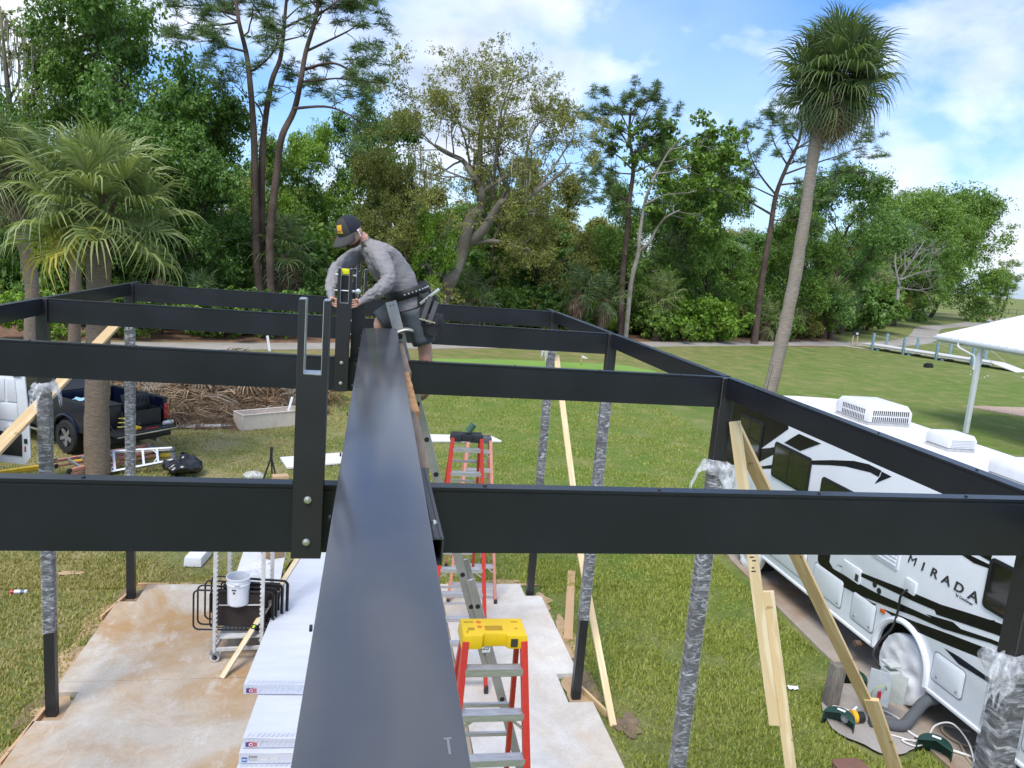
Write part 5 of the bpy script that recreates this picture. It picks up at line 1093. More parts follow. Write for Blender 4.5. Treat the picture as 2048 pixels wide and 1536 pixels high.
for i in range(280):
    a=rnd.uniform(0,2*PI); rd=rnd.random()**.5; x=-5.0+3.5*rd*math.cos(a); y=27.2+4.2*rd*math.sin(a)
    if y<25.2 and x>-4.6: continue
    q=Quaternion((0,0,1),rnd.uniform(0,2*PI))@Quaternion((1,0,0),R(rnd.uniform(-35,12)))@Quaternion((0,1,0),rnd.uniform(-1.2,1.2))
    inst(FS[i%3],'cut_frond',pile,V((x,y,pileh(x,y)+rnd.uniform(.02,.3)))-V((-5,27,0)),q,rnd.uniform(.6,1.0),DM[1 if (x>-4.2 and rnd.random()<.6) else rnd.choice((0,0,2,3))])
g=np.random.default_rng(12); n=9000; a=g.uniform(0,2*np.pi,n); r_=g.random(n)**.5; px_=-5+3.7*r_*np.cos(a); py_=27.2+4.4*r_*np.sin(a); hz=np.array([pileh(x,y) for x,y in zip(px_,py_)])
c_=np.stack([px_,py_,hz*g.uniform(.4,1.05,n)+.03],1); d_=g.normal(size=(n,3)); d_[:,2]*=.35; d_/=np.linalg.norm(d_,axis=1,keepdims=True); l_=g.uniform(.12,.42,(n,1)); s_=np.cross(d_,g.normal(size=(n,3))); s_/=np.linalg.norm(s_,axis=1,keepdims=True); s_*=g.uniform(.008,.02,(n,1))
o_=mesh_np('dry_litter',np.stack([c_-d_*l_,c_+s_,c_+d_*l_,c_-s_],1).reshape(-1,3),np.arange(n*4).reshape(-1,4),leafmat('dry_litter',[(.04,.026,.016),(.085,.06,.04),(.16,.125,.095)],.1,.85,.8),pile); o_['kind']='stuff'
BRN=mat('cut_branch',(.34,.27,.2),.85,.25,8)
for i in range(36):
    a=rnd.uniform(0,2*PI); rd=rnd.random()**.5; x=-5.0+3.5*rd*math.cos(a); y=27.0+4.0*rd*math.sin(a); z=pileh(x,y)+.06; t=rnd.uniform(0,2*PI); l=rnd.uniform(.5,1.3)
    d=V((math.cos(t),math.sin(t),rnd.uniform(-.15,.45))); p=V((x,y,z)); mb=MB(); mb.tube([p,p+d*l*.5+V((0,0,.08)),p+d*l],[.03,.022,.01],6); mb.build('cut_branch',BRN,pile,smooth=True)
mb=MB(); mb.tube([(-6.6,33.2,.25),(-5,32.6,.42),(-3.4,32.4,.35)],[.18,.2,.16],10); mb.build('log',bark('log_bark',(.16,.07,.04),(.12,.06,.04)),pile,smooth=True)
inst(FS[1],'palm_leaf_piece',None,(-4.55,22.35,.02),(R(-4),0,R(70)),.45,DM[1]); tag(bpy.data.objects['palm_leaf_piece'],'orange dry palm leaf lying alone on the lawn','leaf')
# ================================================================ motorhome
RVW=mat('rv_white',(.83,.85,.88),.22,.03,2,coat=.6); RVR=mat('rv_roof',(.74,.73,.72),.6,.05,3,dirt=((.56,.53,.50),2.2,.5)); RVK=mat('rv_black',(.008,.008,.009),.25,.1,4,coat=.12,spec=.25); RVB=mat('rv_navy',(.005,.007,.018),.25,.1,4,coat=.12,spec=.25); SEAM=mat('rv_seam',(.30,.31,.33),.5); COVER=mat('wheel_cover',(.84,.83,.82),.75,.06,6,.5,14,det=5); RVGLASS=mat('rv_window_glass',(.008,.010,.010),.04,.1,3,coat=.6)
rv=thing('motorhome','white motorhome with black swoosh stripes and wheel covers beside the frame','motorhome',(8.7,9,0))
X0,X1=7.5,9.95
def arc(cx,cz,r,a0,a1,n): return [(cx+r*math.cos(R(a0+(a1-a0)*i/n)),cz+r*math.sin(R(a0+(a1-a0)*i/n))) for i in range(n+1)]
side=[(3.4,.52),(8.10,.52)]+[(8.12,.60)]+arc(8.64,.62,.50,180,0,16)[1:-1]+[(9.15,.60),(9.17,.52),(12.5,.52)]+arc(13.05,.55,.50,180,0,14)[1:-1]+[(13.6,.50),(14.5,.56),(14.55,1.1),(14.42,2.0),(14.2,2.9),(14.05,3.14),(3.4,3.14)]
mb=MB(); mb.prism(side,(X0,X0+.05),lambda a,b,h:(h,a,b)); mb.build('side_wall',RVW,rv,bevel=.008)
mb=MB(); mb.prism(side,(X1-.05,X1),lambda a,b,h:(h,a,b)); mb.build('side_wall',RVW,rv,bevel=.008)
# roof with rounded shoulders
def roof(u,v):
    y=3.4+10.7*v; pr=[(X0,3.14),(X0+.012,3.20),(X0+.06,3.265),(X0+.14,3.295),(X0+.4,3.31),(8.725,3.325),(X1-.4,3.31),(X1-.14,3.295),(X1-.06,3.265),(X1-.012,3.20),(X1,3.14)]
    return V((pr[round(u*10)][0],y,pr[round(u*10)][1]))
mb=MB(); mb.grid(roof,11,40); mb.build('roof',RVR,rv,smooth=True,auto=60)
for s,x in ((1,X0+.02),(-1,X1-.02)): mb=MB(); mb.bar((x,3.4,3.235),(x,14.05,3.235),.03,.03); mb.build('roof_gutter',RVW,rv,bevel=.008)
mb=MB()
def fcap(u,v):
    x=X0+.0+(X1-X0)*u; e=1-abs(2*u-1)**6
    prof=[(14.02,3.31),(14.16,3.30),(14.30,3.22),(14.40,3.05),(14.50,2.6),(14.60,1.9),(14.68,1.2),(14.70,.55)]
    y,z=prof[round(v*7)]; return V((x,14.0+(y-14.0)*(.62+.38*e),z-.05*(1-e)))
mb.grid(fcap,21,8); mb.build('front_cap',RVK,rv,smooth=True,auto=50)
mb=MB(); mb.box2((7.7,3.45,1.25),(9.8,14.0,1.3)); mb.box2((7.6,3.45,.58),(9.85,7.95,1.25)); mb.box2((7.6,9.3,.58),(9.85,12.4,1.25)); mb.box2((7.6,13.7,.58),(9.85,14.4,1.25)); mb.build('floor_pan',TRIM,rv)
mb=MB(); mb.box2((X0,3.35,.5),(X1,3.42,3.2)); mb.build('rear_wall',RVW,rv,bevel=.02)
mb=MB()
for a,b in ((3.42,8.10),(9.18,12.5)): mb.bar((X0+.005,a,.50),(X0+.005,b,.50),.05,.05)
tag(mb.build('skirt_trim',RVW,rv,bevel=.015),kind='stuff')
mb=MB(); ap=[V((X0-.012,8.64+.53*math.cos(R(a)),.60+.55*math.sin(R(a)))) for a in range(-8,189,7)]; mb.tube(ap,.045,8); mb.build('wheel_arch',RVW,rv,smooth=True)
for y,r in ((8.62,.46),(13.05,.46)):
    wheel(rv,(7.86,y,.46),.45,.28)
    mb=MB()
    def cov(u,v):
        a=2*PI*u; rr_=.485*math.sin(v*PI*.5)**.7; b=.03*math.cos(v*PI*.5); p=V((7.545-b,y+math.cos(a)*rr_*(.98),.475+math.sin(a)*rr_*(1.0 if math.sin(a)>0 else .98))); p.x+=mnoise.noise(V((p.y*6,p.z*8,y)))*.045+mnoise.noise(V((p.y*16,p.z*6,y)))*.022
        if v>.95: p.x+=.1
        return p
    mb.grid(cov,36,14,True); mb.build('wheel_cover',COVER,rv,smooth=True,auto=180)
DEC={'front_mask':[(14.40,3.09),(12.26,3.13),(12.22,3.04),(13.06,2.45),(12.77,2.54),(12.59,2.61),(12.58,2.47),(13.03,2.2),(13.57,1.98),(14.40,1.67)],
'front_mask2':[(14.46,1.56),(14.05,1.69),(14.01,1.61),(14.46,1.38)],'dark_sliver':[(13.43,1.94),(12.98,2.12),(12.58,2.27),(12.56,2.2)],'stripe2':[(12.29,2.77),(11.87,3.04),(11.2,3.04),(11.76,2.76)],
'swoosh':[(11.37,2.7),(10.83,2.86),(10.3,3.0),(9.94,3.05),(9.64,3.04),(9.68,2.93),(9.88,2.94),(10.46,2.86),(10.88,2.76),(11.35,2.63)],'swoosh_tip':[(9.63,3.03),(9.41,3.02),(9.74,2.81),(9.65,2.95)],
'u1':[(10.31,1.29),(9.71,1.42),(8.7,1.6),(8.11,1.69),(7.7,1.79),(7.26,1.89),(6.0,2.12),(4.4,2.4),(4.4,2.3),(6.0,2.0),(7.25,1.74),(8.15,1.53),(8.19,1.57),(8.56,1.51),(9.47,1.39),(9.96,1.33)],
'u2':[(10.86,1.52),(10.5,1.58),(10.5,1.35),(10.5,1.25),(10.38,1.19),(9.79,1.23),(9.28,1.28),(8.79,1.36),(8.53,1.4),(8.01,1.48),(7.27,1.66),(5.5,2.0),(5.5,1.94),(7.27,1.61),(7.99,1.41),(8.52,1.32),(9.09,1.19),(9.74,1.06),(10.26,1.01),(10.58,1.01),(10.80,1.15)],
'u3':[(9.14,1.12),(8.5,1.25),(7.86,1.4),(7.26,1.53),(5.2,1.95),(5.2,1.82),(7.26,1.38),(7.95,1.23),(8.47,1.13),(8.76,1.11)],
's1':[(8.32,1.45),(7.87,1.57),(7.59,1.53),(8.0,1.45)],'s2':[(7.92,1.18),(7.68,1.2),(7.25,1.2),(6.2,1.24),(6.2,1.19),(7.25,1.14),(7.66,1.11)],'s3':[(9.58,1.06),(9.27,1.12),(9.36,1.06)],'s4':[(7.6,1.76),(7.27,1.9),(7.26,1.85)],
'r1':[(8.0,2.46),(7.82,2.5),(7.49,2.51),(7.49,2.46),(7.72,2.43)],'r2':[(7.73,2.56),(7.48,2.64),(7.49,2.55)]}
for i,(k,pl) in enumerate(DEC.items()):
    mb=MB(); e=.003+.0012*(i%4); mb.prism(pl,(X0-e,X0-.001),lambda a,b,h:(h,a,b)); mb.build('stripe_decal',RVB if k in ('swoosh','swoosh_tip','s2') else RVK,rv)
for a,b in (((14.44,1.60),(14.0,1.72)),((14.45,1.70),(13.4,2.02))): mb=MB(); mb.bar((X0-.006,*a),(X0-.006,*b),.03,.004,(1,0,0)); mb.build('pinstripe',RVW,rv)
def rpoly(y0,y1,z0,z1,r,n=5):
    P=[]
    for cy,cz,a0 in ((y1-r,z1-r,0),(y0+r,z1-r,90),(y0+r,z0+r,180),(y1-r,z0+r,270)): P+=arc(cy,cz,r,a0,a0+90,n)
    return P
def rplate(name,y0,y1,z0,z1,r,m,e0,e1,par=rv,bev=0): mb=MB(); mb.prism(rpoly(y0,y1,z0,z1,r),(X0-e0,X0-e1),lambda a,b,h:(h,a,b)); return mb.build(name,m,par,bevel=bev)
for y0,y1,z0,z1,sp in ((13.06,14.0,2.12,2.95,.5),(11.36,12.57,2.07,2.73,.55),(9.7,11.01,2.0,2.54,.5),(6.05,7.48,1.98,2.62,.5),(4.2,5.2,2.0,2.6,.5)):
    w=rplate('window',y0,y1,z0,z1,.07,TRIM,.022,.0,bev=.006)
    ym=y0+(y1-y0)*sp
    for a,b in ((y0+.05,ym-.018),(ym+.018,y1-.05)): rplate('pane',a,b,z0+.05,z1-.05,.03,RVGLASS,.024,.0225,w)
    if y0>13: mb=MB(); mb.bar((X0-.027,y0+.04,z0+.42),(X0-.027,y1-.04,z0+.46),.01,.025); mb.build('window_bar',TRIM,w)
for y0,y1,z0,z1 in ((10.06,10.85,.66,1.10),(9.27,9.80,.66,1.08),(7.53,8.05,.69,1.06),(11.1,12.3,.66,1.12),(5.2,6.6,.68,1.1)):
    d=rplate('storage_door',y0,y1,z0,z1,.05,RVW,.012,.0,bev=.005); rplate('door_seam',y0-.02,y1+.02,z0-.02,z1+.02,.06,SEAM,.002,.0005,d)
    rplate('door_face',y0+.03,y1-.03,z0+.03,z1-.03,.04,RVW,.015,.0125,d,bev=.002)
    for yy in (y0+.07,y1-.10): mb=MB(); mb.lathe([(.016,0),(.016,.012),(.008,.016)],(X0-.015,yy,z0+.07),10,Matrix.Rotation(-PI/2,3,'Y')); mb.build('latch',STEEL,d,auto=40)
rplate('fuel_flap',9.70,10.16,1.22,1.45,.03,RVW,.014,.0,bev=.005); rplate('flap_sticker',9.74,9.82,1.25,1.36,.01,DECAL,.0165,.0145); o_=rplate('power_inlet',8.57,8.79,1.58,1.77,.02,RVW,.018,.0,bev=.006)
for y,z in ((9.38,1.38),(9.27,1.33)): mb=MB(); mb.lathe([(.045,0),(.045,.008)],(X0-.0,y,z),16,Matrix.Rotation(-PI/2,3,'Y')); mb.build('filler_cap',TRIM,rv,auto=40)
v1=rplate('fridge_vent',8.97,9.55,1.77,2.25,.02,RVW,.016,.0,bev=.004)
for i in range(7): mb=MB(); mb.bar((X0-.017,9.02,1.83+.055*i),(X0-.017,9.50,1.83+.055*i),.02,.022); mb.build('vent_slat',RVW,v1)
rplate('marker_lamp',9.07,9.17,1.06,1.12,.02,mat('lamp_amber',(.6,.12,.02),.2,coat=.5),.02,.0,bev=.008)
MY=Matrix(((0,0,-1,0),(-1,0,0,0),(0,1,0,0),(0,0,0,1)))   # text on the x=const wall, read from -X
LET=mat('letter_dark',(.045,.045,.05),.3,.4,9)
for i,c in enumerate('MIRADA'): text('letter',c,.165 if c!='A' or i<5 else .18,LET,rv,Matrix.Translation((X0-.005,[8.74,8.53,8.32,8.10,7.88,7.64][i],2.03))@MY@Matrix.Diagonal((1.32,1.05,1,1)),.003,.14,bold=0 if c=='M' else .003)
text('maker_name','by Coachmen',.05,LET,rv,Matrix.Translation((X0-.005,7.76,1.93))@MY,.002)
# roof equipment
def aircon(name,label,c,w,l,h,slots):
    o=thing(name,label,'air conditioner',c); x,y,z=c
    mb=MB(); P=[]
    for (k,zz) in ((1,0),(1,.62),(.86,1)):
        for a,b in ((-1,-1),(1,-1),(1,1),(-1,1)): P.append((x+a*w/2*k,y+(b*l/2*(k if b>0 or k==1 else k)),z+.06+zz*h))
    mb.add(P,[(3,2,1,0),(8,9,10,11)]+[(i,(i+1)%4,4+(i+1)%4,4+i) for i in range(4)]+[(4+i,4+(i+1)%4,8+(i+1)%4,8+i) for i in range(4)]); sh=mb.build('shroud',mat('ac_white',(.70,.70,.70),.4,.04),o,bevel=.03)
    mb=MB(); mb.box((x,y,z+.03),(w*.96,l*.96,.06)); mb.build('base_tray',STEEL,o,bevel=.008)
    if slots:
        for r in range(2):
            for i in range(18):
                mb=MB(); mb.box((x-w*.40+w*.80*i/17,y-l/2-.001,z+.12+.11*r),(.018,.006,.085)); mb.build('louvre_slot',TRIM,sh)
            for i in range(14):
                mb=MB(); mb.box((x-w/2-.001,y-l*.36+l*.62*i/13,z+.12+.11*r),(.006,.018,.08)); mb.build('louvre_slot',TRIM,sh)
    else:
        for i in range(6): mb=MB(); mb.box((x,y-l/2-.004,z+.075+.024*i),(w*.8,.014,.012)); mb.build('louvre_slat',mat('ac_white',(.7,.7,.7)),sh)
    return o
aircon('roof_air_conditioner','white slotted air conditioner on the motorhome roof toward its front',(8.92,11.95,3.315),.84,.98,.30,True)
aircon('roof_vent_cover','white louvred vent cover in the middle of the motorhome roof',(8.90,10.02,3.315),.50,.50,.20,False)
aircon('roof_vent_cover','white louvred vent cover near the rear of the motorhome roof',(8.62,8.25,3.315),.70,.70,.22,False)
mb=MB(); mb.tube([(7.75,13.6,3.28),(7.78,13.62,3.6),(7.86,13.66,4.0)],[.008,.006,.003],6); mb.build('antenna',TRIM,rv)
for i in range(5): mb=MB(); mb.box((8.0+.36*i,14.22,3.29),(.09,.05,.03)); mb.build('clearance_lamp',mat('lamp_amber',(.6,.12,.02)),rv,bevel=.01)
mb=MB(); mb.tube([(7.95,9.46,.40),(7.50,9.50,.38),(7.42,9.50,.38)],.05,14); mb.build('exhaust_pipe',mat('rusty_pipe',(.12,.07,.05),.7,.3,12),rv,smooth=True)
# parking strip and hook-up pad
PAD=concrete_mat('pad_concrete',(.38,.33,.27),(.26,.155,.08),(.44,.41,.37),.7,.9); PAD2=concrete_mat('hookup_concrete',(.36,.33,.30),(.26,.22,.18),(.42,.40,.37),1.2,.7)
mb=MB(); mb.prism([(7.22,-3),(10.4,-3),(10.6,14.6),(9.6,15.9),(7.85,15.9),(7.42,13.4),(7.22,10)],(GZ-.05,.02),lambda a,b,h:(a,b,h)); struct(mb.build('parking_pad',PAD,None,bevel=.01,seg=1))
struct(blob('hookup_pad',6.78,8.1,.58,.78,.028,PAD2,4,36,.25,-.35))
# hook-up pedestal
pd=thing('utility_pedestal','grey electrical pedestal with open meter box beside the motorhome wheel','pedestal',(6.83,8.12,.02))
GREYM=mat('pedestal_grey',(.50,.53,.50),.5,.1,6,dirt=((.3,.29,.25),5,.5))
mb=MB(); mb.box2((6.78,8.08,.0),(6.88,8.18,.62)); mb.build('post',mat('pedestal_wood',(.30,.27,.23),.9,.25,10),pd)
mb=MB(); mb.box((6.93,8.10,.58),(.16,.20,.42)); bx_=mb.build('meter_box',GREYM,pd,bevel=.008); mb=MB(); mb.box((7.03,8.0,.56),(.03,.14,.40),Matrix.Rotation(.5,3,'Z')); mb.build('box_cover',GREYM,bx_,bevel=.004)
mb=MB(); mb.box((6.74,8.03,.58),(.26,.03,.46),Matrix.Rotation(-.75,3,'Z')); dd=mb.build('panel_door',mat('panel_grey',(.42,.45,.48),.45,.1,6),pd,bevel=.004)
mb=MB(); mb.box((6.93,8.12,.86),(.16,.2,.03)); mb.build('weather_hood',GREYM,pd,bevel=.004)
mb=MB(); mb.tube([V((6.70+.10*math.cos(a),7.98-.05*math.sin(a),.55+.12*math.sin(a))) for a in np.linspace(0,6,16)],.008,6); mb.build('green_wire',mat('wire_green',(.35,.42,.15),.5),dd,smooth=True)
mb=MB(); mb.box((6.72,7.985,.50),(.04,.02,.10)); mb.build('red_breaker',mat('breaker_red',(.4,.02,.03),.4),dd)
def hose(name,label,pts,r,m,cat='hose'): mb=MB(); mb.tube(smooth_path(pts,7),r,10); return tag(mb.build(name,m,None,smooth=True),label,cat)
hose('power_cord','black power cord hanging from the motorhome side to the pedestal',[(7.47,8.70,1.62),(7.42,8.74,1.5),(7.46,8.79,1.27),(7.42,8.80,1.0),(7.30,8.86,.75),(7.16,8.75,.60),(7.0,8.25,.62)],.016,BLACKP,'cord')
hose('sewer_hose','thick grey ribbed sewer hose curving out from under the motorhome',[(7.95,7.96,.42),(7.66,7.98,.42),(7.48,8.05,.34),(7.30,8.02,.16),(7.08,7.92,.10),(6.85,8.0,.10),(6.70,8.05,.10)],.075,mat('hose_grey',(.12,.13,.14),.6,.15,60,.8,90,stretch=(8,8,8)))
mb=MB(); mb.lathe([(.085,-.02),(.085,.14)],(7.72,7.98,.42),18,Matrix.Rotation(-PI/2,3,'Y')); tag(mb.build('hose_coupling',BLACKP,None,auto=40),'black coupling at the end of the grey sewer hose','coupling')
cl=thing('drain_elbow','clear and yellow drain elbow on the hook-up pad','elbow',(6.45,8.15,.03)); mb=MB(); mb.grid(lambda u,v:V((6.42,8.14,.10))+V((math.cos(2*PI*u)*.08*math.sin(PI*v),math.sin(2*PI*u)*.08*math.sin(PI*v),.09*math.cos(PI*v))),14,9,True); mb.build('clear_dome',mat('clear_plastic',(.6,.6,.58),.15),cl,smooth=True)
mb=MB(); mb.lathe([(.085,0),(.085,.06)],(6.49,8.14,.10),16,Matrix.Rotation(PI/2,3,'Y')); mb.build('yellow_collar',mat('collar_yellow',(.75,.42,.02),.4),cl,auto=40); mb=MB(); mb.lathe([(.07,0),(.07,.10)],(6.55,8.13,.10),16,Matrix.Rotation(PI/2,3,'Y')); mb.build('black_collar',BLACKP,cl,auto=40)
WH=mat('hose_white',(.68,.67,.64),.5,.08,6); TAN=mat('hose_tan',(.36,.29,.20),.6,.15,8)
hose('water_hose','white water hose looping round the drain elbow',[(6.62,8.35,.04),(6.45,8.45,.05),(6.35,8.32,.06),(6.42,8.2,.05),(6.6,8.2,.2)],.018,WH)
hose('water_hose','white water hose running from the pedestal under the motorhome',[(6.9,8.45,.1),(7.05,8.4,.05),(7.2,8.15,.045),(7.15,7.85,.045),(7.3,7.6,.045),(7.6,7.35,.045),(7.8,7.1,.05)],.017,WH)
hose('white_cable','thin white cable coiled loosely on the hook-up pad',[(6.78,8.0,.3),(6.80,7.9,.06),(6.95,7.75,.045),(7.15,7.62,.045),(7.0,7.58,.05),(6.92,7.7,.05),(7.12,7.68,.05),(7.3,7.72,.045),(7.42,7.75,.2),(7.52,7.6,.32),(7.6,7.4,.2),(7.55,7.2,.04),(7.4,7.0,.03)],.011,WH,'cable')
hose('tan_hose','tan garden hose coiled under the motorhome skirt',[(8.0,7.8,.05),(7.75,7.95,.05),(7.62,7.8,.05),(7.7,7.55,.05),(7.95,7.5,.05),(8.1,7.6,.05)],.018,TAN); hose('tan_hose','tan garden hose running back from the coil along the pad',[(7.68,7.6,.05),(7.55,7.3,.03),(7.5,7.0,.03),(7.4,6.6,.03)],.018,TAN)
# grey stub post, green splash blocks, ground lid
mb=MB(); mb.box((6.47,8.55,.28),(.17,.16,.66),Matrix.Rotation(.06,3,'Y'),taper=.97); tag(mb.build('stub_post',bark('grey_wood',(.30,.27,.23),(.22,.19,.16),(5,5,.6),8,.6),None,bevel=.01),'grey weathered stub post at the edge of the hook-up pad','post')
GRN=mat('green_plastic',(.010,.045,.032),.4,.15,8)
for i,(x,y,a,l) in enumerate(((6.24,8.05,-.9,'green curved shield beside the clear drain elbow'),(7.05,8.95,-.7,'green curved shield beside the white wheel cover'),(7.15,7.42,-.8,'green curved shield beside the white cable'))):
    g=thing('valve_shield',l,'shield',(x,y,.0)); mb=MB(); Rm=Matrix.Rotation(a,3,'Z')
    mb.grid(lambda u,v:V((x,y,-.02))+Rm@V((.20*math.cos(PI*u),.16*math.sin(PI*u)*1,.24*v*(1-.35*abs(2*u-1)**2))),14,4); mb.build('shell',GRN,g,smooth=True,auto=180).modifiers.new('t','SOLIDIFY').thickness=.012
    mb=MB(); mb.grid(lambda u,v:V((x,y,.0))+Rm@V((.20*math.cos(PI*u)*v,.16*math.sin(PI*u)*v,.225*(1-.33*abs(2*u-1)**2*v))),14,4); mb.build('top_face',GRN,g,smooth=True)
    mb=MB(); mb.box(V((x,y,.235))+Rm@V((0,.07,0)),(.10,.045,.006),Rm); mb.build('white_label',WHITE,g)
mb=MB(); mb.prism(rpoly(5.72,6.12,6.95,7.42,.08),(GZ,.05),lambda a,b,h:(a,b,h)); tag(mb.build('valve_box_lid',mat('lid_brown',(.20,.10,.07),.6,.15,7),None,bevel=.01),'rusty brown plastic valve lid set in the lawn','lid')
# ================================================================ golf course beyond: shelter, boardwalk, flags, signs
ROOFW=mat('roof_white',(.64,.65,.66),.45,.04,3,dirt=((.62,.62,.62),2,.4)); POSTW=mat('post_white',(.66,.68,.70),.5,.05,4)
sh=thing('open_shelter','white metal-roofed shelter with a white post beyond the motorhome','shelter',(24,26.6,0))
zE=3.70; sl=.27; x0,x1=24.15,29.6; ys=[29.05-.42*i for i in range(46)]
for i in range(len(ys)-1):
    a,b=ys[i],ys[i+1]; mb=MB()
    prof=[(a,0),(a-.05,.045),(a-.09,0),(b+.004,0),(b+.004,-.03),(a,-.03)]
    mb.add([(x0-.0,p,zE+q) for p,q in prof]+[(x1,p,zE+(x1-x0)*sl+q) for p,q in prof],[(0,1,2,3,4,5),(11,10,9,8,7,6)]+[(k,(k+1)%6,6+(k+1)%6,6+k) for k in range(6)]); mb.build('roof_panel',ROOFW,sh)
mb=MB(); mb.box2((x0-.12,ys[-1],zE-.14),(x0-.005,29.1,zE-.02)); mb.build('gutter',POSTW,sh,bevel=.02)
mb=MB(); mb.add([(x0,29.06,zE-.16),(x1,29.06,zE-.16+(x1-x0)*sl),(x1,29.06,zE+.03+(x1-x0)*sl),(x0,29.06,zE+.03),(x0,29.10,zE-.16),(x1,29.10,zE-.16+(x1-x0)*sl),(x1,29.10,zE+.03+(x1-x0)*sl),(x0,29.10,zE+.03)],[(0,1,2,3),(7,6,5,4),(0,4,5,1),(1,5,6,2),(2,6,7,3),(3,7,4,0)]); mb.build('fascia',POSTW,sh)
for y in (26.6,20.5): 
    mb=MB(); mb.box((24.25,y,1.77),(.16,.16,3.56)); mb.box((24.19,y-.05,1.77),(.05,.07,3.5)); mb.build('post',POSTW,sh,bevel=.01)
mb=MB(); mb.box((24.25,17,3.55),(.12,24.0,.16)); mb.build('header_beam',POSTW,sh,bevel=.01)
mb=MB(); mb.tube(smooth_path([(24.07,27.6,3.58),(24.05,27.55,3.40),(24.12,27.0,3.22),(24.17,26.75,3.10),(24.17,26.70,2.6)],5),.045,8); mb.build('downspout',POSTW,sh,smooth=True)
PAV=None
def paver_mat():
    m,nt,b=nodes('paver'); br=nt.nodes.new('ShaderNodeTexBrick'); tc=nt.nodes.new('ShaderNodeTexCoord'); nt.links.new(tc.outputs['Object'],br.inputs[0]); br.inputs['Scale'].default_value=2.2
    br.inputs[1].default_value=(.40,.26,.19,1); br.inputs[2].default_value=(.50,.38,.28,1); br.inputs[3].default_value=(.30,.24,.2,1); br.inputs['Mortar Size'].default_value=.03
    nt.links.new(br.outputs[0],b.inputs['Base Color']); b.inputs['Roughness'].default_value=.85; return m
mb=MB(); mb.prism([(29.6,32.9),(33,33.2),(60,34),(60,22),(33,27.8)],(GZ-.05,.03),lambda a,b,h:(a,b,h)); struct(mb.build('paver_patio',paver_mat()))
# boardwalk
bw=thing('boardwalk','low white boardwalk with blue-grey posts crossing the far lawn','boardwalk',(46,56,0)); DECK=mat('deck_white',(.62,.60,.56),.7,.12,6); BLP=mat('post_bluegrey',(.20,.31,.36),.6,.12,6)
A=V((43.6,60.4,0)); B=V((47.9,50.6,0)); d=(B-A).normalized(); n=V((-d.y,d.x,0)); L=(B-A).length; k=34
for i in range(k):
    c=A+d*(i+.5)*L/k+V((0,0,.42)); mb=MB(); mb.box((0,0,0),(L/k-.02,2.0,.05)); o=mb.build('deck_plank',DECK,None); o.matrix_world=Matrix.Translation(c)@Matrix(((d.x,n.x,0),(d.y,n.y,0),(0,0,1))).to_4x4(); put_under(o,bw)
for s in (-1,1): mb=MB(); mb.bar(A+n*s*.9+V((0,0,.32)),B+n*s*.9+V((0,0,.32)),.1,.16); mb.build('stringer',DECK,bw)
for i in range(4):
    for s in (-1,1):
        c=A+d*(1.0+i*2.75)+n*s*1.06; mb=MB(); mb.box(c+V((0,0,.70)),(.17,.17,1.5)); mb.build('railing_post',BLP,bw,bevel=.01)
        c=A+d*(1.4+i*2.75)+n*s*.8; mb=MB(); mb.box(c+V((0,0,.14)),(.2,.2,.34)); mb.build('support_pier',BLP,bw)
for s in (-1,1):
    mb=MB(); pts=[]
    for i in range(4):
        c=A+d*(1.0+i*2.75)+n*s*1.06+V((0,0,1.3)); pts+=[c]; 
        if i<3: pts+=[A+d*(1.0+(i+.5)*2.75)+n*s*1.06+V((0,0,1.12))]
    pts+=[B+n*s*1.06+V((0,0,.5))]; mb.tube(smooth_path(pts,4),.018,6); mb.build('hand_rope',mat('rope_tan',(.42,.39,.33),.8),bw)
C2=B+d*.9; o=MB(); o.add([B+n*1.0+V((0,0,.44)),B-n*1.0+V((0,0,.44)),B-n*1.0+d*1.8+V((0,0,.02)),B+n*1.0+d*1.8+V((0,0,.02))],[(0,1,2,3)]); q=o.build('ramp',DECK,bw); q.modifiers.new('t','SOLIDIFY').thickness=.06
struct(blob('rock_edging',42.4,60.2,1.7,.6,GZ+.03,mat('rock_pale',(.42,.38,.32),.9,.2,3),6,24,.3,-.9))
# flag, markers, signs
fl=thing('golf_flag','small white golf flag on a yellow striped pole on the putting green','flag',(11.05,38.1,0))
mb=MB(); mb.tube([(11.05,38.1,0),(11.03,38.1,.85)],.018,6); mb.build('pole',mat('pole_yellow',(.65,.5,.04),.5),fl)
mb=MB(); mb.tube([(11.045,38.1,.28),(11.042,38.1,.40)],.020,6); mb.build('black_band',BLACKP,fl)
mb=MB(); mb.grid(lambda u,v:V((11.03+.30*u,38.1+.04*math.sin(u*5),.84-.16*v*(1-.0*u)-.12*u*(1-v)-.02*u)),6,4); mb.build('cloth',WHITE,fl,smooth=True)
mb=MB(); mb.tube([(17.2,37.0,0),(17.2,37.0,.75)],.02,6); tag(mb.build('yardage_marker',mat('pole_yellow',(.6,.5,.04))),'thin yellow marker pole on the lawn right of the putting green','marker')
sg=thing('course_sign','white post with a dark green sign beside the left palm trunks','sign',(-12.6,36.2,0))
mb=MB(); mb.box((-12.6,36.2,.42),(.16,.12,.9)); mb.build('post',WHITE,sg,bevel=.01); mb=MB(); mb.box((-12.6,36.12,.95),(.42,.04,.60)); pn=mb.build('sign_board',mat('sign_green',(.01,.025,.02),.5),sg,bevel=.008)
for i,(w,z) in enumerate(((.16,1.17),(.30,1.04),(.22,.95),(.28,.83),(.26,.76))): mb=MB(); mb.box((-12.6,36.097,z),(w,.006,.035)); mb.build('sign_lettering',WHITE,pn)
mb=MB(); mb.bar((-4.72,39.4,-.05),(-4.86,39.4,.75),.12,.04,(0,1,0)); tag(mb.build('boundary_stake','' and None or WHITE),'white leaning stake at the edge of the cart path','stake')
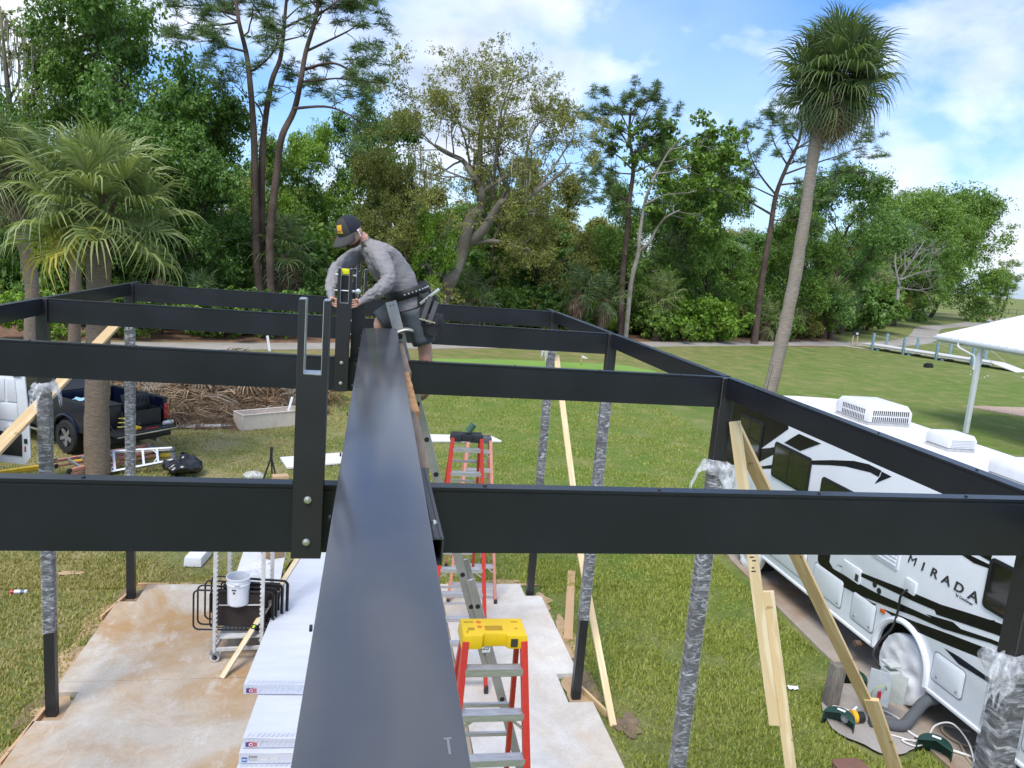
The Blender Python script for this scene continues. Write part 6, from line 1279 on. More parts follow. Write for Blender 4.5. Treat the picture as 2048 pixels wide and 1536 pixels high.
bs=thing('course_notice','black and white notice box on tan posts by the boardwalk','sign',(43.2,61.8,0))
for dx in (-.25,.2): mb=MB(); mb.box((43.2+dx,61.8,.5),(.1,.1,1.05)); mb.build('post',mat('tan_post',(.5,.4,.25),.7),bs)
mb=MB(); mb.box((43.2,61.75,1.15),(.7,.1,.35)); mb.build('notice_board',BLACKP,bs); mb=MB(); mb.box((43.25,61.69,1.12),(.2,.02,.16)); mb.build('notice_paper',WHITE,bs)
mb=MB(); mb.box((40.2,48.6,.10),(.7,.35,.28),Matrix.Rotation(.3,3,'Z')); mb.box((40.2,48.6,.27),(.5,.3,.10),Matrix.Rotation(.4,3,'Z')); tag(mb.build('golf_bag',mat('bag_black2',(.012,.012,.012),.6),None,bevel=.05),'black bag lying on the far lawn before the boardwalk','bag')
rnd=random.Random(3); mb=MB()
for i in range(60): x=41+rnd.uniform(0,14); y=44+rnd.uniform(-2.5,2.5)-.15*(x-41); mb.lathe([(.0,-.02),(.045,.0),(.05,.03),(.03,.06),(0,.07)],(x,y,.0),6,cap=False)
tag(mb.build('practice_balls',WHITE),'white practice balls scattered over the far lawn','ball',kind='stuff')
mb=MB()
for i in range(60): mb.box((120+i*2.2,200-.5*i,.75),(.08,.08,1.6))
mb.box((186,185,1.4),(134,.05,.06),Matrix.Rotation(-.222,3,'Z')); mb.box((186,185,.3),(134,.05,.06),Matrix.Rotation(-.222,3,'Z'))
tag(mb.build('far_fence',mat('fence_dark',(.02,.02,.02),.7)),'dark picket fence far across the fairway','fence',kind='stuff')
# skeletons of the signature trees: limbs as (x,y,z,radius)
LIMBS={
'OAK':[
[(4.44,50.0,0.41,0.55),(4.78,50.43,2.37,0.51),(5.06,49.19,3.75,0.47),(5.63,49.85,4.96,0.43),(5.88,49.52,6.41,0.39),(6.16,49.47,7.82,0.35),(6.76,49.45,8.4,0.31),(6.68,48.91,9.32,0.27),(6.54,49.27,9.76,0.23),(5.91,49.03,10.51,0.19),(5.44,50.0,11.29,0.15),(4.57,49.14,11.51,0.11),(3.56,48.91,11.92,0.07)],
[(5.8,50.0,6.02,0.38),(6.8,49.62,6.8,0.341),(7.33,49.21,7.69,0.302),(7.74,48.8,8.58,0.264),(8.14,48.65,8.92,0.225),(9.22,48.56,8.89,0.186),(9.83,48.06,9.56,0.148),(10.97,48.05,10.49,0.109),(11.82,47.45,11.4,0.07)],
[(8.2,49.4,8.93,0.18),(8.42,49.71,9.72,0.152),(8.06,50.39,10.71,0.124),(7.65,50.44,11.96,0.096),(7.84,50.47,13.78,0.068),(8.48,50.85,16.38,0.04)],
[(6.21,50.0,6.18,0.2),(7.69,49.47,6.43,0.153),(8.99,49.15,6.22,0.107),(9.85,47.93,6.04,0.06)],
[(6.83,50.0,9.4,0.24),(6.6,50.31,11.31,0.19),(6.6,51.0,13.54,0.14),(6.74,50.9,14.59,0.09),(6.01,51.43,17.12,0.04)],
[(7.48,50.0,9.02,0.14),(7.54,49.72,11.87,0.103),(7.57,49.15,14.4,0.067),(8.14,48.52,16.48,0.03)],
[(9.3,49.0,8.92,0.16),(9.48,49.83,11.08,0.117),(9.62,49.63,13.15,0.073),(10.94,51.26,15.01,0.03)],
[(5.35,49.2,11.2,0.1),(3.94,49.63,11.74,0.077),(2.66,50.12,12.88,0.053),(2.34,51.27,14.22,0.03)],
[(6.03,50.0,10.61,0.1),(5.45,49.42,12.47,0.065),(4.26,48.39,14.55,0.03)],
[(5.14,50.0,3.72,0.15),(3.73,49.06,4.3,0.113),(3.01,48.67,5.5,0.077),(1.7,47.99,6.3,0.04)],
[(9.82,48.0,9.56,0.1),(11.26,49.1,11.5,0.065),(12.53,49.69,13.55,0.03)],
[(5.93,50.0,6.42,0.1),(6.76,49.55,7.68,0.075),(6.37,49.28,8.11,0.05)]],
'PINE_A':[
[(-6.05,46.0,0.8,0.34),(-6.2,45.95,3.1,0.314),(-6.35,45.77,4.62,0.288),(-6.55,46.15,7.55,0.262),(-6.63,46.15,10.06,0.236),(-6.72,45.95,11.87,0.21),(-6.93,45.8,14.05,0.184),(-7.18,46.06,15.4,0.158),(-7.46,45.38,16.69,0.132),(-7.87,46.17,18.47,0.106),(-8.22,46.12,19.9,0.08)],
[(-5.98,46.8,0.73,0.32),(-6.08,46.45,3.08,0.293),(-6.25,46.93,5.41,0.267),(-6.3,46.73,9.82,0.24),(-6.25,47.21,11.92,0.213),(-5.87,46.57,14.06,0.187),(-5.49,46.91,15.35,0.16),(-5.39,47.37,16.85,0.133),(-5.32,47.53,18.43,0.107),(-5.07,46.76,20.05,0.08)],
[(-5.33,45.3,0.92,0.3),(-5.56,45.12,5.46,0.276),(-5.3,45.27,9.19,0.251),(-5.05,44.98,11.02,0.227),(-4.51,45.48,12.49,0.202),(-4.14,44.72,13.91,0.178),(-3.94,45.05,15.56,0.153),(-3.44,44.65,17.27,0.129),(-3.34,45.21,19.04,0.104),(-3.1,44.8,20.43,0.08)],
[(-4.48,45.2,12.58,0.11),(-2.83,44.61,12.77,0.083),(-1.65,43.77,12.43,0.057),(-0.9,44.12,12.04,0.03)],
[(-6.94,46.0,14.45,0.1),(-6.58,45.85,14.54,0.08),(-5.67,45.52,15.46,0.06),(-5.34,45.28,16.54,0.04)],
[(-7.17,46.0,15.38,0.09),(-7.93,45.59,15.4,0.07),(-8.62,44.84,15.46,0.05),(-9.35,44.3,15.19,0.03)],
[(-7.67,46.0,17.18,0.09),(-8.59,46.3,17.35,0.07),(-9.57,47.34,17.82,0.05),(-11.28,47.13,17.43,0.03)],
[(-4.08,45.3,14.65,0.11),(-2.61,44.65,15.05,0.09),(-1.58,44.22,14.72,0.07),(-1.0,43.86,14.21,0.05),(0.35,43.44,14.11,0.03)],
[(-4.2,45.3,14.01,0.1),(-3.18,45.49,14.27,0.077),(-2.0,45.87,14.56,0.053),(-0.58,46.8,14.56,0.03)],
[(-5.7,46.8,16.77,0.1),(-4.46,46.77,17.55,0.077),(-3.11,46.32,18.12,0.053),(-1.75,45.85,18.43,0.03)],
[(-3.96,45.3,15.62,0.1),(-2.73,45.55,16.42,0.077),(-1.71,46.04,17.19,0.053),(-1.06,46.24,17.85,0.03)],
[(-6.2,46.8,11.87,0.08),(-6.6,46.67,12.77,0.063),(-7.17,45.94,13.11,0.047),(-7.68,45.83,13.56,0.03)],
[(-7.56,46.0,16.84,0.08),(-8.45,45.57,16.47,0.063),(-9.4,45.34,16.28,0.047),(-9.92,44.86,16.21,0.03)],
[(-5.33,46.8,16.71,0.08),(-6.46,47.77,17.56,0.063),(-7.3,47.84,18.52,0.047),(-7.89,48.17,19.06,0.03)],
[(-3.49,45.3,17.44,0.08),(-2.22,44.29,18.18,0.055),(-1.46,44.22,18.5,0.03)],
[(-5.98,46.8,13.94,0.05),(-5.07,47.15,13.97,0.035),(-4.72,47.93,13.74,0.02)]],
'PINE_B':[
[(19.1,56.0,-0.54,0.34),(18.94,55.43,0.26,0.31),(18.92,56.29,4.61,0.28),(18.92,56.27,8.17,0.25),(18.62,55.67,10.11,0.22),(18.73,55.76,12.22,0.19),(18.5,55.8,13.66,0.16),(18.2,56.01,14.97,0.13),(18.19,56.16,16.93,0.1)],
[(18.77,56.0,12.53,0.1),(17.72,56.11,13.33,0.077),(16.42,55.15,13.63,0.053),(15.41,54.99,13.86,0.03)],
[(18.66,56.0,13.24,0.1),(19.4,55.71,14.35,0.077),(20.26,55.77,15.51,0.053),(20.51,55.19,16.33,0.03)],
[(18.54,56.0,13.94,0.1),(17.7,56.67,15.19,0.077),(16.36,56.4,16.07,0.053),(15.92,56.95,16.46,0.03)],
[(18.31,56.0,14.63,0.08),(19.21,56.3,16.18,0.055),(20.04,57.38,17.52,0.03)],
[(18.16,56.0,15.32,0.07),(17.24,55.66,16.4,0.05),(16.38,54.92,16.87,0.03)],
[(18.8,56.0,12.35,0.08),(20.28,56.64,13.1,0.055),(22.15,57.62,14.12,0.03)],
[(18.27,56.0,15.69,0.06),(18.57,55.83,16.92,0.045),(18.68,55.77,17.44,0.03)],
[(18.81,56.0,12.24,0.08),(17.88,56.87,12.34,0.055),(16.83,58.12,12.9,0.03)],
[(18.7,56.0,10.35,0.07),(17.41,55.44,10.56,0.045),(16.08,54.86,10.59,0.02)],
[(18.73,56.0,10.17,0.07),(16.54,55.21,10.83,0.045),(14.51,54.67,10.78,0.02)]],
'PINE_C':[
[(31.39,58.0,-0.1,0.42),(31.44,58.13,0.68,0.38),(31.44,58.21,3.72,0.34),(31.37,58.0,7.09,0.3),(31.51,58.08,9.09,0.26),(31.57,58.03,12.01,0.22),(32.22,58.03,14.4,0.18),(32.66,57.62,16.13,0.14),(32.89,57.88,17.89,0.1)],
[(31.48,58.0,10.43,0.13),(29.68,57.63,11.04,0.1),(28.02,57.0,11.44,0.07),(26.6,56.68,11.48,0.04)],
[(31.55,58.0,12.01,0.11),(30.03,58.13,13.43,0.083),(29.19,58.58,14.93,0.057),(28.86,59.21,16.51,0.03)],
[(32.2,58.0,14.4,0.1),(30.58,57.4,15.7,0.065),(29.71,56.96,17.05,0.03)],
[(31.88,58.0,13.59,0.12),(33.97,57.7,14.54,0.09),(36.11,57.16,15.47,0.06),(38.21,56.92,16.42,0.03)],
[(31.78,58.0,12.81,0.11),(34.69,57.88,13.46,0.083),(37.96,59.01,14.46,0.057),(40.08,59.08,14.47,0.03)],
[(32.66,58.0,15.6,0.1),(34.86,58.37,17.02,0.077),(37.31,58.88,17.74,0.053),(39.88,59.27,17.67,0.03)],
[(32.88,58.0,16.2,0.08),(31.93,58.76,17.54,0.055),(31.57,59.04,18.12,0.03)],
[(31.55,58.0,12.01,0.09),(33.58,57.8,11.79,0.06),(35.11,56.73,11.87,0.03)],
[(31.54,58.0,10.04,0.08),(33.77,58.47,10.25,0.055),(35.48,59.2,10.82,0.03)],
[(32.86,58.0,17.15,0.07),(34.34,57.86,18.24,0.05),(35.59,58.54,18.67,0.03)],
[(31.58,58.0,11.81,0.09),(29.73,59.01,12.69,0.06),(28.83,60.04,13.47,0.03)]],
'PALE':[
[(19.23,55.0,-0.4,0.2),(19.2,54.99,4.2,0.181),(19.49,54.9,6.52,0.163),(19.48,55.04,7.73,0.144),(19.66,55.18,10.03,0.125),(19.82,54.85,11.29,0.106),(20.26,55.09,12.31,0.087),(21.1,55.0,14.09,0.069),(22.28,55.4,15.32,0.05)],
[(19.48,55.0,6.55,0.13),(20.14,54.58,7.34,0.11),(20.61,54.76,8.29,0.09),(21.01,54.09,9.21,0.07),(21.89,53.76,9.81,0.05)],
[(20.23,55.0,12.3,0.08),(22.27,55.57,12.83,0.055),(24.42,56.2,13.83,0.03)],
[(19.6,55.0,10.02,0.08),(20.92,54.54,10.83,0.063),(22.71,54.26,11.16,0.047),(24.26,53.54,11.79,0.03)],
[(21.1,55.0,14.09,0.06),(22.84,54.66,14.58,0.04),(24.32,54.41,14.35,0.02)],
[(20.23,55.0,12.3,0.05),(19.47,55.57,13.27,0.035),(19.17,56.05,14.01,0.02)],
[(22.0,55.0,13.11,0.05),(23.83,55.43,12.61,0.035),(25.84,55.6,13.18,0.02)]],
'DEAD':[
[(56.05,74.0,4.11,0.2),(56.1,74.19,6.25,0.143),(56.72,73.56,8.45,0.087),(58.29,74.16,10.68,0.03)],
[(55.93,74.0,5.71,0.14),(55.34,74.5,8.32,0.085),(56.03,75.28,11.03,0.03)],
[(55.95,74.0,6.25,0.12),(57.81,73.48,7.21,0.075),(59.01,72.79,7.58,0.03)],
[(56.36,74.0,7.34,0.1),(55.93,74.09,9.96,0.06),(55.81,73.86,11.26,0.02)],
[(55.98,74.0,5.45,0.08),(58.62,74.45,5.33,0.05),(60.86,75.01,5.73,0.02)],
[(57.06,74.0,8.46,0.07),(58.73,74.47,9.65,0.045),(60.44,74.95,9.24,0.02)]],
'MOSSY':[
[(-21.42,53.0,-0.86,0.35),(-21.36,52.79,3.53,0.302),(-21.49,52.95,6.56,0.253),(-21.49,52.47,9.48,0.205),(-21.8,52.96,12.42,0.157),(-21.84,52.7,14.64,0.108),(-22.17,53.28,16.43,0.06)],
[(-21.7,53.0,9.52,0.16),(-21.01,53.12,11.37,0.134),(-20.32,52.11,12.44,0.108),(-19.73,52.44,13.7,0.082),(-19.07,52.17,14.86,0.056),(-19.14,51.74,16.42,0.03)],
[(-21.82,53.0,12.42,0.1),(-21.43,53.63,14.03,0.065),(-21.76,53.88,15.77,0.03)],
[(-20.66,53.0,12.55,0.07),(-19.94,52.56,12.84,0.045),(-19.25,52.93,12.7,0.02)],
[(-19.8,53.0,14.09,0.05),(-20.31,52.96,15.17,0.035),(-20.58,53.03,16.28,0.02)]],
}
# ================================================================ trees
def leaf_cloud(centers,radii,per,size,seed,asp=.55,flat=.8,up=.5,sub=7):
    """leaf blades in sprigs inside each clump; returns verts,quads"""
    g=np.random.default_rng(seed); C=np.repeat(np.asarray(centers),per,0); Rr=np.repeat(np.asarray(radii),per)
    n=len(C); ns=max(1,per//sub)
    # sprig anchors inside each clump, leaves gather round them
    d=g.normal(size=(n//per,ns,3)); d/=np.linalg.norm(d,axis=2,keepdims=True); rad=g.random((n//per,ns,1))**.45
    anc=d*rad; pick=g.integers(0,ns,(n//per,per)); off=np.take_along_axis(anc,pick[...,None].repeat(3,2),1).reshape(-1,3)
    off=off+g.normal(size=(n,3))*.13; off[:,2]*=flat
    P=C+off*Rr[:,None]
    nrm=off/np.maximum(np.linalg.norm(off,axis=1,keepdims=True),1e-6)*.7+np.array([0,0,up])+g.normal(size=(n,3))*.55; nrm/=np.linalg.norm(nrm,axis=1,keepdims=True)
    t=np.cross(nrm,g.normal(size=(n,3))); t/=np.maximum(np.linalg.norm(t,axis=1,keepdims=True),1e-6); b=np.cross(nrm,t)
    s=size*g.uniform(.6,1.35,(n,1)); t=t*s; b=b*s*asp; droop=np.zeros((n,3)); droop[:,2]=-.25*s[:,0]
    v=np.stack([P-t*.5,P+b*.5+droop*.1,P+t*.5+droop,P-b*.5+droop*.1],1).reshape(-1,3)
    return v,np.arange(n*4).reshape(-1,4)
def needle_cloud(centers,rad,nb,w,seed,droop=.25):
    g=np.random.default_rng(seed); n=len(centers)*nb; C=np.repeat(np.asarray(centers),nb,0)
    d=g.normal(size=(n,3)); d[:,2]=np.abs(d[:,2])*.45+d[:,2]*.55; d/=np.linalg.norm(d,axis=1,keepdims=True)
    L=rad*g.uniform(.6,1.15,(n,1)); s=np.cross(d,g.normal(size=(n,3))); s/=np.linalg.norm(s,axis=1,keepdims=True)
    e=C+d*L; e[:,2]-=droop*L[:,0]; m=C+d*L*.5
    v=np.stack([C,m+s*w,e,m-s*w],1).reshape(-1,3); return v,np.arange(n*4).reshape(-1,4)
class Tree:
    def __init__(s,seed): s.rnd=random.Random(seed); s.mb=MB(); s.tips=[]; s.twigs=[]
    def limb(s,pts):
        P=smooth_path([V(p[:3]) for p in pts],4); k=len(P); ra=np.interp(np.linspace(0,1,k),np.linspace(0,1,len(pts)),[p[3] for p in pts])
        s.mb.tube(P,list(ra),8 if ra[0]>.12 else 6); return P,ra
    def grow(s,p,d,L,r,depth,spread,up,keep=.0):
        """bent branch, then 2-4 children; tips collect foliage"""
        rn=s.rnd; pts=[V(p)]; dd=V(d).normalized(); seg=3
        for i in range(seg):
            dd=(dd+V((rn.gauss(0,.16),rn.gauss(0,.16),rn.gauss(0,.12)+up*.12))).normalized(); pts.append(pts[-1]+dd*L/seg)
        s.mb.tube(pts,[r,r*.85,r*.7,r*.5],5 if r<.06 else 7,cap=False)
        if depth==0: s.tips.append(pts[-1]); s.tips.append(pts[-2]); return
        if keep: s.tips.append(pts[-1])
        for i in range(rn.choice((2,3,3))):
            a=rn.uniform(0,2*PI); ax=dd.orthogonal().normalized(); q=Quaternion(dd,a)@ax; nd=(dd+q*rn.uniform(.5,1.1)*spread+V((0,0,up*.3))).normalized()
            s.grow(pts[-1] if i<2 else pts[-2],nd,L*rn.uniform(.62,.85),r*.6,depth-1,spread,up,keep)
    def sprout(s,P,ra,frm,num,L,depth,spread,up,keep=0):
        k=len(P)
        for i in range(num):
            j=int(frm*k+(k-1-frm*k)*((i+.7)/num)); j=min(max(j,1),k-1); d=(P[j]-P[j-1]).normalized(); ax=d.orthogonal().normalized(); q=Quaternion(d,i*2.4+s.rnd.uniform(-.4,.4))@ax
            s.grow(P[j],(q+d*.45+V((0,0,up*.4))).normalized(),L*s.rnd.uniform(.7,1.2),max(.02,ra[j]*.5),depth,spread,up,keep)
def moss(tips,n,seed,l=(.5,1.4)):
    g=np.random.default_rng(seed); T=np.asarray([tuple(t) for t in tips]); C=T[g.integers(0,len(T),n)]+g.normal(size=(n,3))*.25
    L=g.uniform(*l,(n,1)); w=g.uniform(.02,.06,(n,1)); a=g.uniform(0,2*np.pi,n); s=np.stack([np.cos(a),np.sin(a),0*a],1)
    dn=np.zeros((n,3)); dn[:,2]=-1; dn+=g.normal(size=(n,3))*.05
    v=np.stack([C-s*w,C+s*w,C+dn*L+s*w*.2,C+dn*L-s*w*.2],1).reshape(-1,3); return v,np.arange(n*4).reshape(-1,4)
# foliage colours (albedo)
LD=leafmat('leaf_dark',[(.026,.056,.014),(.050,.100,.024),(.085,.150,.036)],.30,.45)
LM=leafmat('leaf_mid',[(.034,.068,.014),(.066,.118,.024),(.11,.172,.036)],.32,.45)
LB=leafmat('leaf_bright',[(.045,.085,.012),(.085,.15,.022),(.14,.215,.035)],.35,.45)
LO=leafmat('leaf_olive',[(.056,.066,.018),(.10,.112,.032),(.15,.155,.05)],.30,.5)
LP=leafmat('leaf_pale',[(.06,.08,.035),(.11,.14,.06),(.17,.20,.09)],.30,.5)
LN=leafmat('needle_pine',[(.028,.052,.018),(.050,.084,.030),(.082,.122,.046)],.15,.5)
LV=leafmat('needle_olive',[(.035,.045,.016),(.060,.070,.026),(.09,.10,.04)],.15,.5)
MOSS=leafmat('hanging_moss',[(.10,.10,.085),(.16,.155,.13),(.22,.21,.18)],.2,.9)
BK=bark('bark_grey',(.20,.175,.145),(.28,.25,.21),(4,4,1),5); BKD=bark('bark_dark',(.075,.058,.045),(.11,.085,.065),(4,4,1),5); BKP=bark('bark_pine',(.095,.068,.054),(.15,.11,.088),(3,3,1.2),6); BKW=bark('bark_pale',(.36,.33,.29),(.25,.22,.19),(3,3,1.5),4)
def finish(name,label,t,base,bm,lv,lm,cat='tree',group=None,crown='crown',extra=None):
    o=thing(name,label,cat,base,group); t.mb.build('trunk',bm,o,smooth=True,auto=60)
    if lv is not None: c=mesh_np(crown,lv[0],lv[1],lm,o); c['kind']='stuff'
    if extra is not None: m=mesh_np('moss',extra[0],extra[1],MOSS,o); m['kind']='stuff'
    return o
GT='trees along the cart path'
# --- signature trees
t=Tree(11)
for i,l in enumerate(LIMBS['OAK']):
    P,ra=t.limb(l); t.sprout(P,ra,.40 if i==0 else .30,7 if i else 9,1.7 if i!=3 else 1.0,2,.85,.35,1)
c=[tuple(p) for p in t.tips]; rd=[t.rnd.uniform(.45,.85) for _ in c]
finish('oak_tree','sparse bronze-leaved tree with twisting grey limbs behind the worker',t,LIMBS['OAK'][0][0][:3],BK,leaf_cloud(c,rd,42,.14,5,.5,.8,.4),LO,group=GT,extra=moss(t.tips[:120],160,4))
for key,nm,lab,base,nb,rad,m,num,L in (('PINE_A','pine_tree','tall pine with three forking reddish trunks left of the worker',0,46,.68,LN,6,1.3),('PINE_B','pine_tree','flat-topped pine on a straight trunk above the right side rail',0,46,.62,LN,6,1.1),('PINE_C','pine_tree','broad dark pine standing behind the very tall palm',0,46,.68,LN,6,1.3)):
    t=Tree(len(key)+ord(key[-1]))
    for i,l in enumerate(LIMBS[key]):
        l=[(*p[:3],p[3]*.8) for p in l]; P,ra=t.limb(l); main=l[0][3]>.22
        t.sprout(P,ra,.72 if main else .35,num,L*(1 if main else .9),1,.9,.35,1)
    c=[tuple(p) for p in t.tips]
    finish(nm,lab,t,LIMBS[key][0][0][:3],BKP,needle_cloud(c,rad*.8,int(nb*1.15),.016,7,.12),m,group=GT)
t=Tree(31)
for i,l in enumerate(LIMBS['PALE']): P,ra=t.limb(l); t.sprout(P,ra,.6,5,1.2,2,.9,.3,1)
c=[tuple(p) for p in t.tips]; finish('maple_tree','slender tree with a forked whitish trunk and loose green leaves',t,LIMBS['PALE'][0][0][:3],BKW,leaf_cloud(c,[t.rnd.uniform(.4,.7) for _ in c],26,.24,9,.7),LM,group=GT)
t=Tree(37)
for i,l in enumerate(LIMBS['DEAD']): P,ra=t.limb(l); t.sprout(P,ra,.2,7,1.3,2,.8,.3)
finish('bare_tree','leafless grey tree leaning out beside the rounded far oak',t,LIMBS['DEAD'][0][0][:3],bark('bark_bleached',(.34,.32,.29),(.26,.24,.22)),None,None,group=GT)
t=Tree(41)
for i,l in enumerate(LIMBS['MOSSY']): P,ra=t.limb(l); t.sprout(P,ra,.35,6,1.1,2,.9,.3,1)
c=[tuple(p) for p in t.tips]; finish('mossy_tree','pale half-bare tree hung with grey moss behind the leaning palm',t,LIMBS['MOSSY'][0][0][:3],BK,leaf_cloud(c[::2],[t.rnd.uniform(.35,.6) for _ in c[::2]],18,.2,10,.6),LP,group=GT,extra=moss(t.tips,420,8,(.8,2.6)))
# --- broadleaf prototypes: height ~1 unit = 1 m, copied along the wood
def broad(seed,H,W,first,levels,per,leaf,rc,spread=.9,up=.35,nl=7):
    t=Tree(seed); rn=t.rnd; r0=.022*H
    pts=[(0,0,-.1,r0)]+[(rn.gauss(0,.02)*H,rn.gauss(0,.02)*H,H*f,r0*(1-.8*f)) for f in (.15,.32,.5,.68,.84)]
    P,ra=t.limb(pts); k=len(P)
    for i in range(nl):
        f=first+(1-first)*(i+.5)/nl; j=int(f*(k-1)); a=i*2.4+rn.uniform(-.4,.4); wid=W*.5*math.sin(PI*(.18+.82*(1-f)))**.7*1.05
        t.grow(P[j],V((math.cos(a),math.sin(a),.55+.6*f)),wid*.55,max(.03,ra[j]*.55),levels,spread,up,1)
    c=[tuple(p) for p in t.tips]; rd=[rc*rn.uniform(.7,1.25) for _ in c]
    return t,leaf_cloud(c,rd,per,leaf,seed+50,.6,.75,.5)
PROTO={}
def proto(key,*a):
    t,lv=broad(*a); tm=t.mb.build('trunk',BKD); tme=tm.data; bpy.data.objects.remove(tm); tme.polygons.foreach_set('use_smooth',[True]*len(tme.polygons))
    co=mesh_np('crown',lv[0],lv[1],LM); cme=co.data; bpy.data.objects.remove(co); PROTO[key]=(tme,cme,a[1])
proto('a',101,12,9,.22,3,95,.21,1.05,.95,.3,8); proto('b',102,12,8,.15,3,95,.20,1.0,.95,.35,8); proto('c',103,12,7,.30,3,75,.20,.95,.85,.45,7); proto('d',104,12,11,.12,3,100,.22,1.2,1.0,.2,9); proto('e',105,12,7.5,.35,2,80,.22,.95,.9,.4,8); proto('f',106,12,13,.16,3,80,.26,1.35,1.1,.12,14)
rt=random.Random(77)
def tree(key,x,y,H,wf,lm,label,bm=None,group=GT,name='broadleaf_tree',rz=None):
    tme,cme,h0=PROTO[key]; s=H/h0*.93; o=thing(name,label,'tree',(x,y,GZ),group); q=(0,0,rt.uniform(0,6.28) if rz is None else rz)
    inst(tme,'trunk',o,(0,0,0),q,(s*wf,s*wf,s),bm); c=inst(cme,'crown',o,(0,0,0),q,(s*wf,s*wf,s),lm); c['kind']='stuff'; return o
tree('d',-14.7,49,17.2,.80,LD,'tallest dark green tree rising over the broad cabbage palm')
tree('b',-9.9,48,13.4,.85,LD,'dark leafy tree between the cabbage palm and the forking pine')
tree('d',-11.8,46,10.2,.85,LD,'low wide dark tree right behind the cabbage palm crown')
tree('c',-18.2,51,15.6,.62,LM,'narrow mid-green tree beside the moss-hung tree')
tree('b',-21.5,47,12.6,.9,LD,'dark tree at the left end of the wood')
tree('a',-16.5,46,8.6,.8,LD,'short dark tree behind the leaning palm trunk')
tree('a',-4.8,61,12.4,.62,LB,'light green tree seen between the pine trunks and the worker')
tree('c',-.4,61,15.8,.80,LD,'loose dark green tree behind the worker to the left')
tree('a',-7.2,60,11.0,.7,LM,'mid-green tree filling the gap behind the forking pine')
tree('d',.6,49.6,9.9,.62,LO,'feathery olive tree directly behind the worker')
tree('b',3.4,48.8,8.0,.55,LB,'bright yellow-green tree behind the worker and the twisting oak')
tree('a',12.9,59,11.4,.8,LO,'olive tree behind the right limbs of the twisting oak')
tree('b',9.5,60,10.8,.8,LM,'mid-green tree behind the trunk of the twisting oak')
tree('c',25.7,62,16.6,.80,LM,'tall loose green tree between the flat-topped pine and the broad pine')
tree('d',28.1,61,11.6,.72,LM,'rounded green tree below the loose tall green tree')
tree('d',45.1,69,14.2,.95,LD,'dense dark tree right of the very tall palm trunk')
tree('b',37.5,64,11.6,.85,LM,'green tree directly behind the very tall palm trunk')
tree('a',20.5,60,10.5,.8,LM,'green tree below the flat-topped pine')
tree('f',106,130,20.0,1.0,LM,'large rounded oak standing alone by the far cart path')
tree('f',83,110,16.5,.95,LM,'rounded oak where the wood meets the far cart path')
tree('e',60,84,9.6,.8,LP,'pale thin tree beside the leafless grey tree')
tree('f',94,119,15.5,.9,LM,'rounded oak between the two other far oaks'); tree('f',72,99,12.5,.8,LD,'low rounded oak beside the leafless grey tree'); tree('d',122,152,15,1.1,LM,'far tree just beyond the large rounded oak'); tree('b',70,96,12.0,1.0,LD,'dark tree behind the rounded oaks of the far wood')
for i,(x,y,h,l) in enumerate(((178,192,12,'far grey-green tree beyond the fairway fence'),(192,205,16,'thin far tree beyond the fairway fence'),(206,196,11,'low far tree beyond the fairway fence, farthest right'),(160,210,12,'far tree half hidden by the large rounded oak'),(150,225,14,'far tree directly behind the large rounded oak'))): tree('cedab'[i],x,y,h,1.1,LP if i in (1,) else LM,l)
# second row closing the gaps
for i in range(32):
    x=-34+i*3.5+rt.uniform(-1.5,1.5); y=66+.34*max(0,x)+rt.uniform(0,8); tree('abcde'[i%5],x,y,rt.uniform(8.5,11.5),1.15,(LD,LM,LD,LO)[i%4],'%s tree deep in the wood, glimpsed behind %s'%(('dark','mid-green','dark','olive')[i%4],near_what(x,y)),group='trees in the second row of the wood')
# shrubs along the edge of the wood
def shrub_proto(seed,H,W,n,per,leaf):
    t=Tree(seed); 
    for i in range(n):
        a=t.rnd.uniform(0,6.28); t.grow((math.cos(a)*W*.12,math.sin(a)*W*.12,-.05),V((math.cos(a)*.6,math.sin(a)*.6,1)),H*.45,.03,2,.9,.1,1)
    c=[(p.x,p.y,max(.35,p.z)) for p in t.tips]+[(t.rnd.uniform(-W,W)*.4,t.rnd.uniform(-W,W)*.4,t.rnd.uniform(.2,H*.45)) for _ in range(30)]
    lv=leaf_cloud(c,[.55*t.rnd.uniform(.7,1.2) for _ in c],per,leaf,seed+9,.6,.85,.5)
    tm=t.mb.build('stem',BKD); tme=tm.data; bpy.data.objects.remove(tm); co=mesh_np('foliage',lv[0],lv[1],LM); cme=co.data; bpy.data.objects.remove(co); return tme,cme
SP=[shrub_proto(201,3,3,7,46,.20),shrub_proto(202,3,3.4,8,46,.22)]
def shrub(x,y,s,lm,label,group='shrubs at the edge of the wood',sz=None):
    tme,cme=SP[rt.randrange(2)]; o=thing('shrub',label,'shrub',(x,y,GZ),group); q=(0,0,rt.uniform(0,6.28)); inst(tme,'stem',o,(0,0,0),q,(s,s,sz or s)); c=inst(cme,'foliage',o,(0,0,0),q,(s,s,sz or s),lm); c['kind']='stuff'
edge=smooth_path([(-30,41.5),(-14,45.2),(-5,48),(5,52.2),(18,58),(30,62.6),(41,67.5),(48,75),(58,86),(70,99)],8)
for i,p in enumerate(edge):
    for k in range(1+i%2):
        lm=(LD,LM,LB,LM,LO,LD)[(i*2+k)%6]; sx,sy=p.x+rt.uniform(-1,1)-.3*k,p.y+rt.uniform(-.4,1.2)+1.6*k; shrub(sx,sy,rt.uniform(.55,1.0)+.25*k,lm,'leafy %s shrub at the path by '%{LD:'dark green',LM:'mid-green',LB:'bright green',LO:'olive'}[lm]+near_what(sx,sy))
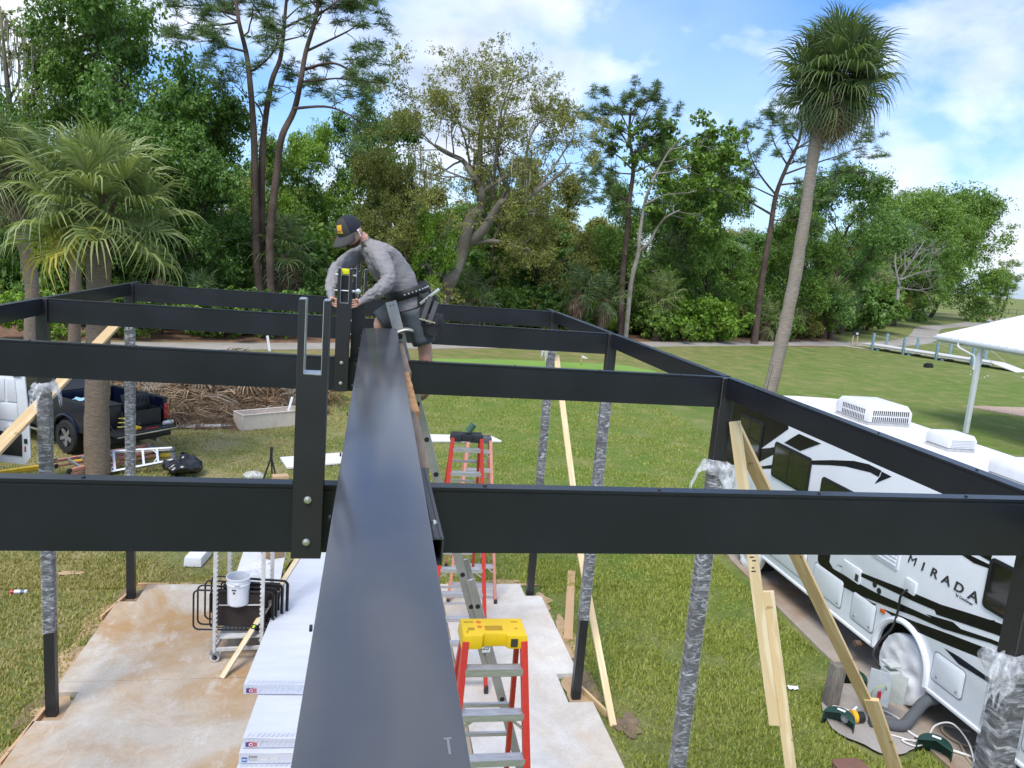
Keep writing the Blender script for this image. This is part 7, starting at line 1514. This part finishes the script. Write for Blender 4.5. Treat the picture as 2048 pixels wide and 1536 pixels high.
shrub(25.5,57.6,1.25,LB,'large bright green rounded bush right of the frame corner by the path'); shrub(27.8,58.6,1.15,LB,'bright green bush merging with the large rounded bush by the path'); shrub(22.6,56.6,.95,LM,'green bush between the pine trunk and the stubby palm by the path')
shrub(-14.8,39.5,.8,LB,'bright green bush beside the leaning palm trunk base'); shrub(-12.0,41.5,.85,LM,'green bush behind the slim palm trunk'); shrub(36,62.6,.8,LM,'green bush beside the tall palm by the pine straw'); shrub(-8,43.5,.9,LM,'green bush left of the forking pine base'); shrub(-5.5,45.0,1.0,LD,'dark bush at the foot of the forking pine')
for i in range(26):
    x=-26+i*3.4; y=52+.42*max(0,x+8)+rt.uniform(3,7); shrub(x,y,rt.uniform(1.7,2.3),(LD,LM,LD)[i%3],'tall %s thicket deep in the wood behind %s'%('mid-green' if i%3==1 else 'dark',near_what(x,y)),'thickets deep in the wood')
# palms inside the wood
for i,(x,y,h,n,sz,m,lab) in enumerate(((-5.2,47.2,4.6,40,1.25,PD,'big dark palm in the wood just left of the worker'),(14.6,53.4,3.4,26,1.0,PD,'palm with shaggy trunk behind the far right post'),(16.9,54.2,3.0,24,.95,PD,'second shaggy palm behind the far right rail corner'),(22.0,56.0,3.2,30,1.05,PG,'stubby palm with criss-cross trunk beside the bright green bush'),(23.6,59.5,6.2,30,1.2,PD,'palm with hanging dead leaves above the stubby palm'),(43.5,67.2,3.6,30,1.2,PG,'double-trunk palm by the boardwalk end'),(44.6,67.8,3.3,26,1.1,PG,'shaggy palm beside the double-trunk palm'),(34.2,61.8,1.6,22,1.0,PG,'low fan palm at the wood edge beside the very tall palm'),(37.0,63.5,2.6,26,1.1,PG,'short palm between low fan palm and boardwalk'),(50.2,74.5,4.2,28,1.2,PD,'palm in shade where the far path bends'),(-9.3,44.6,1.6,20,.95,PD,'low dark fan palm at the wood edge behind the left rail'),(-11.0,43.2,1.8,16,.5,PX,'dry palm stump beside the cart path'),(6.6,52.0,2.4,26,1.15,PD,'dark fan palm at the foot of the twisting oak'),(57,84,4.2,24,1.25,PG,'far palm beside the pale thin tree'))):
    palm('sabal_palm',lab,[(x,y,-.1),(x+.1,y,h*.5),(x+.2,y,h)],[.34,.30,.30,.33],(x+.2,y,h+.35),n,sz,(m,m,PX),300+i,-62,(h*.25,h,.36),BOOTS,'palms in the wood',FS,skirt=5,trunk_n=10)
# ================================================================ grass blades on the near lawn
def grass():
    g=np.random.default_rng(4); parts=[]
    def area(x0,x1,y0,y1,n): return np.stack([g.uniform(x0,x1,n),y0+(y1-y0)*g.random(n)**(1.35 if y1<20 else 1.9)],1)
    P=np.concatenate([area(3.1,7.3,4.5,13.5,90000),area(-8.5,-3.5,7,13.5,60000),area(-9,12,12.3,38,190000)])
    keep=np.ones(len(P),bool)
    keep&=~((P[:,0]>-3.6)&(P[:,0]<3.2)&(P[:,1]<12.4))
    keep&=~((P[:,0]>7.15)&(P[:,1]<15.9)); 
    k=(P[:,0]-6.78)*math.cos(.35)-(P[:,1]-8.1)*math.sin(.35); k2=(P[:,0]-6.78)*math.sin(.35)+(P[:,1]-8.1)*math.cos(.35); keep&=~((k/.55)**2+(k2/.75)**2<1)
    nz=np.array([mnoise.noise(V((x*.7,y*.7,3)))+.5*mnoise.noise(V((x*2.4,y*2.4,9))) for x,y in P]); keep&=(nz+g.normal(size=len(P))*.22>-.30)
    P=P[keep]; nz=nz[keep]; n=len(P); h=g.uniform(.025,.06,n)*(1+.5*np.clip(nz,-.5,.8)); a=g.uniform(0,2*np.pi,n); w=g.uniform(.006,.012,n)*(1+P[:,1]/25)
    GB=leafmat('grass_blade',[(.085,.112,.018),(.135,.165,.036),(.20,.20,.075)],.35,.6,.35); GS=leafmat('grass_straw',[(.085,.095,.026),(.15,.145,.055),(.215,.185,.095)],.3,.7,.6)
    dry=(P[:,0]+g.normal(size=n)*.9+.5*nz<np.where(P[:,1]>12.4,np.clip((P[:,1]-12)*.25-2.2,-3,1.0),-3.0))
    for nm,mk_,mt,lab in (('lawn_grass',~dry,GB,'short green grass blades of the lawn beside the motorhome and beyond the slab'),('dry_lawn_grass',dry,GS,'dry yellowish grass blades of the lawn left of the slab')):
        p=P[mk_]; k=len(p); hh=h[mk_]; aa=a[mk_]; ww=w[mk_]
        s=np.stack([np.cos(aa),np.sin(aa),0*aa],1)*ww[:,None]; ln=np.stack([-np.sin(aa),np.cos(aa),0*aa],1)*(hh*g.uniform(-.9,.9,k))[:,None]
        B=np.stack([p[:,0],p[:,1],np.full(k,GZ)],1); T=B+ln; T[:,2]+=hh
        o=mesh_np(nm,np.stack([B-s,B+s,T],1).reshape(-1,3),None,mt,tris=np.arange(k*3).reshape(-1,3)); tag(o,lab,'grass',kind='stuff')
grass()
